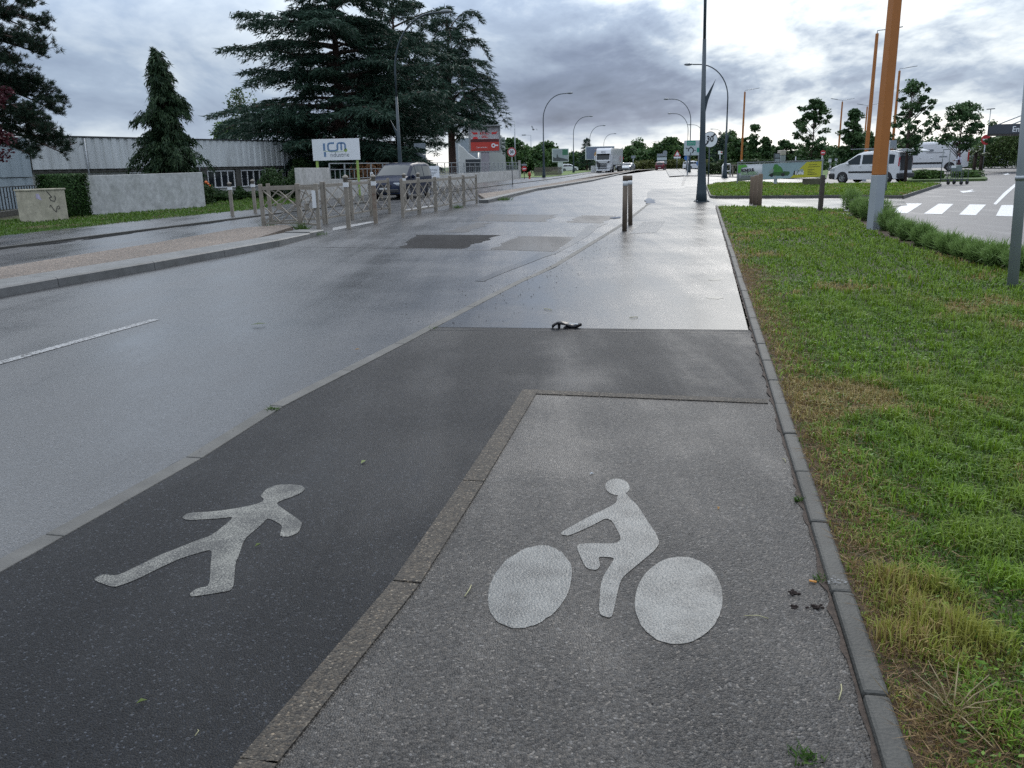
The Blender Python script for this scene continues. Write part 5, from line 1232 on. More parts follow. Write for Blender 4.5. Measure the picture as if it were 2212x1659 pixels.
def pine(label, p, h, seed, limbs):
    rng = np.random.default_rng(seed); o = thing('pine_tree', label, 'tree', p)
    MB().tube([(0, 0, -.05), (.1, 0, h*.5), (0, 0, h)], [.36, .26, .06], 10).build('trunk', BARKR, o, fix=False)
    lim = MB(); C, D, L = [], [], []
    for (z0, az, R, rise, dr) in limbs:
        dh = np.array((math.cos(az), math.sin(az), 0)); perp = np.array((-dh[1], dh[0], 0))
        def P_(s): return np.array((.08, 0, z0))+dh*(R*s)+np.array((0, 0, R*(rise*s-dr*s*s)))+perp*.25*math.sin(s*5+z0)
        ss = np.linspace(0, 1, 8); lim.tube([P_(s) for s in ss], [.085*(1-s)+.015 for s in ss], 5, cap=False)
        for j in range(int(9+R*7)):
            s = .25+.75*rng.random()**.75; b0 = P_(s); sd = rng.choice((-1, 1)); bl = rng.uniform(.25, 1.0)*(1.25-s*.6)
            bd = dh*rng.uniform(.4, 1)+perp*sd*rng.uniform(.2, .9)+np.array((0, 0, rng.uniform(-.25, .55))); bd /= np.linalg.norm(bd)
            lim.tube([b0, b0+bd*bl*.6, b0+bd*bl+np.array((0, 0, .08))], [.022, .016, .01], 4, cap=False)
            for q in range(rng.integers(2, 6)):
                tc_ = b0+bd*bl*rng.uniform(.35, 1.05)+rng.normal(0, .09, 3); ns = 34
                dd = rng.normal(0, 1, (ns, 3)); dd[:, 2] = dd[:, 2]*.7+.45; dd += bd*.5
                C.append(np.repeat(tc_[None], ns, 0)+rng.normal(0, .035, (ns, 3))); D.append(dd); L.append(rng.uniform(.11, .20, ns))
    lim.build('limb', BARK, o, fix=False)
    C, D, L = map(np.concatenate, (C, D, L)); V, F = tris(C, D, np.full(len(C), .022), L, rng)
    link('crown', fastmesh('crown', V, F, NEEDLE, tint(rng, len(C), 3, (.010, .026, .015), (.036, .062, .036), 1.4)), o)
Yp = 36.; p = gx(-95, Yp); rngp = np.random.default_rng(3)
limbs = []
for py_tip, px_tip in ((12, 42), (55, 92), (70, 70), (105, 100), (118, 88), (150, 62), (175, 80), (200, 110), (222, 128), (240, 118), (255, 80), (285, 95), (300, 122), (318, 142), (330, 130), (338, 60), (30, 20), (140, 30), (190, 40), (270, 40)):
    tip = at(px_tip, py_tip, Yp+rngp.uniform(-2, 2)); dx, dy = tip.x-p.x, tip.y-p.y; R = math.hypot(dx, dy)
    up = rngp.uniform(-.05, .25); dr = rngp.uniform(.1, .35)
    if py_tip > 200: up = rngp.uniform(-.45, -.2); dr = rngp.uniform(.0, .15)
    limbs.append((tip.z-R*(up-dr), math.atan2(dy, dx), R, up, dr))
for i in range(26): limbs.append((rngp.uniform(2.8, 11), rngp.uniform(.6, 6.0), rngp.uniform(1.8, 3.6), rngp.uniform(-.1, .25), rngp.uniform(.1, .3)))
pine('big pine reaching in from the left edge with tufted drooping limbs', p, 12.5, 8, limbs)

def broad(rng, h, w, base, n, size, clumps, lo, hi, shape='egg', tr=.10, squash=1.0, seed_r=.5):
    """trunk and limbs mesh, crown mesh of leaf clumps with gaps"""
    tb = MB(); tb.tube([(0, 0, -.05), (rng.uniform(-.1, .1), 0, h*.5), (rng.uniform(-.15, .15), 0, h*.92)], [tr, tr*.7, tr*.18], 8)
    cc = []; ph0 = rng.uniform(0, 6)
    for i in range(clumps):
        t = rng.random()**.8 if shape != 'cone' else rng.random()**1.3
        z = h*(base+(1-base)*t)
        if shape == 'egg': R = w*math.sin(math.pi*(.12+.83*t))**.8
        elif shape == 'cone': R = w*(1-t)**.75+.1
        elif shape == 'column': R = w*math.sin(math.pi*(.08+.86*t))**.55
        else: R = w*math.sqrt(max(.05, 1-(2*t-1)**2))
        a = rng.random()*2*math.pi; r = R*rng.random()**.45*(1+.30*math.sin(3*a+z*1.7+ph0)+.22*math.sin(z*4.1+ph0))
        c = np.array((r*math.cos(a), r*math.sin(a), z)); cc.append((c, rng.uniform(.4, 1.2)))
        if i < clumps*.6: tb.tube([(0, 0, max(h*.12, z-r*.9)), Vector(c*.6)+Vector((0, 0, .4*(z-r*.45)-.0)) if False else Vector((c[0]*.55, c[1]*.55, z-r*.35)), Vector(c)], [tr*.28, tr*.16, tr*.05], 4, cap=False)
    C, S, T = [], [], []
    m = max(6, n//clumps)
    for c, f in cc:
        q = rng.normal(0, 1, (m, 3)); q /= np.linalg.norm(q, axis=1, keepdims=True); q *= (rng.random(m)**.5)[:, None]*seed_r*f*np.array((1.15, 1.15, .75))
        C.append(c+q); S.append(rng.uniform(.7, 1.3, m)*size); T.append(np.clip(rng.normal(f-.45, .25, m), 0, 1))
    C, S, T = map(np.concatenate, (C, S, T))
    nr = rng.normal(0, 1, (len(C), 3)); nr[:, 2] = np.abs(nr[:, 2])+.3
    V, F = quads(C, nr, S, rng); col = np.repeat(np.array(lo)*(1-T[:, None])+np.array(hi)*T[:, None], 4, axis=0).astype(np.float32)
    return tb, V, F, col
def broad_tree(name, label, p, h, w, base, n, size, clumps, lo=(.022, .05, .012), hi=(.075, .125, .035), seed=0, shape='egg', tr=.1, group=None, seed_r=.5, rz=0):
    rng = np.random.default_rng(seed); o = thing(name, label, 'tree', p, rz, group)
    tb, V, F, col = broad(rng, h, w, base, n, size, clumps, lo, hi, shape, tr, 1, seed_r)
    tb.build('trunk', BARK, o, fix=False); link('crown', fastmesh('crown', V, F, LEAF, col, nv=4), o); return o
def T(px, Y, ytop, w_px, label, seed, name='leafy_tree', **k):
    p = gx(px, Y); h = zat(p, px, ytop); d_ = dict(base=.25, n=9000, size=.16, clumps=80, seed=seed); d_.update(k)
    return broad_tree(name, label, p, h, w_px/FPX*Y/2, **d_)
# trees of the car park and the verge at right
CPT = 'young leafy trees round the car park'
DGl, DGh = (.028, .068, .024), (.085, .15, .052)
T(1750, 88, 216, 80, 'airy forked leafy tree right above the yellow end of the banner', 41, base=.16, n=6200, size=.26, clumps=80, lo=DGl, hi=DGh, seed_r=.42, group=CPT)
T(1836, 92, 236, 64, 'dense conical leafy tree behind the white parked van', 42, shape='cone', base=.10, n=8500, size=.28, clumps=90, lo=DGl, hi=DGh, seed_r=.5, group=CPT)
T(1868, 104, 290, 44, 'rounder leafy tree between the two orange posts behind the van roof', 43, n=7000, size=.32, clumps=50, lo=DGl, hi=DGh, seed_r=.6, group=CPT)
p = G(1955, 396); o = broad_tree('leafy_tree', 'slim leafy tree with bare trunk at the rear of the white parked van', p, zat(p, 1957, 175), 1.05, .30, 4800, .15, 85, DGl, hi=(.085, .155, .055), seed=44, shape='column', tr=.10, seed_r=.30, group=CPT)
T(2066, 72, 226, 104, 'bushy wind-blown leafy tree on the island beside the white vans', 45, base=.34, n=8000, size=.19, clumps=110, lo=DGl, hi=(.10, .175, .065), seed_r=.42, group=CPT)
T(1990, 120, 308, 50, 'pale green tree half hidden behind the wind-blown island tree', 46, n=5000, size=.34, clumps=40, base=.1, lo=(.04, .08, .02), hi=(.11, .17, .05), seed_r=.7, group=CPT)
for i, (px, Y, yt, w, lb, sh) in enumerate(((1626, 118, 273, 34, 'thin pointed young tree just right of the orange post over the banner', 'cone'), (1588, 122, 302, 42, 'bushy young tree left of the orange post over the banner', 'egg'), (1652, 125, 300, 26, 'slender young tree over the middle of the banner', 'cone'), (1691, 128, 305, 46, 'forked small tree behind the cream container', 'egg'), (1605, 128, 300, 36, 'dark small tree behind the orange post over the banner', 'egg'))):
    T(px, Y, yt, w, lb, 50+i, shape=sh, base=.1, n=5200, size=.34, clumps=44, lo=DGl, hi=(.065, .12, .035), seed_r=.62, group=CPT)
def spruce(label, px, Y, ytop, w_px, seed, group=None):
    p = gx(px, Y); h = zat(p, px, ytop); R = w_px/FPX*Y/2
    return cedar('spruce_tree', label, p, h, lambda t: R*(1-t)**.85*1.15+.1, seed, nl=38, base=.12, droop=.1, trunk_r=.16, density=.55, spray=.7, group=group)
spruce('dark tiered spruce behind the slate blue billboard', 1268, 190, 299, 46, 61); spruce('thin tiered spruce just right of the end of 30 sign', 1552, 150, 287, 28, 62)
T(536, 82, 192, 56, 'pale green airy tree showing behind the left side of the biggest cedar', 63, base=.3, n=1700, size=.24, clumps=60, lo=(.06, .10, .04), hi=(.13, .18, .08), seed_r=.75)
T(499, 78, 272, 50, 'bright yellow-green bushy tree behind the factory roof', 64, base=.3, n=4500, size=.26, clumps=45, lo=(.05, .10, .02), hi=(.13, .21, .05), seed_r=.7)
p = gx(-14, 31.); broad_tree('purple_tree', 'dark purple-leaved tree at the left edge under the pine', p, 5.6, 1.0, .35, 7000, .13, 60, (.045, .010, .016), (.10, .025, .035), 65, 'round', .1, None, .35)
# broad trees and thickets behind the road: each crown its own
BGT = 'green trees bordering the far road'
bgl, bgh = (.03, .07, .022), (.095, .165, .052)
for i, (px, Y, yt, w, lb, sh) in enumerate((
    (1108, 150, 305, 66, 'green bushy tree just right of the red billboard', 'egg'), (1082, 140, 316, 50, 'bushy tree low behind the red billboard foot', 'egg'), (1136, 160, 322, 50, 'rounded green tree behind the thin side-arm lamp', 'egg'), (1163, 175, 318, 34, 'small tree touching the nearest left lamp post in clear sky', 'egg'),
    (1183, 185, 312, 40, 'small spiky green tree left of the skyline billboard', 'egg'), (1245, 215, 335, 60, 'low dark tree between the two far billboards', 'egg'), (1360, 230, 322, 34, 'tree above the silver car', 'egg'), (1378, 235, 308, 20, 'slim pointed tree over the gap right of the silver car', 'column'),
    (1395, 230, 330, 60, 'wide green tree left of the red car', 'egg'), (1446, 215, 304, 78, 'largest round green tree behind the red car and roundabout hedge', 'egg'), (1488, 205, 316, 60, 'green tree behind the roundabout sign', 'egg'), (1532, 190, 318, 50, 'green tree behind the end of 30 sign pole', 'egg'), (1570, 180, 290, 44, 'tall green tree right of the arched lamp', 'egg'),
    (1422, 250, 322, 40, 'paler tree in the gap over the red car', 'egg'), (2150, 110, 325, 110, 'broad green bank of leaves under the entrance canopy', 'round'))):
    T(px, Y, yt, w, lb, 80+i, shape=sh, base=.06, n=9000 if w > 45 else 5000, size=.0034*Y, clumps=int(40+w), lo=bgl, hi=bgh, seed_r=.0062*Y, group=BGT)
def thicket(name, pts, ztop, n, size, lo, hi, seed, depth=4., kind='stuff', label=None):
    """an uncountable run of leaves between ground points, uneven along the top"""
    rng = np.random.default_rng(seed); C = []; ls = [(b-a).length for a, b in zip(pts[:-1], pts[1:])]; tot = sum(ls)
    ph = rng.uniform(0, 6, 4)
    for (a, b), l, (z0, z1) in zip(zip(pts[:-1], pts[1:]), ls, zip(ztop[:-1], ztop[1:])):
        m = int(n*l/tot); u = rng.random(m); a3 = np.array(a); b3 = np.array(b); d_ = (b3-a3)/l; q = np.array((-d_[1], d_[0], 0))
        x = u*l; zt = (z0+(z1-z0)*u)*(1+.16*np.sin(x*.9+ph[0])+.12*np.sin(x*2.3+ph[1])+.07*np.sin(x*5.1+ph[2]))
        pos = a3+d_*x[:, None]+q*(rng.random(m)*depth)[:, None]; pos[:, 2] = zt*rng.random(m)**.6
        C.append(pos)
    C = np.concatenate(C); nr = rng.normal(0, 1, (len(C), 3)); nr[:, 2] = np.abs(nr[:, 2])+.3
    V, F = quads(C, nr, rng.uniform(.7, 1.3, len(C))*size, rng)
    o = link(name, fastmesh(name, V, F, LEAF, tint(rng, len(C), 4, lo, hi, 1.3), nv=4)); o['kind'] = kind
    if label: o['label'] = label
    return o
thicket('treeline', [gx(1040, 260), gx(1250, 290), gx(1480, 260), gx(1560, 200), gx(1740, 190), gx(1900, 180), gx(2240, 150)], [3.2, 4.2, 5.0, 3.6, 3.0, 4.2, 3.6], 42000, .9, bgl, bgh, 120, 8, label='far green wood along the horizon')
thicket('roundabout_hedge', [gx(1372, 186), gx(1417, 190), gx(1480, 182), gx(1500, 170)], [1.5, 1.6, 1.6, 1.4], 9000, .42, (.06, .075, .02), (.15, .16, .045), 121, 3, label='clipped yellow-green hedge on the roundabout')
thicket('hedge', [gx(1512, 96), gx(1560, 94), gx(1640, 92), gx(1720, 96), gx(1790, 104)], [1.3, 1.3, 1.25, 1.1, .9], 15000, .24, (.025, .05, .018), (.085, .12, .045), 122, 2.2, label='low shaggy hedge behind the barrier railings and the banner')
thicket('hedge', [gx(1735, 112), gx(1850, 108), gx(1905, 112)], [1.5, 1.6, 1.5], 6000, .3, bgl, bgh, 123, 2.5, label='low hedge behind the white striped posts')
thicket('hedge', [gx(2085, 96), gx(2180, 92), gx(2300, 88)], [2.6, 3.4, 4.0], 20000, .22, (.04, .075, .02), (.12, .175, .055), 124, 5, label='grassy green bank behind the grey van')
# clipped hedge block by the cabinet
rng = np.random.default_rng(9)
p = gx(146, 32.2); hb = thing('hedge_block', 'tall clipped dark green hedge block between the cabinet and the rendered wall', 'hedge', p, math.atan2(wu.y, wu.x))
hh = zat(p, 146, 377); n_ = 16000; q = rng.uniform(-1, 1, (n_, 3)); f = np.abs(q).argmax(1); 
q = q/np.abs(q).max(1, keepdims=True)**.97; q = np.sign(q)*np.abs(q)**.92
C = q*np.array((.66, .6, hh/2))*rng.uniform(.9, 1.03, (n_, 1)); C[:, 2] += hh/2; nr = q+rng.normal(0, .6, (n_, 3))
V, F = quads(C, nr, rng.uniform(.05, .10, n_), rng)
link('foliage', fastmesh('foliage', V, F, LEAF, tint(rng, n_, 4, (.018, .05, .012), (.06, .12, .03), 1.3), nv=4), hb)
MB().box(0, 0, hh/2, 1.1, 1.0, hh*.92).build('core', mat('dark twigs', (.015, .02, .01), .9), hb)
def bush(label, p, h, w, n, size, lo, hi, seed, name='shrub', cat='shrub', group=None, flat=.8):
    rng = np.random.default_rng(seed); o = thing(name, label, cat, p, 0, group)
    q = rng.normal(0, 1, (n, 3)); q /= np.linalg.norm(q, axis=1, keepdims=True); r_ = rng.uniform(.55, 1.05, n)*(1+.18*np.sin(5*np.arctan2(q[:, 1], q[:, 0])+seed)+.12*np.sin(9*q[:, 2]+seed)); q *= r_[:, None]
    C = q*np.array((w/2, w/2, h/2)); C[:, 2] = np.maximum(C[:, 2]+h/2, .02); nr = q+rng.normal(0, .6, (n, 3))
    V, F = quads(C, nr, rng.uniform(.6, 1.3, n)*size, rng); link('foliage', fastmesh('foliage', V, F, LEAF, tint(rng, n, 4, lo, hi, 1.3), nv=4), o)
    st = MB()
    for i in range(6): a = i*1.05; st.tube([(0, 0, -.03), (math.cos(a)*w*.2, math.sin(a)*w*.2, h*.5)], [.02, .01], 4, cap=False)
    st.build('stem', BARK, o, fix=False); return o
k46 = 1/FPX
for px, Y, yt, wpx, lb in ((591, 48, 366, 54, 'round clipped dark shrub in front of the factory windows'), (640, 47, 370, 34, 'smaller round shrub against the left end of the boundary wall'), (484, 46, 414, 44, 'low dark shrub at the foot of the ragged conifer'), (520, 47, 406, 22, 'small low shrub under the factory windows'), (655, 62, 340, 40, 'green shrub behind the left end of the company sign'), (556, 50, 412, 40, 'dark low shrub behind the leftmost barrier')):
    p = gx(px, Y); bush(lb, p, max(.4, zat(p, px, yt)), wpx*Y*k46, 4200, .11, (.016, .045, .012), (.055, .10, .028), int(px))
p = gx(450, 42.); rb_ = bush('small rose bush with orange blooms at the end of the rendered wall', p, zat(p, 450, 398), .75, 1500, .10, (.02, .05, .015), (.06, .10, .03), 77, 'rose_bush')
for i in range(7):
    rr_ = random.Random(i); MB().ball((rr_.uniform(-.2, .25), -.25+rr_.uniform(-.1, .1), zat(p, 450, 396)+rr_.uniform(-.12, .1)), rr_.uniform(.04, .075), 8, 5).build('bloom', MT('orange petals', (.65, .16, .04), .6, 0, .2, 12), rb_)
p = gx(805, 57.); bush('rust-red low shrub under the company sign', p, zat(p, 805, 350), 90*57*k46, 4000, .13, (.07, .03, .012), (.17, .08, .03), 78)
for px, Y, yt, wpx, lb in ((1993, 52.5, 366, 44, 'leafy grass clump on the left end of the planted island'), (2022, 53, 369, 30, 'lower leafy clump beside the island kerb behind the trolley'), (2085, 54, 366, 62, 'wide leafy clump on the right end of the planted island'), (2085, 100, 352, 50, 'low dark shrubs under the palms')):
    p = gx(px, Y); bush(lb, p, max(.5, zat(p, px, yt)), wpx*Y*k46, 3600, .13, (.03, .07, .015), (.10, .17, .04), int(px)+int(Y))
# planted island with kerb, palms
isl2 = [gx(1958, 50.5), gx(2128, 50.0), gx(2133, 51.5), gx(2126, 56.5), gx(1962, 57)]
struct(MB().slab(isl2, -.1, .13).build('planting_bed', mat('island grass', (.07, .11, .03), .95, var=.35, vs=3, bump=.03, bs=10)))
for px, Y, yt, lb, sd in ((2103, 78, 318, 'small palm with yellowish head in front of the grey van', 5), (2117, 80, 324, 'small dark palm just right of the yellowish one', 6)):
    p = gx(px, Y); o = thing('palm', lb, 'palm', p, 0, 'small palms on the island'); h = zat(p, px, yt+10); rr_ = random.Random(sd)
    MB().tube([(0, 0, -.05), (.05, 0, h)], [.16, .14], 8).build('trunk', BARK, o, fix=False); fr = MB()
    for i in range(16):
        a = i*2.4; L_ = rr_.uniform(.5, .8); e = rr_.uniform(-.1, 1.0)
        pts = [Vector((.05, 0, h))+Vector((math.cos(a)*L_*s, math.sin(a)*L_*s, e*L_*s-.6*L_*s*s)) for s in (0, .4, .75, 1)]
        for a_, b_, w_ in zip(pts[:-1], pts[1:], (.12, .22, .12)): fr.bar(a_, b_, w_, .015)
    fr.build('frond', MT('palm frond', (.06, .085, .025), .6, 0, .3, 4), o)
# feathery planting row between the lawn and the car park: each bush its own
rr_ = random.Random(12); row = [G(1826, 458), G(1862, 488), G(1876, 500), G(1946, 532), G(2030, 558), G(2110, 582), G(2215, 602)]
def feather(p, h, w, n, seed, label, lo=(.06, .12, .03), hi=(.19, .29, .085)):
    rng = np.random.default_rng(seed); o = thing('feathery_shrub', label, 'shrub', p, 0, 'feathery shrubs along the lawn edge')
    a = rng.random(n)*2*math.pi; r = rng.random(n)**.6*w/2; t = rng.random(n)**.8
    ht = h*(1-.45*(r/(w/2))**2)
    C = np.stack([np.cos(a)*r*(.45+.6*t), np.sin(a)*r*(.45+.6*t), ht*t*.88], 1)
    D = np.stack([np.cos(a)*.45, np.sin(a)*.45, rng.uniform(.4, 1.4, n)], 1)+rng.normal(0, .4, (n, 3))
    V, F = tris(C, D, rng.uniform(.010, .020, n), rng.uniform(.07, .19, n), rng)
    col = np.repeat((np.array(lo)+(np.array(hi)-np.array(lo))*np.clip(t[:, None]*.8+rng.random((n, 1))*.3, 0, 1)), 3, axis=0)
    brown = np.repeat((t < .22), 3); col[brown] = col[brown]*.3+np.array((.06, .042, .028))*.7
    link('foliage', fastmesh('foliage', V, F, BLADE, col.astype(np.float32)), o)
    st = MB()
    for i in range(9): q = i*.7; st.tube([(0.02*math.cos(q), .02*math.sin(q), -.03), (math.cos(q)*w*.22, math.sin(q)*w*.22, h*.6)], [.008, .004], 4, cap=False)
    st.build('stem', BARK, o, fix=False)
spots = [((1838, 461), .95, .72, 'tallest feathery shrub at the path corner, by the white litter'), ((1856, 474), .75, .62, 'feathery shrub just behind the corner one'), ((1874, 481), .80, .6, 'feathery shrub right behind the foot of the orange post'), ((1902, 497), .86, .66, 'big feathery shrub to the right of the orange post foot'), ((1918, 503), .62, .55, 'feathery shrub second to the right of the orange post'), ((1940, 515), .55, .5, 'feathery shrub over a brown patch, third right of the orange post'), ((1962, 525), .55, .5, 'small feathery shrub fourth right of the orange post'), ((1992, 538), .60, .46, 'pointed feathery shrub before the middle of the row'), ((2018, 545), .42, .46, 'low feathery shrub at the middle of the row'), ((2048, 556), .50, .48, 'feathery shrub just past the middle of the row'), ((2082, 566), .46, .5, 'rounded feathery shrub third from the grey pole'), ((2118, 576), .5, .52, 'rounded feathery shrub second from the grey pole'), ((2155, 585), .52, .55, 'dense feathery shrub left of the grey pole'), ((2204, 594), .50, .55, 'feathery shrub right behind the grey pole')]
for i, ((px, py), h, w, lb) in enumerate(spots):
    feather(G(px, py), h*(.80 if i < 5 else .74), w*.80, 1500, 200+i, lb)

# ================================================================== VEHICLES
TYRE = MT('tyre rubber', (.016, .016, .017), .8, 0, .2, 10); RIM = MT('silver wheel rim', (.42, .43, .44), .3, .8, .05, 5)
GLASSV = MT('vehicle glass', (.014, .020, .020), .06, 0, .1, 1, spec=.5); TRIM = MT('black plastic trim', (.022, .023, .025), .55, 0, .1, 6)
LAMPC = MT('clear lamp lens', (.50, .53, .55), .12, .2, .05, 6, coat=.5); LAMPR = MT('red lamp lens', (.40, .02, .02), .2, 0, .05, 6, coat=.5); PLATE = MT('number plate', (.55, .56, .54), .4, 0, .03, 6)
def car_paint(name, c, metal=.0, rough=.32): return MT(name, c, rough, metal, .04, .8, coat=.6, grime=.18, gcol=(.05, .045, .04))
class Body:
    """a car body as one closed shell: side profile, plan taper, tumblehome, wheel arches"""
    def __init__(s, top, W, belt, axles, ra, wz, zb, tumble=.16, plan=.12, bulge=.03, roofcrown=.03, nose=.22):
        s.top = top; s.W = W; s.belt = belt; s.ax = axles; s.ra = ra; s.wz = wz; s.zb = zb; s.tu = tumble; s.plan = plan; s.bulge = bulge; s.cr = roofcrown
        s.x0, s.x1 = top[0][0], top[-1][0]; s.nose = nose
    def zt(s, x): return float(np.interp(x, [p[0] for p in s.top], [p[1] for p in s.top]))
    def zlow(s, x):
        z = s.zb
        for a in s.ax:
            d_ = abs(x-a)
            if d_ < s.ra: z = max(z, s.wz+math.sqrt(s.ra**2-d_**2))
        e = min(x-s.x0, s.x1-x)
        if e < .35: z = max(z, s.zb+.06*(1-e/.35))
        return z
    def w(s, x, z):
        c = (s.x0+s.x1)/2; l = (s.x1-s.x0)/2; q = abs(x-c)/l
        e = max(0, (q-.72)/.28)
        y = s.W/2*(1-s.plan*e**2.2)
        if z > s.belt: y *= 1-s.tu*(z-s.belt)/max(.3, (max(p[1] for p in s.top)-s.belt))
        else: y *= 1-s.bulge*((s.belt-z)/s.belt)**2
        return y
    def shell(s, n=56, m=9):
        k = MB(); k.smooth = True
        xs = sorted(set(list(np.linspace(s.x0, s.x1, n))+[a+e*s.ra for a in s.ax for e in (-1, -.999, -.8, -.5, 0, .5, .8, .999, 1)]+[p[0] for p in s.top]))
        rows = []
        for x in xs:
            zb_, zt_ = s.zlow(x), s.zt(x); zs = [zb_+(zt_-zb_)*(j/m) for j in range(m+1)]
            L_ = [(x, s.w(x, z), z) for z in zs]; wt = L_[-1][1]
            tp = [(x, wt*q, zt_+s.cr*(1-q*q)) for q in (.75, .3, -.3, -.75)]
            row = L_+tp+[(x, -y, z) for (x, y, z) in reversed(L_)]; rows.append(row)
        nv = len(rows[0]); k.v = [p for r in rows for p in r]
        for i in range(len(rows)-1):
            for j in range(nv-1): k.f.append((i*nv+j, (i+1)*nv+j, (i+1)*nv+j+1, i*nv+j+1)); k.mi.append(0); k.sm.append(True)
        for i in (0, len(rows)-1): k.f.append(tuple(range(i*nv, (i+1)*nv))); k.mi.append(0); k.sm.append(False)
        return k
    def side(s, x0, x1, lo, hi, sgn, off=.006, n=10):
        """patch on the flank between height curves lo(x), hi(x)"""
        k = MB(); f = lambda c, x: c if not callable(c) else c(x)
        for i in range(n+1):
            x = x0+(x1-x0)*i/n
            for t_ in (0, .5, 1):
                z = f(lo, x)+(f(hi, x)-f(lo, x))*t_; k.v.append((x, sgn*(s.w(x, z)+off), z))
        for i in range(n):
            for j in range(2): k.f.append((i*3+j, (i+1)*3+j, (i+1)*3+j+1, i*3+j+1)); k.mi.append(0); k.sm.append(True)
        return k
    def across(s, x0, x1, q=.9, off=.008, n=6):
        """glass over the top surface between two stations (windscreen, rear screen)"""
        k = MB(); dx, dz = x1-x0, s.zt(x1)-s.zt(x0); l = math.hypot(dx, dz); nx, nz = -dz/l*off, dx/l*off
        if nz < 0: nx, nz = -nx, -nz
        for i in range(n+1):
            x = x0+dx*i/n; z = s.zt(x); wt = s.w(x, z)*q
            for t_ in (-1, -.5, 0, .5, 1): k.v.append((x+nx, wt*t_, z+s.cr*(1-(t_*q)**2)+nz))
        for i in range(n):
            for j in range(4): k.f.append((i*5+j, (i+1)*5+j, (i+1)*5+j+1, i*5+j+1)); k.mi.append(0); k.sm.append(True)
        return k
WHEELS = {}
def wheel(parent, x, y, r, w, sgn, spokes=6, loc_z=None):
    key = (r, w, sgn, spokes)
    if key not in WHEELS:
        t = MB().lathe([(r*.60, -w/2), (r*.92, -w/2), (r, -w*.36), (r, w*.36), (r*.92, w/2), (r*.60, w/2)], 24, axis='y').mesh('wheel', TYRE)
        m = MB(); y_ = sgn*w*.40
        m.lathe([(0, y_), (r*.16, y_+sgn*.012), (r*.17, y_-sgn*.02)], 14, axis='y'); m.lathe([(r*.52, y_-sgn*.03), (r*.56, y_+sgn*.012), (r*.62, y_+sgn*.01), (r*.62, -y_*.2)], 24, axis='y')
        for i in range(spokes):
            a = 2*math.pi*i/spokes; c, s_ = math.cos(a), math.sin(a)
            m.bar((c*r*.12, y_, s_*r*.12), (c*r*.56, y_, s_*r*.56), r*.20, .03, up=(0, 1, 0))
        b_ = MB().lathe([(0, y_-sgn*.06), (r*.6, y_-sgn*.06)], 20, axis='y').mesh('brake', TRIM)
        WHEELS[key] = (t, m.mesh('rim', RIM), b_)
    t, m, b_ = WHEELS[key]; o = link('wheel', t, parent, (x, y, r if loc_z is None else loc_z)); link('rim', m, o); link('hub_back', b_, o)
def place(o, loc, heading): o.location = loc; o.rotation_euler = (0, 0, heading)
def car(name, label, cat, B, paint, wr, ww, wins, wind, rear, lights_f=None, lights_r=None, group=None, spokes=6, mirror=None, bumper=None, plate='', handles=(), strip=None):
    o = thing(name, label, cat, group=group)
    body = B.shell().build('body', paint, o)
    under = MB().box((B.x0+B.x1)/2, 0, B.zb+.10, (B.x1-B.x0)*.86, B.W*.80, .22).build('underbody', TRIM, o)
    for a in B.ax:
        MB().box(a, 0, B.wz+.12, B.ra*1.9, B.W*.9, B.ra*1.2).build('wheel_well', TRIM, o)
        for s_ in (-1, 1): wheel(o, a, s_*(B.W/2-ww*.42), wr, ww, s_, spokes)
    for (x0, x1, lo, hi) in wins:
        for s_ in (-1, 1): B.side(x0, x1, lo, hi, s_).build('side_window', GLASSV, o, fix=False)
    if wind: B.across(*wind).build('windscreen', GLASSV, o, fix=False)
    if rear: B.across(*rear).build('rear_window', GLASSV, o, fix=False)
    for (x0, x1, z0, z1) in (lights_f or ()):
        for s_ in (-1, 1): B.side(x0, x1, z0, z1, s_, .012, 5).build('headlight', LAMPC, o, fix=False)
    for (x0, x1, z0, z1) in (lights_r or ()):
        for s_ in (-1, 1): B.side(x0, x1, z0, z1, s_, .012, 5).build('tail_light', LAMPR, o, fix=False)
    if mirror:
        for s_ in (-1, 1):
            mx, mz = mirror; MB().ball((mx, s_*(B.w(mx, mz)+.12), mz), .1, 10, 6, (.7, 1.1, .95)).build('mirror', paint, o)
    for (x, z) in handles:
        for s_ in (-1, 1): MB().box(x, s_*(B.w(x, z)+.012), z, .17, .025, .03).build('door_handle', paint, o)
    if strip:
        x0, x1, z0, z1 = strip
        for s_ in (-1, 1): B.side(x0, x1, z0, z1, s_, .012, 8).build('rub_strip', TRIM, o, fix=False)
    if plate:
        for e, s_ in ((B.x1, 1), (B.x0, -1)):
            z = B.zb+.30; MB().box(e+s_*.012, 0, z, .012, .52, .115).build('number_plate', PLATE, o)
    return o
def axle_place(o, pf, pr, B):
    """put the car so that its axles stand over the two ground places (centre line)"""
    d_ = pf-pr; h = math.atan2(d_.y, d_.x); mid = (pf+pr)/2; c = (B.ax[0]+B.ax[1])/2
    place(o, (mid.x-math.cos(h)*c, mid.y-math.sin(h)*c, 0), h)

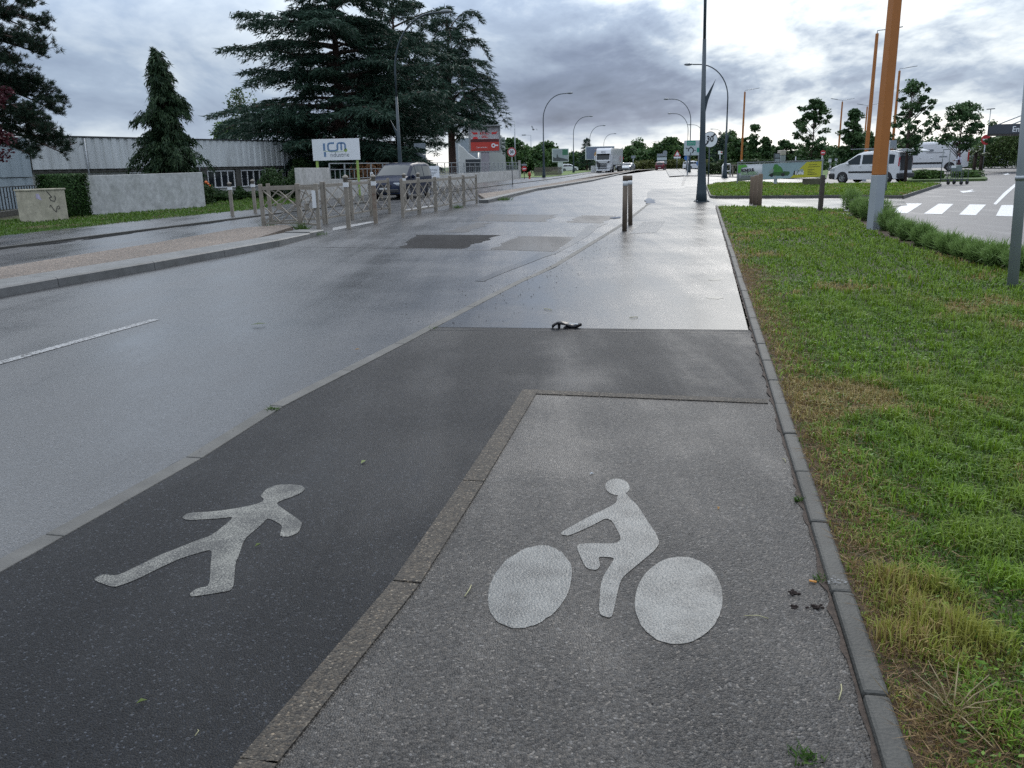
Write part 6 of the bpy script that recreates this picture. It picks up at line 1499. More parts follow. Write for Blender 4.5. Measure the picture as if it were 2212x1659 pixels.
# --- dark people carrier behind the barriers, coming towards us
B = Body([(-2.2, .62), (-2.16, 1.0), (-2.05, 1.30), (-1.80, 1.66), (-1.4, 1.735), (-.4, 1.75), (.25, 1.71), (.55, 1.62), (1.35, 1.10), (1.7, 1.00), (2.05, .86), (2.2, .66), (2.25, .5)], 1.81, 1.02, (-1.35, 1.35), .37, .31, .22, tumble=.17, plan=.18, nose=.2)
blueP = MT('dark blue-black car paint', (.008, .014, .034), .35, 0, .05, 1, coat=.03, spec=.15)
mp = car('people_carrier', 'dark blue-black people carrier driving past behind the crossing barriers', 'car', B, blueP, .31, .2,
         [(.28, .98, 1.06, lambda x: min(1.56, 1.62-(x-.28)*.62)), (-.72, .22, 1.06, 1.60), (-1.98, -.80, lambda x: 1.08, lambda x: 1.58 if x > -1.6 else 1.58-(-1.6-x)*.75)], (1.30, .50, .92), (-2.15, -1.84, .84), [(1.82, 2.14, lambda x: .66, lambda x: .80)], [(-2.18, -2.02, .8, 1.3)], mirror=(.95, 1.08), plate='y', handles=((.2, .92), (-.75, .92)), strip=(-1.0, 1.0, .50, .60))
MB().box(2.2, 0, .42, .16, 1.5, .2).build('bumper', TRIM, mp, bevel=.05); MB().box(2.215, 0, .66, .05, .7, .10).build('grille', TRIM, mp)
for s_ in (-1, 1):
    MB().box(2.12, s_*.60, .735, .10, .34, .15, -s_*.25).build('headlight', LAMPC, mp, bevel=.03); MB().box(2.255, s_*.56, .42, .03, .22, .10).build('fog_light', LAMPC, mp)
    MB().tube([(-1.5, s_*.62, 1.76), (.1, s_*.62, 1.77)], .02, 6).build('roof_rail', TRIM, mp)
pf = (G(821, 436)+G(886, 428))/2; d_ = Vector((-.245, -.97, 0)).normalized()
pf = gx(848, 43.5)
hm = math.atan2(-.958, -.286)
place(mp, (pf.x-math.cos(hm)*1.35, pf.y-math.sin(hm)*1.35, 0), hm)
# --- white leisure van parked with its tailgate up
B = Body([(-2.0, .6), (-1.97, 1.15), (-1.86, 1.68), (-1.6, 1.80), (-.5, 1.83), (.2, 1.78), (.55, 1.66), (1.28, 1.20), (1.62, 1.10), (2.05, .94), (2.3, .74), (2.36, .5)], 1.81, 1.10, (-1.33, 1.40), .36, .32, .23, tumble=.13, plan=.2)
whiteP = car_paint('white van paint', (.68, .69, .70), 0, .35)
pv_ = car('parked_van', 'white leisure van parked behind the lawn with roof bars and its tailgate raised', 'van', B, whiteP, .325, .2,
          [(.33, 1.22, lambda x: 1.08+.0*(x), lambda x: min(1.62, 1.66-(x-.45)*.60)), (-.62, .20, 1.10, 1.62), (-1.72, -.72, 1.10, lambda x: 1.62-.10*max(0, -1.4-x))], (1.24, .56, .92), None, [(1.95, 2.28, lambda x: .74, lambda x: .90-.28*(x-1.95))], [(-1.99, -1.93, .95, 1.45)], mirror=(1.05, 1.12), handles=((.28, .98), (-.42, .98)), strip=(-.85, 1.02, .60, .70), spokes=6)
MB().box(2.27, 0, .42, .22, 1.62, .34).build('front_bumper', TRIM, pv_, bevel=.07)
for s_ in (-1, 1): MB().box(2.1, s_*.80, .42, .42, .20, .34, s_*-.35).build('bumper_corner', TRIM, pv_, bevel=.06)
MB().box(-2.0, 0, .44, .22, 1.66, .26).build('rear_bumper', TRIM, pv_, bevel=.05); MB().box(-1.985, 0, 1.12, .05, 1.25, .80).build('load_opening', TRIM, pv_)
tg = MB(); tg.prism([(0, 0), (1.15, -.10), (1.18, -.02), (.55, .12), (0, .08)], (-1.75, -.72, 1.80), (-1, 0, 0), Zv, (0, 1, 0), 1.44); tg.build('tailgate', whiteP, pv_, bevel=.02)
MB().prism([(.12, -.02), (.85, -.10), (.85, -.085), (.12, -.005)], (-1.75, -.6, 1.79), (-1, 0, 0), Zv, (0, 1, 0), 1.2).build('tailgate_window', GLASSV, pv_)
for x in (-1.2, .25): MB().bar((x, -.72, 1.93), (x, .72, 1.93), .04, .03).build('roof_bar', GALV, pv_)
MB().bar((-.6, .35, 1.975), (1.3, .35, 1.96), .05, .04).build('carried_pipe', GALV, pv_); MB().box(-.9, -.1, 2.05, .5, .5, .18).build('roof_load', GALV, pv_)
for s_ in (-1, 1): MB().tube([(-1.5, s_*.70, 1.86), (.0, s_*.70, 1.86)], .022, 6).build('roof_rail', TRIM, pv_)
DRV = MT('dark driver clothing', (.03, .03, .035), .8)
p0 = G(1807, 396.2); p1 = G(1927, 396.4)
# near-side wheels stand on these points; their track half-width puts the centre line behind
dv = (p0-p1); sc = 2.73/dv.length; dv.normalize(); side = Vector((-dv.y, dv.x, 0)); side = side if side.y > 0 else -side
mid = (p0+p1)/2; cen = mid*1.0+side*.84
place(pv_, (cen.x-dv.x*.035, cen.y-dv.y*.035, 0), math.atan2(dv.y, dv.x))
print('partner wheelbase', (p0-p1).length, 'mid', mid)
# --- white panel vans beyond the island
def panel_van(label, paint, wheel_p0, wheel_p1, wb, extra=None, L=None, H=2.45):
    f = H/2.45
    B = Body([(-2.95, .7), (-2.93, 2.2*f), (-2.8, 2.40*f), (-1, 2.45*f), (.75, 2.42*f), (1.15, 2.25*f), (1.95, 1.45*f), (2.6, 1.10), (2.85, .9), (2.92, .55)], 2.05, 1.3, (-1.55, 2.03), .42, .35, .32, tumble=.08, plan=.14)
    o = car('panel_van', label, 'van', B, paint, .345, .22, [(.95, 1.82, 1.36, lambda x: min(1.98*f, 2.05*f-(x-1.05)*.75))], (1.93, 1.17, .9), None, [(2.45, 2.82, .82, lambda x: 1.05-.2*(x-2.45))], [(-2.94, -2.84, .8, 1.7)], mirror=(1.8, 1.45), handles=((.75, 1.12), (-.1, 1.12)), strip=(-1.0, 1.45, .62, .78))
    MB().box(2.86, 0, .52, .2, 1.9, .36).build('front_bumper', TRIM, o, bevel=.05)
    B.side(-1.1, .3, 1.52, 1.60, -1, .01).build('groove_shade', MT('shaded groove', (.30, .31, .32), .5), o, fix=False); B.side(-1.1, .3, 1.52, 1.60, 1, .01).build('groove_shade', MT('shaded groove'), o, fix=False)  # flat band on each flank, a groove's shade put into its grey
    o['B'] = 0; del o['B']
    return o, B
v1_, Bv = panel_van('white high-roofed panel van parked beyond the trolley, behind the slim tree', whiteP, None, None, None)
def broadside(o, px, Y, k_):        # stands across the line of sight, nose to the left
    c_ = gx(px, Y); v_ = Vector((c_.x, c_.y, 0)).normalized(); o.location = (c_.x, c_.y, 0); o.rotation_euler = (0, 0, math.atan2(v_.x, -v_.y)); o.scale = (k_, k_, k_)
broadside(v1_, 2006, 84., 1.12)
for s_ in (-1, 1):
    MB().box(.15, s_*(1.03), 1.75, .75, .01, .16).build('side_print', MT('grey van lettering', (.20, .22, .24), .5), v1_); MB().box(-1.0, s_*1.035, 1.22, .6, .01, .10).build('side_print', MT('grey van lettering'), v1_)
MB().box(2.1, 1.0, .95, .3, .03, .22).build('green_badge', MT('green sticker', (.15, .40, .12), .5), v1_)
greyP = car_paint('pale grey van paint', (.33, .35, .37), 0, .4)
v2_, _ = panel_van('pale grey panel van facing left behind the palms and no entry sign', greyP, None, None, None)
broadside(v2_, 2117, 108., 1.0)
# --- simple hatchback / saloon family for the far cars
def small_car(label, paint, px, py, heading, kind='hatch', name='car', group=None):
    if kind == 'hatch': tp = [(-1.85, .6), (-1.83, .95), (-1.6, 1.42), (-1.1, 1.50), (-.1, 1.52), (.35, 1.42), (1.05, 1.0), (1.6, .88), (1.85, .66), (1.88, .45)]; wins = [(-.35, .8, 1.0, lambda x: min(1.38, 1.40-(x-.1)*.55)), (-1.45, -.42, 1.0, lambda x: 1.38 if x > -1.1 else 1.38-(-1.1-x)*.6)]; ax = (-1.2, 1.2); wd = (1.0, .32, .9); rr_ = (-1.82, -1.58, .82); W_ = 1.68
    else: tp = [(-2.25, .6), (-2.2, .95), (-1.6, 1.02), (-1.05, 1.40), (-.2, 1.45), (.3, 1.36), (1.05, .98), (1.9, .84), (2.2, .66), (2.25, .45)]; wins = [(-.25, .78, .98, lambda x: min(1.32, 1.34-(x-.1)*.5)), (-1.2, -.32, .98, lambda x: 1.32 if x > -.9 else 1.32-(-.9-x)*.9)]; ax = (-1.3, 1.35); wd = (1.0, .32, .9); rr_ = (-1.58, -1.08, .88); W_ = 1.75
    B = Body(tp, W_, .95, ax, .34, .30, .2, tumble=.2, plan=.2)
    e = B.x1; o = car(name, label, 'car', B, paint, .30, .19, wins, wd, rr_, [(e-.42, e-.08, .64, lambda x: .78)], [(B.x0+.02, B.x0+.2, .75, 1.05)], mirror=(.85, 1.02), plate='y', group=group)
    MB().box(e-.04, 0, .42, .14, 1.3, .16).build('bumper', TRIM, o, bevel=.04)
    p = G(px, py); place(o, (p.x, p.y, 0), heading); return o
hr_ = math.atan2(RD.y, RD.x); frd = math.atan2(.94, .34)
redP = car_paint('dark red car paint', (.13, .010, .018), .2, .3); silP = car_paint('silver car paint', (.36, .38, .39), .4, .3); dkP = car_paint('dark grey car paint', (.05, .06, .07), .3, .3)
small_car('dark red hatchback driving away towards the roundabout hedge', redP, 1427, 367.6, hr_-.05, 'hatch')
small_car('silver saloon coming towards us right of the lorry', silP, 1357, 369.3, frd+math.pi-.05, 'saloon')
p = gx(1341, 178); c_ = small_car('dark car half hidden between the lorry and the silver saloon', dkP, 1357, 369, frd+math.pi, 'hatch'); c_.location = (p.x, p.y, 0)
p = gx(1496, 165); c_ = small_car('white car seen under the roundabout sign, left of the big lamp post', whiteP, 1357, 369, .5, 'hatch'); c_.location = (p.x, p.y, 0)
p = gx(1229, 185); c_ = small_car('white car parked on the grass behind the skyline billboard', whiteP, 1357, 369, .15, 'hatch'); c_.location = (p.x, p.y, 0)
for px, Y, lb, h_ in ((1893, 125, 'white car far back in the car park, left part over the white van roof', .2), ):
    p = gx(px, Y); c_ = small_car(lb, whiteP, 1357, 369, h_, 'hatch'); c_.location = (p.x, p.y, 0)
# --- lorry
lo = thing('lorry', 'white articulated lorry with black grille slots coming towards us', 'lorry')
LW = car_paint('white lorry paint', (.60, .61, .62), 0, .35)
cab = MB(); pr_ = [(0, .45), (.06, 1.2), (.0, 1.95), (.10, 2.1), (.42, 3.05), (.62, 3.6), (.95, 3.92), (2.2, 3.98), (2.2, .8), (1.9, .45)]
cab.prism([(-x, z) for x, z in pr_], (0, -1.24, 0), (1, 0, 0), Zv, (0, 1, 0), 2.48); cab.build('cab', LW, lo, bevel=.07)
MB().prism([(0.02, 2.02), (.02, 2.98)], (0, 0, 0), (1, 0, 0), Zv, (0, 1, 0), .01) if False else None
ws = MB(); ws.add([(-.085, -1.08, 2.06), (-.085, 1.08, 2.06), (-.395, 1.04, 2.98), (-.395, -1.04, 2.98)], [(0, 1, 2, 3)])
for i in range(4): ws.v[i] = (ws.v[i][0]+.03, ws.v[i][1], ws.v[i][2])
ws.build('windscreen', GLASSV, lo, fix=False)
MB().box(-.30, 0, 3.02, .5, 2.3, .06).build('sun_visor', MT('tinted visor', (.12, .13, .13), .2), lo)
text('lettering', 'FDC', .42, (-.40, 0, 3.34), (0, 1, 0), (.93, 0, .36), MT('grey van lettering'), lo, bold=.01)
for s_ in (-1, 1):
    MB().prism([(s_*.62, 1.58), (s_*1.1, 1.62), (s_*1.12, 1.86), (s_*.95, 1.84)], (.02, 0, 0), (0, 1, 0), Zv, (1, 0, 0), .03).build('marker_panel', TRIM, lo)
    MB().box(.0, s_*.92, .78, .12, .36, .16).build('headlight', LAMPC, lo, bevel=.03); MB().box(-.35, s_*1.42, 2.35, .16, .24, .75).build('mirror', LW, lo, bevel=.04)
    MB().box(-.9, s_*1.245, 2.42, .8, .02, .8).build('side_window', GLASSV, lo)
for z_ in (1.44, 1.2, .96, .68): MB().box(.05, 0, z_, .05, 1.35, .10).build('grille_slot', TRIM, lo)
MB().box(-.05, 0, .34, .3, 2.3, .22).build('bumper', LW, lo, bevel=.05)
MB().box(-7.4, 0, 2.58, 9.4, 2.5, 2.75).build('trailer_box', car_paint('pale grey trailer side', (.47, .48, .47), 0, .5), lo, bevel=.03); MB().box(-7.4, 0, 1.12, 9.4, 2.3, .14).build('chassis', TRIM, lo)
for s_ in (-1, 1):
    MB().box(-9.5, s_*1.256, 2.2, 1.2, .01, 1.0).build('side_print', MT('faded red print', (.36, .22, .22), .6), lo)
    for x in (-.95, -3.4, -8.6, -9.9, -11.2): wheel(lo, x, s_*1.08, .5, .32, s_, 8)
pl_ = (G(1287.5, 373.2)+G(1316.5, 372))/2; hl = math.atan2(-.955, -.30)
place(lo, (pl_.x, pl_.y, 0), hl)

# --- goods trolley
t0, t1 = gx(2030.5, 45.5), gx(2076, 44.5); d_ = (t1-t0); l = d_.length; d_ = d_/l; q = Vector((-d_.y, d_.x, 0)); tr = thing('goods_trolley', 'galvanised flatbed goods trolley with tall end handle left in the car park', 'trolley', t0)
TM = MT('dull trolley steel', (.14, .155, .15), .45, .6, .12, 6); zb_ = .27; W2 = .6
for y_ in (0, W2):
    MB().tube([q*y_+Zv*.10, q*y_+Zv*1.78], .024, 6).build('end_post', TM, tr)
    MB().bar(q*y_+Zv*zb_, d_*l+q*y_+Zv*zb_, .04).build('bed_rail', TM, tr)
    MB().bar(d_*l*.26+q*y_+Zv*.68, d_*l*.98+q*y_+Zv*.68, .03).build('side_rail', TM, tr)
    for f in (.26, .49, .72, .96): MB().bar(d_*l*f+q*y_+Zv*zb_, d_*l*f+q*y_+Zv*.68, .025).build('upright', TM, tr)
MB().tube([Zv*1.78, q*W2+Zv*1.78], .024, 6).build('handle', TM, tr)
for f in (0, .25, .5, .75, 1): MB().bar(d_*l*f+Zv*zb_, d_*l*f+q*W2+Zv*zb_, .03).build('bed_bar', TM, tr)
MB().box(d_.x*l*.56+q.x*.3, d_.y*l*.56+q.y*.3, .83, .40, .32, .30, math.atan2(d_.y, d_.x)).build('child_basket', MT('grey-green crate', (.16, .20, .19), .6), tr, bevel=.02)
b_ = d_*l*.56-q*.0; MB().box(b_.x, b_.y-.02, .90, .26, .02, .10, math.atan2(d_.y, d_.x)).build('price_card', SIGN_W, tr)
for f in (.36, .97):
    for y_ in (.05, W2-.05):
        c = d_*l*f+q*y_; MB().lathe([(0, -.03), (.085, -.03), (.10, 0), (.085, .03), (0, .03)], 14, (c.x, c.y, .10), axis='y').build('castor', TYRE, tr); MB().box(c.x, c.y, .2, .05, .07, .14).build('fork', TM, tr)

# ================================================================== PEOPLE
SKIN = MT('skin', (.40, .24, .17), .55, 0, .06, 9)
def skin_figure(name, verts, edges, radii, m, parent, root=0):
    me = bpy.data.meshes.new(name); me.from_pydata([tuple(v) for v in verts], edges, []); o = link(name, me, parent); me.materials.append(m)
    md = o.modifiers.new('skin', 'SKIN'); md.use_smooth_shade = True
    sv = me.skin_vertices[0].data
    for i, r in enumerate(radii): sv[i].radius = (r, r) if not isinstance(r, tuple) else r; sv[i].use_root = (i == root)
    ss = o.modifiers.new('sub', 'SUBSURF'); ss.levels = 1; ss.render_levels = 2
    return o
def person(label, p, heading, lean, coat_c, trouser_c, cap_c, hgt=1.72, arms='fwd'):
    f = hgt/1.72; o = thing('person', label, 'person', p, heading)
    c, s_ = math.cos(lean), math.sin(lean); pel = Vector((0, 0, .90))
    up = lambda t_, y=0, x=0: pel+Vector((s_*t_+x*c, y, c*t_-x*s_))
    V = [pel, up(.28), up(.48), up(.58), up(.66), up(.75, 0, .02)]; R = [.15, .14, .16, .065, .075, .10]; E_ = [(0, 1), (1, 2), (2, 3), (3, 4), (4, 5)]
    for sg in (-1, 1):
        i = len(V); V += [up(.46, sg*.19), up(.22, sg*.24, .06), up(.20, sg*.18, .30), up(.19, sg*.16, .38)]; R += [.07, .052, .042, .035]; E_ += [(2, i), (i, i+1), (i+1, i+2), (i+2, i+3)]
        i = len(V); fx = .22*sg; V += [Vector((0, sg*.09, .84)), Vector((fx*.6+.03, sg*.10, .47)), Vector((fx, sg*.10, .10)), Vector((fx+.16, sg*.10, .05))]; R += [.10, .07, .05, .045]; E_ += [(0, i), (i, i+1), (i+1, i+2), (i+2, i+3)]
    b = skin_figure('body', [v*f for v in V], E_, [r*f for r in R], MT('dark trousers %g' % trouser_c[0], trouser_c, .85), o)
    co = skin_figure('jacket', [v*f for v in (V[0]+Vector((0, 0, -.06)), V[1], V[2], V[6], V[7], V[8], V[10], V[11], V[12])] if False else [v*f for v in (pel+Vector((0, 0, -.08)), up(.28), up(.49), up(.46, .19), up(.22, .24, .06), up(.20, .185, .28), up(.46, -.19), up(.22, -.24, .06), up(.20, -.185, .28))], [(0, 1), (1, 2), (2, 3), (3, 4), (4, 5), (2, 6), (6, 7), (7, 8)], [r*f for r in (.175, .165, .18, .085, .065, .05, .085, .065, .05)], MT('jacket %g' % coat_c[0], coat_c, .8), o)
    hd = up(.74, 0, .03)*f; h_ = MB(); h_.ball((0, 0, 0), .105*f, 14, 10, (.95, .78, 1.15)); h_.ball((.10*f, 0, -.01), .022*f, 6, 4); ho = h_.build('head', SKIN, o); ho.location = hd
    hh = MB().ball((-.01, 0, .035*f), .113*f, 14, 8, (.98, .82, .95)).build('cap', MT('cap %g' % cap_c[0], cap_c, .7), o); hh.location = hd
    for sg in (-1, 1):
        hp = up(.19, sg*.16, .40)*f; hm_ = MB(); hm_.ball(hp, .045*f, 8, 6, (1.2, .6, .8))
        for j in range(4): hm_.tube([hp+Vector((.03, (j-1.5)*.016, 0)), hp+Vector((.075, (j-1.5)*.017, -.01)), hp+Vector((.10, (j-1.5)*.016, -.035))], [.010, .009, .007], 5)
        hm_.tube([hp+Vector((.0, -sg*.025, .02)), hp+Vector((.05, -sg*.045, .02))], [.011, .008], 5); hm_.build('hand', SKIN, o)
    return o
p = gx(1589, 100.); person('person in black jacket and pale cap bending forward behind the banner left end', p, -.25, .95, (.012, .012, .016), (.013, .012, .013), (.50, .55, .60), 1.78)
p = gx(2070, 70.); person('person in a white top standing between the two big vans under the tree', p, 2.4, .08, (.48, .48, .55), (.06, .02, .025), (.05, .04, .03), 1.7)
# --- a gull over the far lamps
p = at(1152, 280, 90.); gl = thing('gull', 'tiny distant gull flying left of the nearest arched lamp', 'bird', p); GU = MT('gull plumage', (.20, .21, .22), .8)
MB().ball((0, 0, 0), .12, 10, 6, (1.6, .6, .6)).build('body', GU, gl)
for s_ in (-1, 1): MB().add([(0.1, 0, .03), (-.12, 0, .03), (-.15, s_*.32, .22), (-.05, s_*.62, .16), (.06, s_*.32, .25)], [(0, 1, 2, 4), (2, 3, 4)]).build('wing', GU, gl, fix=False)
gl.rotation_euler = (.5, 0, .9)

# ================================================================== GRASS AND SMALL THINGS
def vnoise(x, y, s, seed):
    r = np.random.default_rng(seed); out = np.zeros_like(x)
    for i in range(7):
        a = r.uniform(0, 6.28); k = s*r.uniform(.6, 1.7); out += np.sin((x*math.cos(a)+y*math.sin(a))*k+r.uniform(0, 6.28))
    return out/3.2
def inpoly(x, y, pts):
    ins = np.zeros(len(x), bool); n = len(pts); j = n-1
    for i in range(n):
        xi, yi, xj, yj = pts[i][0], pts[i][1], pts[j][0], pts[j][1]
        if abs(yj-yi) > 1e-9: ins ^= ((yi > y) != (yj > y)) & (x < (xj-xi)*(y-yi)/(yj-yi)+xi)
        j = i
    return ins
GREEN_D, GREEN_L, YEL, DRY, SOILC = (.042, .100, .008), (.19, .31, .022), (.33, .31, .07), (.40, .275, .115), (.06, .042, .025)
def grass(name, pts, bands, zb, seed, label, kerb=True, lush=1.0, tone=(1, 1, 1)):
    """bands: (y0, y1, density per m2, blade height, blade width)"""
    rng = np.random.default_rng(seed); VV, FF, CC = [], [], []; off = 0
    xs = [p[0] for p in pts]; x0, x1 = min(xs), max(xs)
    for (y0, y1, dens, hh, w) in bands:
        n = int((x1-x0)*(y1-y0)*dens); x = rng.uniform(x0, x1, n); y = rng.uniform(y0, y1, n)
        k = inpoly(x, y, pts)
        # only what the lens could see plus a margin
        k &= (np.abs(x) < .85*y+2.6)
        x, y = x[k], y[k]; n = len(x)
        if not n: continue
        patch = vnoise(x, y, 2.3, 5)+.6*vnoise(x, y, 6.5, 6); fine = vnoise(x, y, 17., 7)
        dk = np.full(n, 9.)
        if kerb:
            a = rk(0); dk = (x-a.x)*RKn.x+(y-a.y)*RKn.y-GW
        dry = np.clip((patch-.66)*1.3, 0, 1)+np.clip((.34-dk)*2.6, 0, .85)*(.55+.45*fine)*(y < 16)
        dry = np.clip(dry, 0, 1); hscale = np.clip(1+.45*fine+.35*patch, .35, 1.9)*(1-.45*np.clip(dry, 0, 1))
        # taller seed-head tufts beside the kerb
        tall = np.zeros(n)
        for (tx, ty, tr_) in TUFTS: tall = np.maximum(tall, np.clip(1-((x-tx)**2+(y-ty)**2)/tr_**2, 0, 1))
        hscale = hscale*(1+1.3*tall)
        bald = (rng.random(n) < np.clip((.16-dk)*4, 0, .75)) if kerb else np.zeros(n, bool)
        keep = ~bald; x, y, dry, hscale, tall, patch, fine = (q[keep] for q in (x, y, dry, hscale, tall, patch, fine)); n = len(x)
        h = hh*hscale*rng.uniform(.5, 1.35, n); az = rng.uniform(0, 6.28, n); ln = rng.uniform(.15, 1.1, n)*(1-.4*tall)
        dx, dy = np.cos(az), np.sin(az); wx, wy = -dy*w/2, dx*w/2
        ww = rng.uniform(.6, 1.4, n); wx *= ww; wy *= ww
        V = np.zeros((n, 5, 3), np.float32)
        V[:, 0] = np.stack([x-wx, y-wy, np.full(n, zb)], 1); V[:, 1] = np.stack([x+wx, y+wy, np.full(n, zb)], 1)
        mx, my, mz = x+dx*h*ln*.35, y+dy*h*ln*.35, zb+h*.62
        V[:, 2] = np.stack([mx+wx*.8, my+wy*.8, mz], 1); V[:, 3] = np.stack([mx-wx*.8, my-wy*.8, mz], 1)
        V[:, 4] = np.stack([x+dx*h*ln, y+dy*h*ln, zb+h*np.clip(1.05-.45*ln, .3, 1)], 1)
        base = np.arange(n)*5+off
        F = np.stack([np.stack([base, base+1, base+2], 1), np.stack([base, base+2, base+3], 1), np.stack([base+3, base+2, base+4], 1)], 1).reshape(-1, 3)
        f = np.clip(.45+.28*fine+rng.normal(0, .25, n), 0, 1)[:, None]
        c = np.array(GREEN_D)*(1-f)+np.array(GREEN_L)*f
        yl = np.clip(.85*tall+.16*(patch > .25)*rng.random(n), 0, 1)[:, None]; c = c*(1-yl)+np.array(YEL)*yl
        dd = (rng.random(n) < dry)[:, None]*1.0; mixd = rng.uniform(.5, 1, (n, 1)); c = c*(1-dd*mixd)+(np.array(DRY)*rng.uniform(.5, 1.1, (n, 1)))*dd*mixd
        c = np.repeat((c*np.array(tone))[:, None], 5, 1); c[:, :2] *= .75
        VV.append(V.reshape(-1, 3)); FF.append(F); CC.append(c.reshape(-1, 3)); off += n*5
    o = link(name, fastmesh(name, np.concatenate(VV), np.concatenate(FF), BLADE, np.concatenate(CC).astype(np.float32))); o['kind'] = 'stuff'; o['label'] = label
    return o
t1_, t2_, t3_ = G(1985, 1330), G(1965, 1400), G(2070, 1420)
TUFTS = [(t1_.x, t1_.y, .22), (t2_.x, t2_.y, .20), (t3_.x, t3_.y, .2), (G(1930, 1290).x, G(1930, 1290).y, .14)]
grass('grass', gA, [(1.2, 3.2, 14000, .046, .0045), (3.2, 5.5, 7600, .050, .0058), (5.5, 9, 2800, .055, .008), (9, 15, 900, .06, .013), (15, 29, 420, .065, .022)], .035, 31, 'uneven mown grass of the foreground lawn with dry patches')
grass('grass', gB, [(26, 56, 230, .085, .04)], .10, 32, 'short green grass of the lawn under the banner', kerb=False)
lv = [G(0, 514)-Vector((.25, .97, 0))*6, G(0, 514), G(357, 473.5), G(553, 454.5), G(655, 437), G(640, 430), gx(560, 56), gx(455, 52), G(445, 447), G(183, 467), gx(-60, 31), gx(-60, 22)]
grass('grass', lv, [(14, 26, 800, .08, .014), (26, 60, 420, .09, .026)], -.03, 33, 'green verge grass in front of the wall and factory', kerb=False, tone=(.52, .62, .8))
# broad clover and weed leaves in the lawn
rng = np.random.default_rng(44); n_ = 70000; y = 1.5+rng.random(n_)**1.6*9; x = rng.uniform(.9, 7.5, n_); k = inpoly(x, y, gA) & (x < .72*y+1.2); x, y = x[k], y[k]
dk = (x-rk(0).x)*RKn.x+(y-rk(0).y)*RKn.y-GW; k = (vnoise(x, y, 3.1, 15)+.5*vnoise(x, y, 9., 16) > .0) & (dk > .10+.1*rng.random(len(x))); x, y = x[k], y[k]; n_ = len(x)
C = np.stack([x, y, .04+.035*rng.random(n_)], 1); nr = rng.normal(0, .5, (n_, 3)); nr[:, 2] += 1
V, F = quads(C, nr, rng.uniform(.008, .024, n_)*(1+.10*y), rng, .45); o = link('clover', fastmesh('clover', V, F, BLADE, tint(rng, n_, 4, (.028, .075, .008), (.14, .26, .022)), nv=4)); o['kind'] = 'stuff'; o['label'] = 'clover and weed leaves mixed into the foreground lawn'
# straw, dead thatch on the soil by the kerb
n_ = 21000; s_ = 1.2+11*rng.random(n_)**1.5; dk = np.abs(rng.normal(0, .22, n_))+.01; bx_ = np.array([rk(v)[:2] for v in s_]); x = bx_[:, 0]+RKn.x*(GW+dk); y = bx_[:, 1]+RKn.y*(GW+dk)
D = rng.normal(0, 1, (n_, 3)); D[:, 2] = np.abs(D[:, 2])*.25
V, F = tris(np.stack([x, y, np.full(n_, .038)+rng.random(n_)*.02], 1), D, rng.uniform(.002, .004, n_), rng.uniform(.02, .09, n_), rng); o = link('straw', fastmesh('straw', V, F, BLADE, tint(rng, n_, 3, (.07, .04, .018), (.33, .22, .10)))); o['kind'] = 'stuff'; o['label'] = 'dead brown straw lying along the lawn kerb'
# dry grass tuft with long stalks
p = G(2058, 1545, .03); dt = thing('dry_grass_tuft', 'straw-coloured tuft of dead grass with long stiff stalks near the lawn kerb', 'grass tuft', p)
n_ = 240; a = rng.random(n_)*6.28; C = np.stack([rng.normal(0, .05, n_), rng.normal(0, .045, n_), np.zeros(n_)], 1); D = np.stack([np.cos(a)*.7, np.sin(a)*.7, rng.uniform(.05, 1.3, n_)**1.5], 1)
V, F = tris(C, D, rng.uniform(.002, .0045, n_), rng.uniform(.05, .15, n_), rng); link('blades', fastmesh('blades', V, F, BLADE, tint(rng, n_, 3, (.14, .10, .05), (.36, .29, .16))), dt)
st = MB()
for i in range(9):
    a_ = .3+i*.75; st.tube([(0, 0, 0), (math.cos(a_)*.05, math.sin(a_)*.05, .06), (math.cos(a_)*.11, math.sin(a_)*.11, .10)], [.0022, .002, .0012], 4, cap=False)
st.tube([(0, 0, .01), (-.01, -.07, .04), (.02, -.16, .02)], [.003, .0025, .0015], 4, cap=False); st.build('stalk', MT('dead straw', (.30, .24, .13), .8, 0, .2, 20), dt)

# --- black twisted scrap on the pavement
o = thing('black_scrap', 'twisted shiny black plastic scrap with a pale edge lying on the wet pavement', 'litter', G(1221, 709, PZ)); k = MB(); k.smooth = True; w_ = .272*.95
prof = [(-.125, .030, .035), (-.10, .052, .03), (-.075, .066, .035), (-.03, .064, .04), (.0, .060, .04), (.03, .046, .036), (.06, .030, .03), (.09, .026, .022), (.12, .036, .014), (.15, .046, .008)]
for i, (x_, z_, h_) in enumerate(prof):
    for j, yy in enumerate((-.028, -.01, .012, .03)): k.v.append((x_, yy*(1-.04*i), z_+.012*math.sin(j*1.7+i*.8)-abs(yy)*.4))
for i in range(len(prof)-1):
    for j in range(3): k.f.append((i*4+j, (i+1)*4+j, (i+1)*4+j+1, i*4+j+1)); k.mi.append(0); k.sm.append(True)
BPL = MT('glossy black plastic', (.008, .008, .010), .42, 0, .1, 10)
b_ = k.build('strip', BPL, o, fix=False); so_ = b_.modifiers.new('thick', 'SOLIDIFY'); so_.thickness = .016
MB().prism([(-.068, .0), (-.045, .0), (-.04, .055), (-.072, .05)], (0, .0, 0), (1, 0, 0), Zv, (0, 1, 0), .03).build('leg', BPL, o, bevel=.004); MB().prism([(-.02, .002), (.075, .0), (.12, .02), (.06, .028), (.0, .022)], (0, -.01, 0), (1, 0, 0), Zv, (0, 1, 0), .03).build('fold', BPL, o, bevel=.004)
MB().bar((.03, -.03, .050), (.115, -.02, .040), .012, .008).build('pale_edge', MT('pale torn edge', (.55, .58, .58), .4), o)
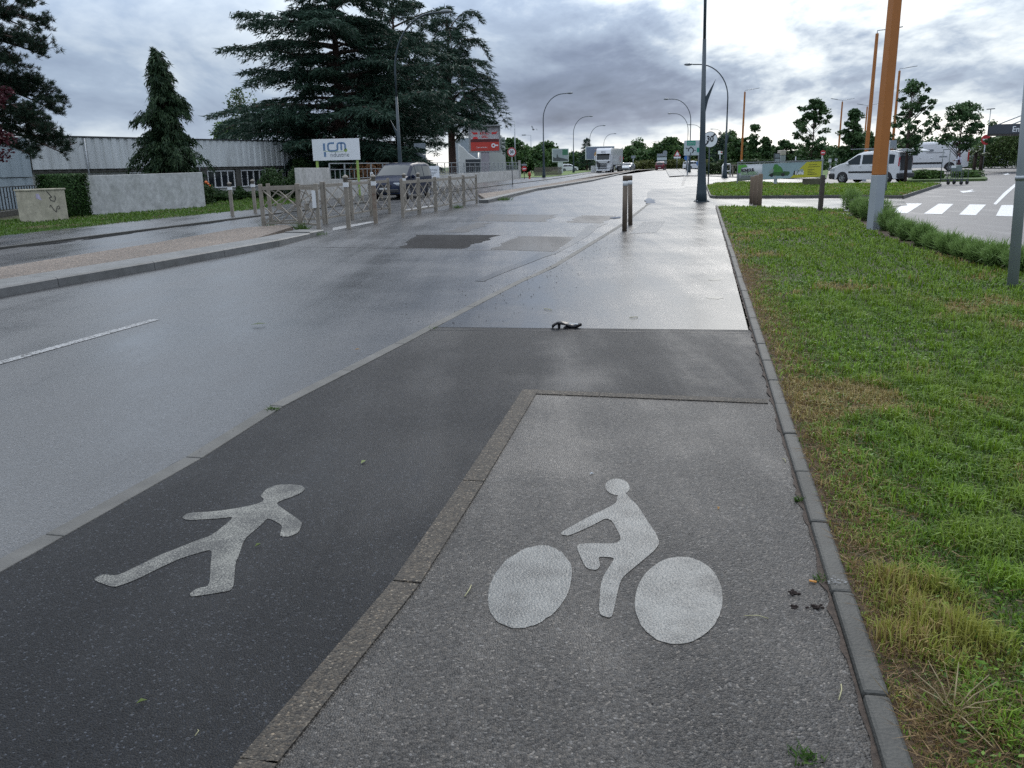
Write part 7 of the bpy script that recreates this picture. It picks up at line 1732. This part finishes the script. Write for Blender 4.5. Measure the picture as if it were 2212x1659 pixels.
# --- litter, leaves, droppings, butt
def flake(name, px, py, size, m, label, cat='leaf', z=PZ+.006, rz=0., asp=.4, zz=.006):
    o = MB().add([(-size/2, 0, 0), (-size*.1, -size*asp/2, zz), (size/2, 0, .002), (-.0, size*asp/2, zz*1.5)], [(0, 1, 2), (0, 2, 3)]).build(name, m, None, G(px, py, z), rz, fix=False); return tag(o, label, cat)
LFG = MT('fallen green leaf', (.12, .16, .03), .6, 0, .3, 60); LFY = MT('fallen ochre leaf', (.30, .17, .05), .6, 0, .3, 60); STW = MT('pale straw stem', (.33, .31, .17), .7, 0, .15, 40); WHL = MT('white paper litter', (.55, .56, .56), .7, 0, .1, 20)
for px, py, s_, m, lb, rz in ((559, 700, .17, MT('torn dull green leaf', (.05, .07, .02), .7), 'torn green leaf lying out on the road', .2), (306, 1516, .03, LFG, 'tiny yellow-green leaf on the dark pavement below the walking figure', .5), (772, 755, .05, LFY, 'ochre leaf on the road kerb', .4), (1101, 2600, .0, LFG, '', 0), (785, 998, .05, LFG, 'small pale green leaf above the white walker', 1.2), (557, 1178, .03, LFG, 'thin curled green leaf just right of the white walker', .9), (1278, 1024, .025, WHL, 'tiny pale chip on the cycle path above the cyclist head', .2), (1552, 1098, .03, LFY, 'small yellowish leaf right of the cyclist on the cycle path', 1.2)):
    if s_: flake('leaf' if m is not WHL else 'paper_chip', px, py, s_, m, lb, 'leaf' if m is not WHL else 'litter', rz=rz)
def stem(px0, py0, px1, py1, label, r=.0016, name='straw_stem'):
    a, b = G(px0, py0, PZ+.008), G(px1, py1, PZ+.008); m_ = (a+b)/2+Vector((.006, .004, .004)); o = MB().tube([a-a, m_-a, b-a], r, 5).build(name, STW, None, a); return tag(o, label, 'straw')
stem(1004, 1288, 1018, 1264, 'pale green forked stem left of the front wheel disc', .0022); stem(1812, 1512, 1817, 1478, 'pale straw stem beside the lawn kerb near the bottom', .002); stem(1608, 1330, 1660, 1336, 'thin straw lying across the cycle path by the droppings', .0015); stem(421, 1590, 427, 1576, 'tiny green straw on the dark pavement at the bottom', .0012); stem(1690, 990, 1697, 998, 'pale straw at the foot of the lawn kerb', .002); stem(1360, 686, 1378, 685, 'dark twig on the wet pavement right of the black scrap', .004, 'twig'); stem(1175, 667, 1192, 670, 'dark twig on the wet pavement above the black scrap', .004, 'twig')
o = MB().tube([(0, 0, 0), (.022, -.012, .0)], .004, 8).build('cigarette_butt', MT('orange filter paper', (.55, .25, .06), .7, 0, .1, 20), None, G(1748, 1254, PZ+.010)); tag(o, 'orange cigarette butt on the cycle path beside the lawn kerb', 'cigarette butt')
DUNG = MT('dark crumbly dirt', (.022, .013, .010), .95, 0, .3, 60, bump=.004, bs=200)
for i, (px, py, s_, lb) in enumerate(((1714, 1281, .016, 'small dark dirt lump farthest of three beside the kerb'), (1714, 1311, .013, 'smallest dark dirt lump, middle of three beside the kerb'), (1763, 1312, .017, 'darkest dirt lump, touching distance from the kerb'))):
    k = MB(); r_2 = random.Random(i)
    for j in range(22): k.ball((r_2.gauss(0, .5)*s_, r_2.gauss(0, .45)*s_, abs(r_2.gauss(0, .2))*s_), s_*r_2.uniform(.14, .38), 6, 4, (1.2, .8, .7))
    tag(k.build('dirt_lump', DUNG, None, G(px, py, PZ+.004)), lb, 'dirt', 'dirt lumps beside the kerb')
for px, py, s_, lb in ((1824, 458, .26, 'white litter at the foot of the corner shrub'), (1822, 463.5, .24, 'crumpled white paper on the lawn before the corner shrub'), (1834, 468, .22, 'flat white scrap on the soil edge left of the orange post'), (1886.5, 487, .0, '')):
    if s_:
        k = MB(); r_2 = random.Random(int(px)); k.add([(r_2.uniform(-.5, .5)*s_, r_2.uniform(-.35, .35)*s_, r_2.uniform(.02, .3)*s_) for _ in range(7)], [(0, 1, 2), (2, 3, 4), (4, 5, 6), (0, 3, 6), (1, 4, 5)]); tag(k.build('litter', WHL, None, G(px, py, .05), fix=False), lb, 'litter')
# pebbles and grit on the pavement by the road kerb: too many to count
rng = np.random.default_rng(71); n_ = 420; s_ = rng.random(n_); P0, P1 = G(930, 705), G(1345, 487); q = np.array(P0)[None]+(np.array(P1)-np.array(P0))[None]*s_[:, None]; dv_ = np.array(RN)
C = q+dv_[None]*(np.abs(rng.normal(0, .45, n_))*np.sign(rng.random(n_)-.25))[:, None]; C[:, 2] = PZ+.006
k2 = rng.random(420); C2 = np.stack([rng.uniform(-2, 1.6, 420), 1.5+k2*6, np.full(420, PZ+.007)], 1); C = np.concatenate([C, C2]); sz = np.concatenate([rng.uniform(.005, .020, n_), rng.uniform(.002, .006, 420)])
VV, FF = [], []; tet = np.array([(-.5, -.4, -.1), (.5, -.35, -.1), (0, .55, -.1), (.05, 0, .5)])
for i in range(len(C)):
    a = rng.uniform(0, 6.28); R_3 = np.array([[math.cos(a), -math.sin(a), 0], [math.sin(a), math.cos(a), 0], [0, 0, .6]]); VV.append(C[i]+(tet*rng.uniform(.7, 1.3, (4, 3)))@R_3.T*sz[i]); FF += [(i*4, i*4+1, i*4+3), (i*4+1, i*4+2, i*4+3), (i*4+2, i*4, i*4+3)]
o = link('grit', fastmesh('grit', np.concatenate(VV), np.array(FF), MT('dark grit', (.016, .014, .012), .95, 0, .5, 30, spec=.1))); o['kind'] = 'stuff'; o['label'] = 'loose grit and crumbs along the road kerb'
# small weeds in the joints
def weed(px, py, h, w, n, seed, label, z=PZ):
    rng = np.random.default_rng(seed); a = rng.random(n)*6.28; C = np.stack([rng.normal(0, w*.3, n), rng.normal(0, w*.3, n), np.zeros(n)], 1); D = np.stack([np.cos(a)*.8, np.sin(a)*.8, rng.uniform(.2, 1.1, n)], 1)
    V, F = tris(C, D, rng.uniform(.004, .009, n)*(1+h*4), rng.uniform(.4, 1, n)*h, rng); o = link('weed', fastmesh('weed', V, F, BLADE, tint(rng, n, 3, (.03, .075, .012), (.10, .17, .04))), None, G(px, py, z)); tag(o, label, 'weed', 'weeds in the paving joints')
for i, (px, py, h, w, n, lb) in enumerate(((588, 886, .05, .06, 60, 'green weed in the road kerb joint above the white walker'), (933, 709, .03, .10, 50, 'weed at the road kerb end of the pavement joint'), (1729, 1084, .05, .05, 50, 'weed at the foot of the lawn kerb beside the cyclist'), (1778, 1255, .04, .05, 40, 'mossy weed where the lawn kerb is chipped white'), (672, 508, .18, .5, 200, 'weeds along the tip of the near median kerb'), (1740, 1640, .05, .06, 60, 'weed in the border at the bottom by the lawn kerb'), (1090, 432, .28, .55, 200, 'weeds along the kerb tip of the far median'), (586, 494, .35, .25, 90, 'thin weed at the foot of the leftmost barrier'), (650, 497, .4, .25, 120, 'tall weed at the middle post of the leftmost barrier'), (990, 449, .25, .3, 100, 'weeds at the feet of the far barrier posts'))):
    weed(px, py, h, w, n, 300+i, lb)
# rubber road studs / drain covers
o = MB().prism([(-.30, -.22), (.30, -.22), (.30, .22), (-.30, .22)], (0, 0, 0), (1, 0, 0), (0, 1, 0), Zv, .004).build('drain_cover', MT('dark iron cover', (.03, .03, .032), .5, .4, .1, 20), None, G(1512, 450, PZ-.001)); tag(o, 'dark iron drain cover in the pavement in front of the big lamp post', 'drain cover')
for i in range(3):
    pass
# shallow puddles
def puddle(cx, cy, rx, ry, seed, z=PZ+.002):
    r_2 = random.Random(seed); pts = []
    for i in range(22):
        a = 2*math.pi*i/22; f = 1+.28*math.sin(a*2+seed)+.15*math.sin(a*5+seed*2); pts.append(G(cx+rx*f*math.cos(a), cy+ry*f*math.sin(a), z))
    struct(MB().sheet(pts[::-1], z).build('puddle', PUDDLE, fix=False))
puddle(1544, 604, 12, 2.2, 3); puddle(1543, 643, 15, 3.2, 1); puddle(1404, 434, 14, 4.5, 5); puddle(1330, 470, 10, 2, 9, .012)
for a, b, w_, sd in ((G(160, 519), G(330, 493), .22, 1), (G(330, 493), G(470, 478), .35, 2), (G(40, 533), G(150, 520), .15, 4)):
    d_ = (b-a).normalized(); q = Vector((d_.y, -d_.x, 0)); N_ = 14; r_2 = random.Random(sd); L_, R_2 = [], []
    for i in range(N_+1):
        s_ = i/N_; w2 = w_*math.sin(math.pi*min(.97, max(.03, s_)))**.5*r_2.uniform(.55, 1.2); c_ = a+(b-a)*s_+q*.18; L_.append(c_-q*w2*.4); R_2.append(c_+q*w2)
    struct(MB().sheet(R_2+L_[::-1], .003).build('puddle', PUDDLE, fix=False))
# wooden paling fence and post behind the hydrant, white post by the far lamp
f0, f1 = gx(1155, 118.), gx(1215, 122.); pf_ = thing('paling_fence', 'low brown paling fence on the grass behind the nearest arched lamp', 'fence', f0); d_ = f1-f0; l = d_.length; d_ = d_/l; PAL = MT('weathered pale wood', (.12, .105, .085), .9, 0, .25, 3)
for i in range(int(l/.16)): MB().box(d_.x*i*.16, d_.y*i*.16, .58, .10, .03, 1.18+.06*math.sin(i*2.1), math.atan2(d_.y, d_.x)).build('pale', PAL, pf_)
for z_ in (.3, .95): MB().bar(d_*-.05+Zv*z_+Vector((0, .05, 0)), d_*l+Zv*z_+Vector((0, .05, 0)), .05, .08).build('rail', PAL, pf_)
p = gx(1281.5, 150); o = thing('white_post', 'small white utility box on the grass left of the lorry', 'utility box', p); MB().box(0, 0, .55, .75, .5, 1.1).build('case', WHITE_P, o, bevel=.03); MB().box(0, 0, 1.12, .8, .55, .05).build('lid', WHITE_P, o)
p = gx(1294, 147); o = thing('dark_planter', 'dark round litter bin on the pavement left of the lorry', 'bin', p); MB().lathe([(.0, 0), (.45, 0), (.55, 1.5), (.5, 1.55), (0, 1.5)], 14).build('drum', DARKM, o); MB().lathe([(.56, 1.4), (.6, 1.5), (.56, 1.58)], 14).build('rim', DARKM, o)
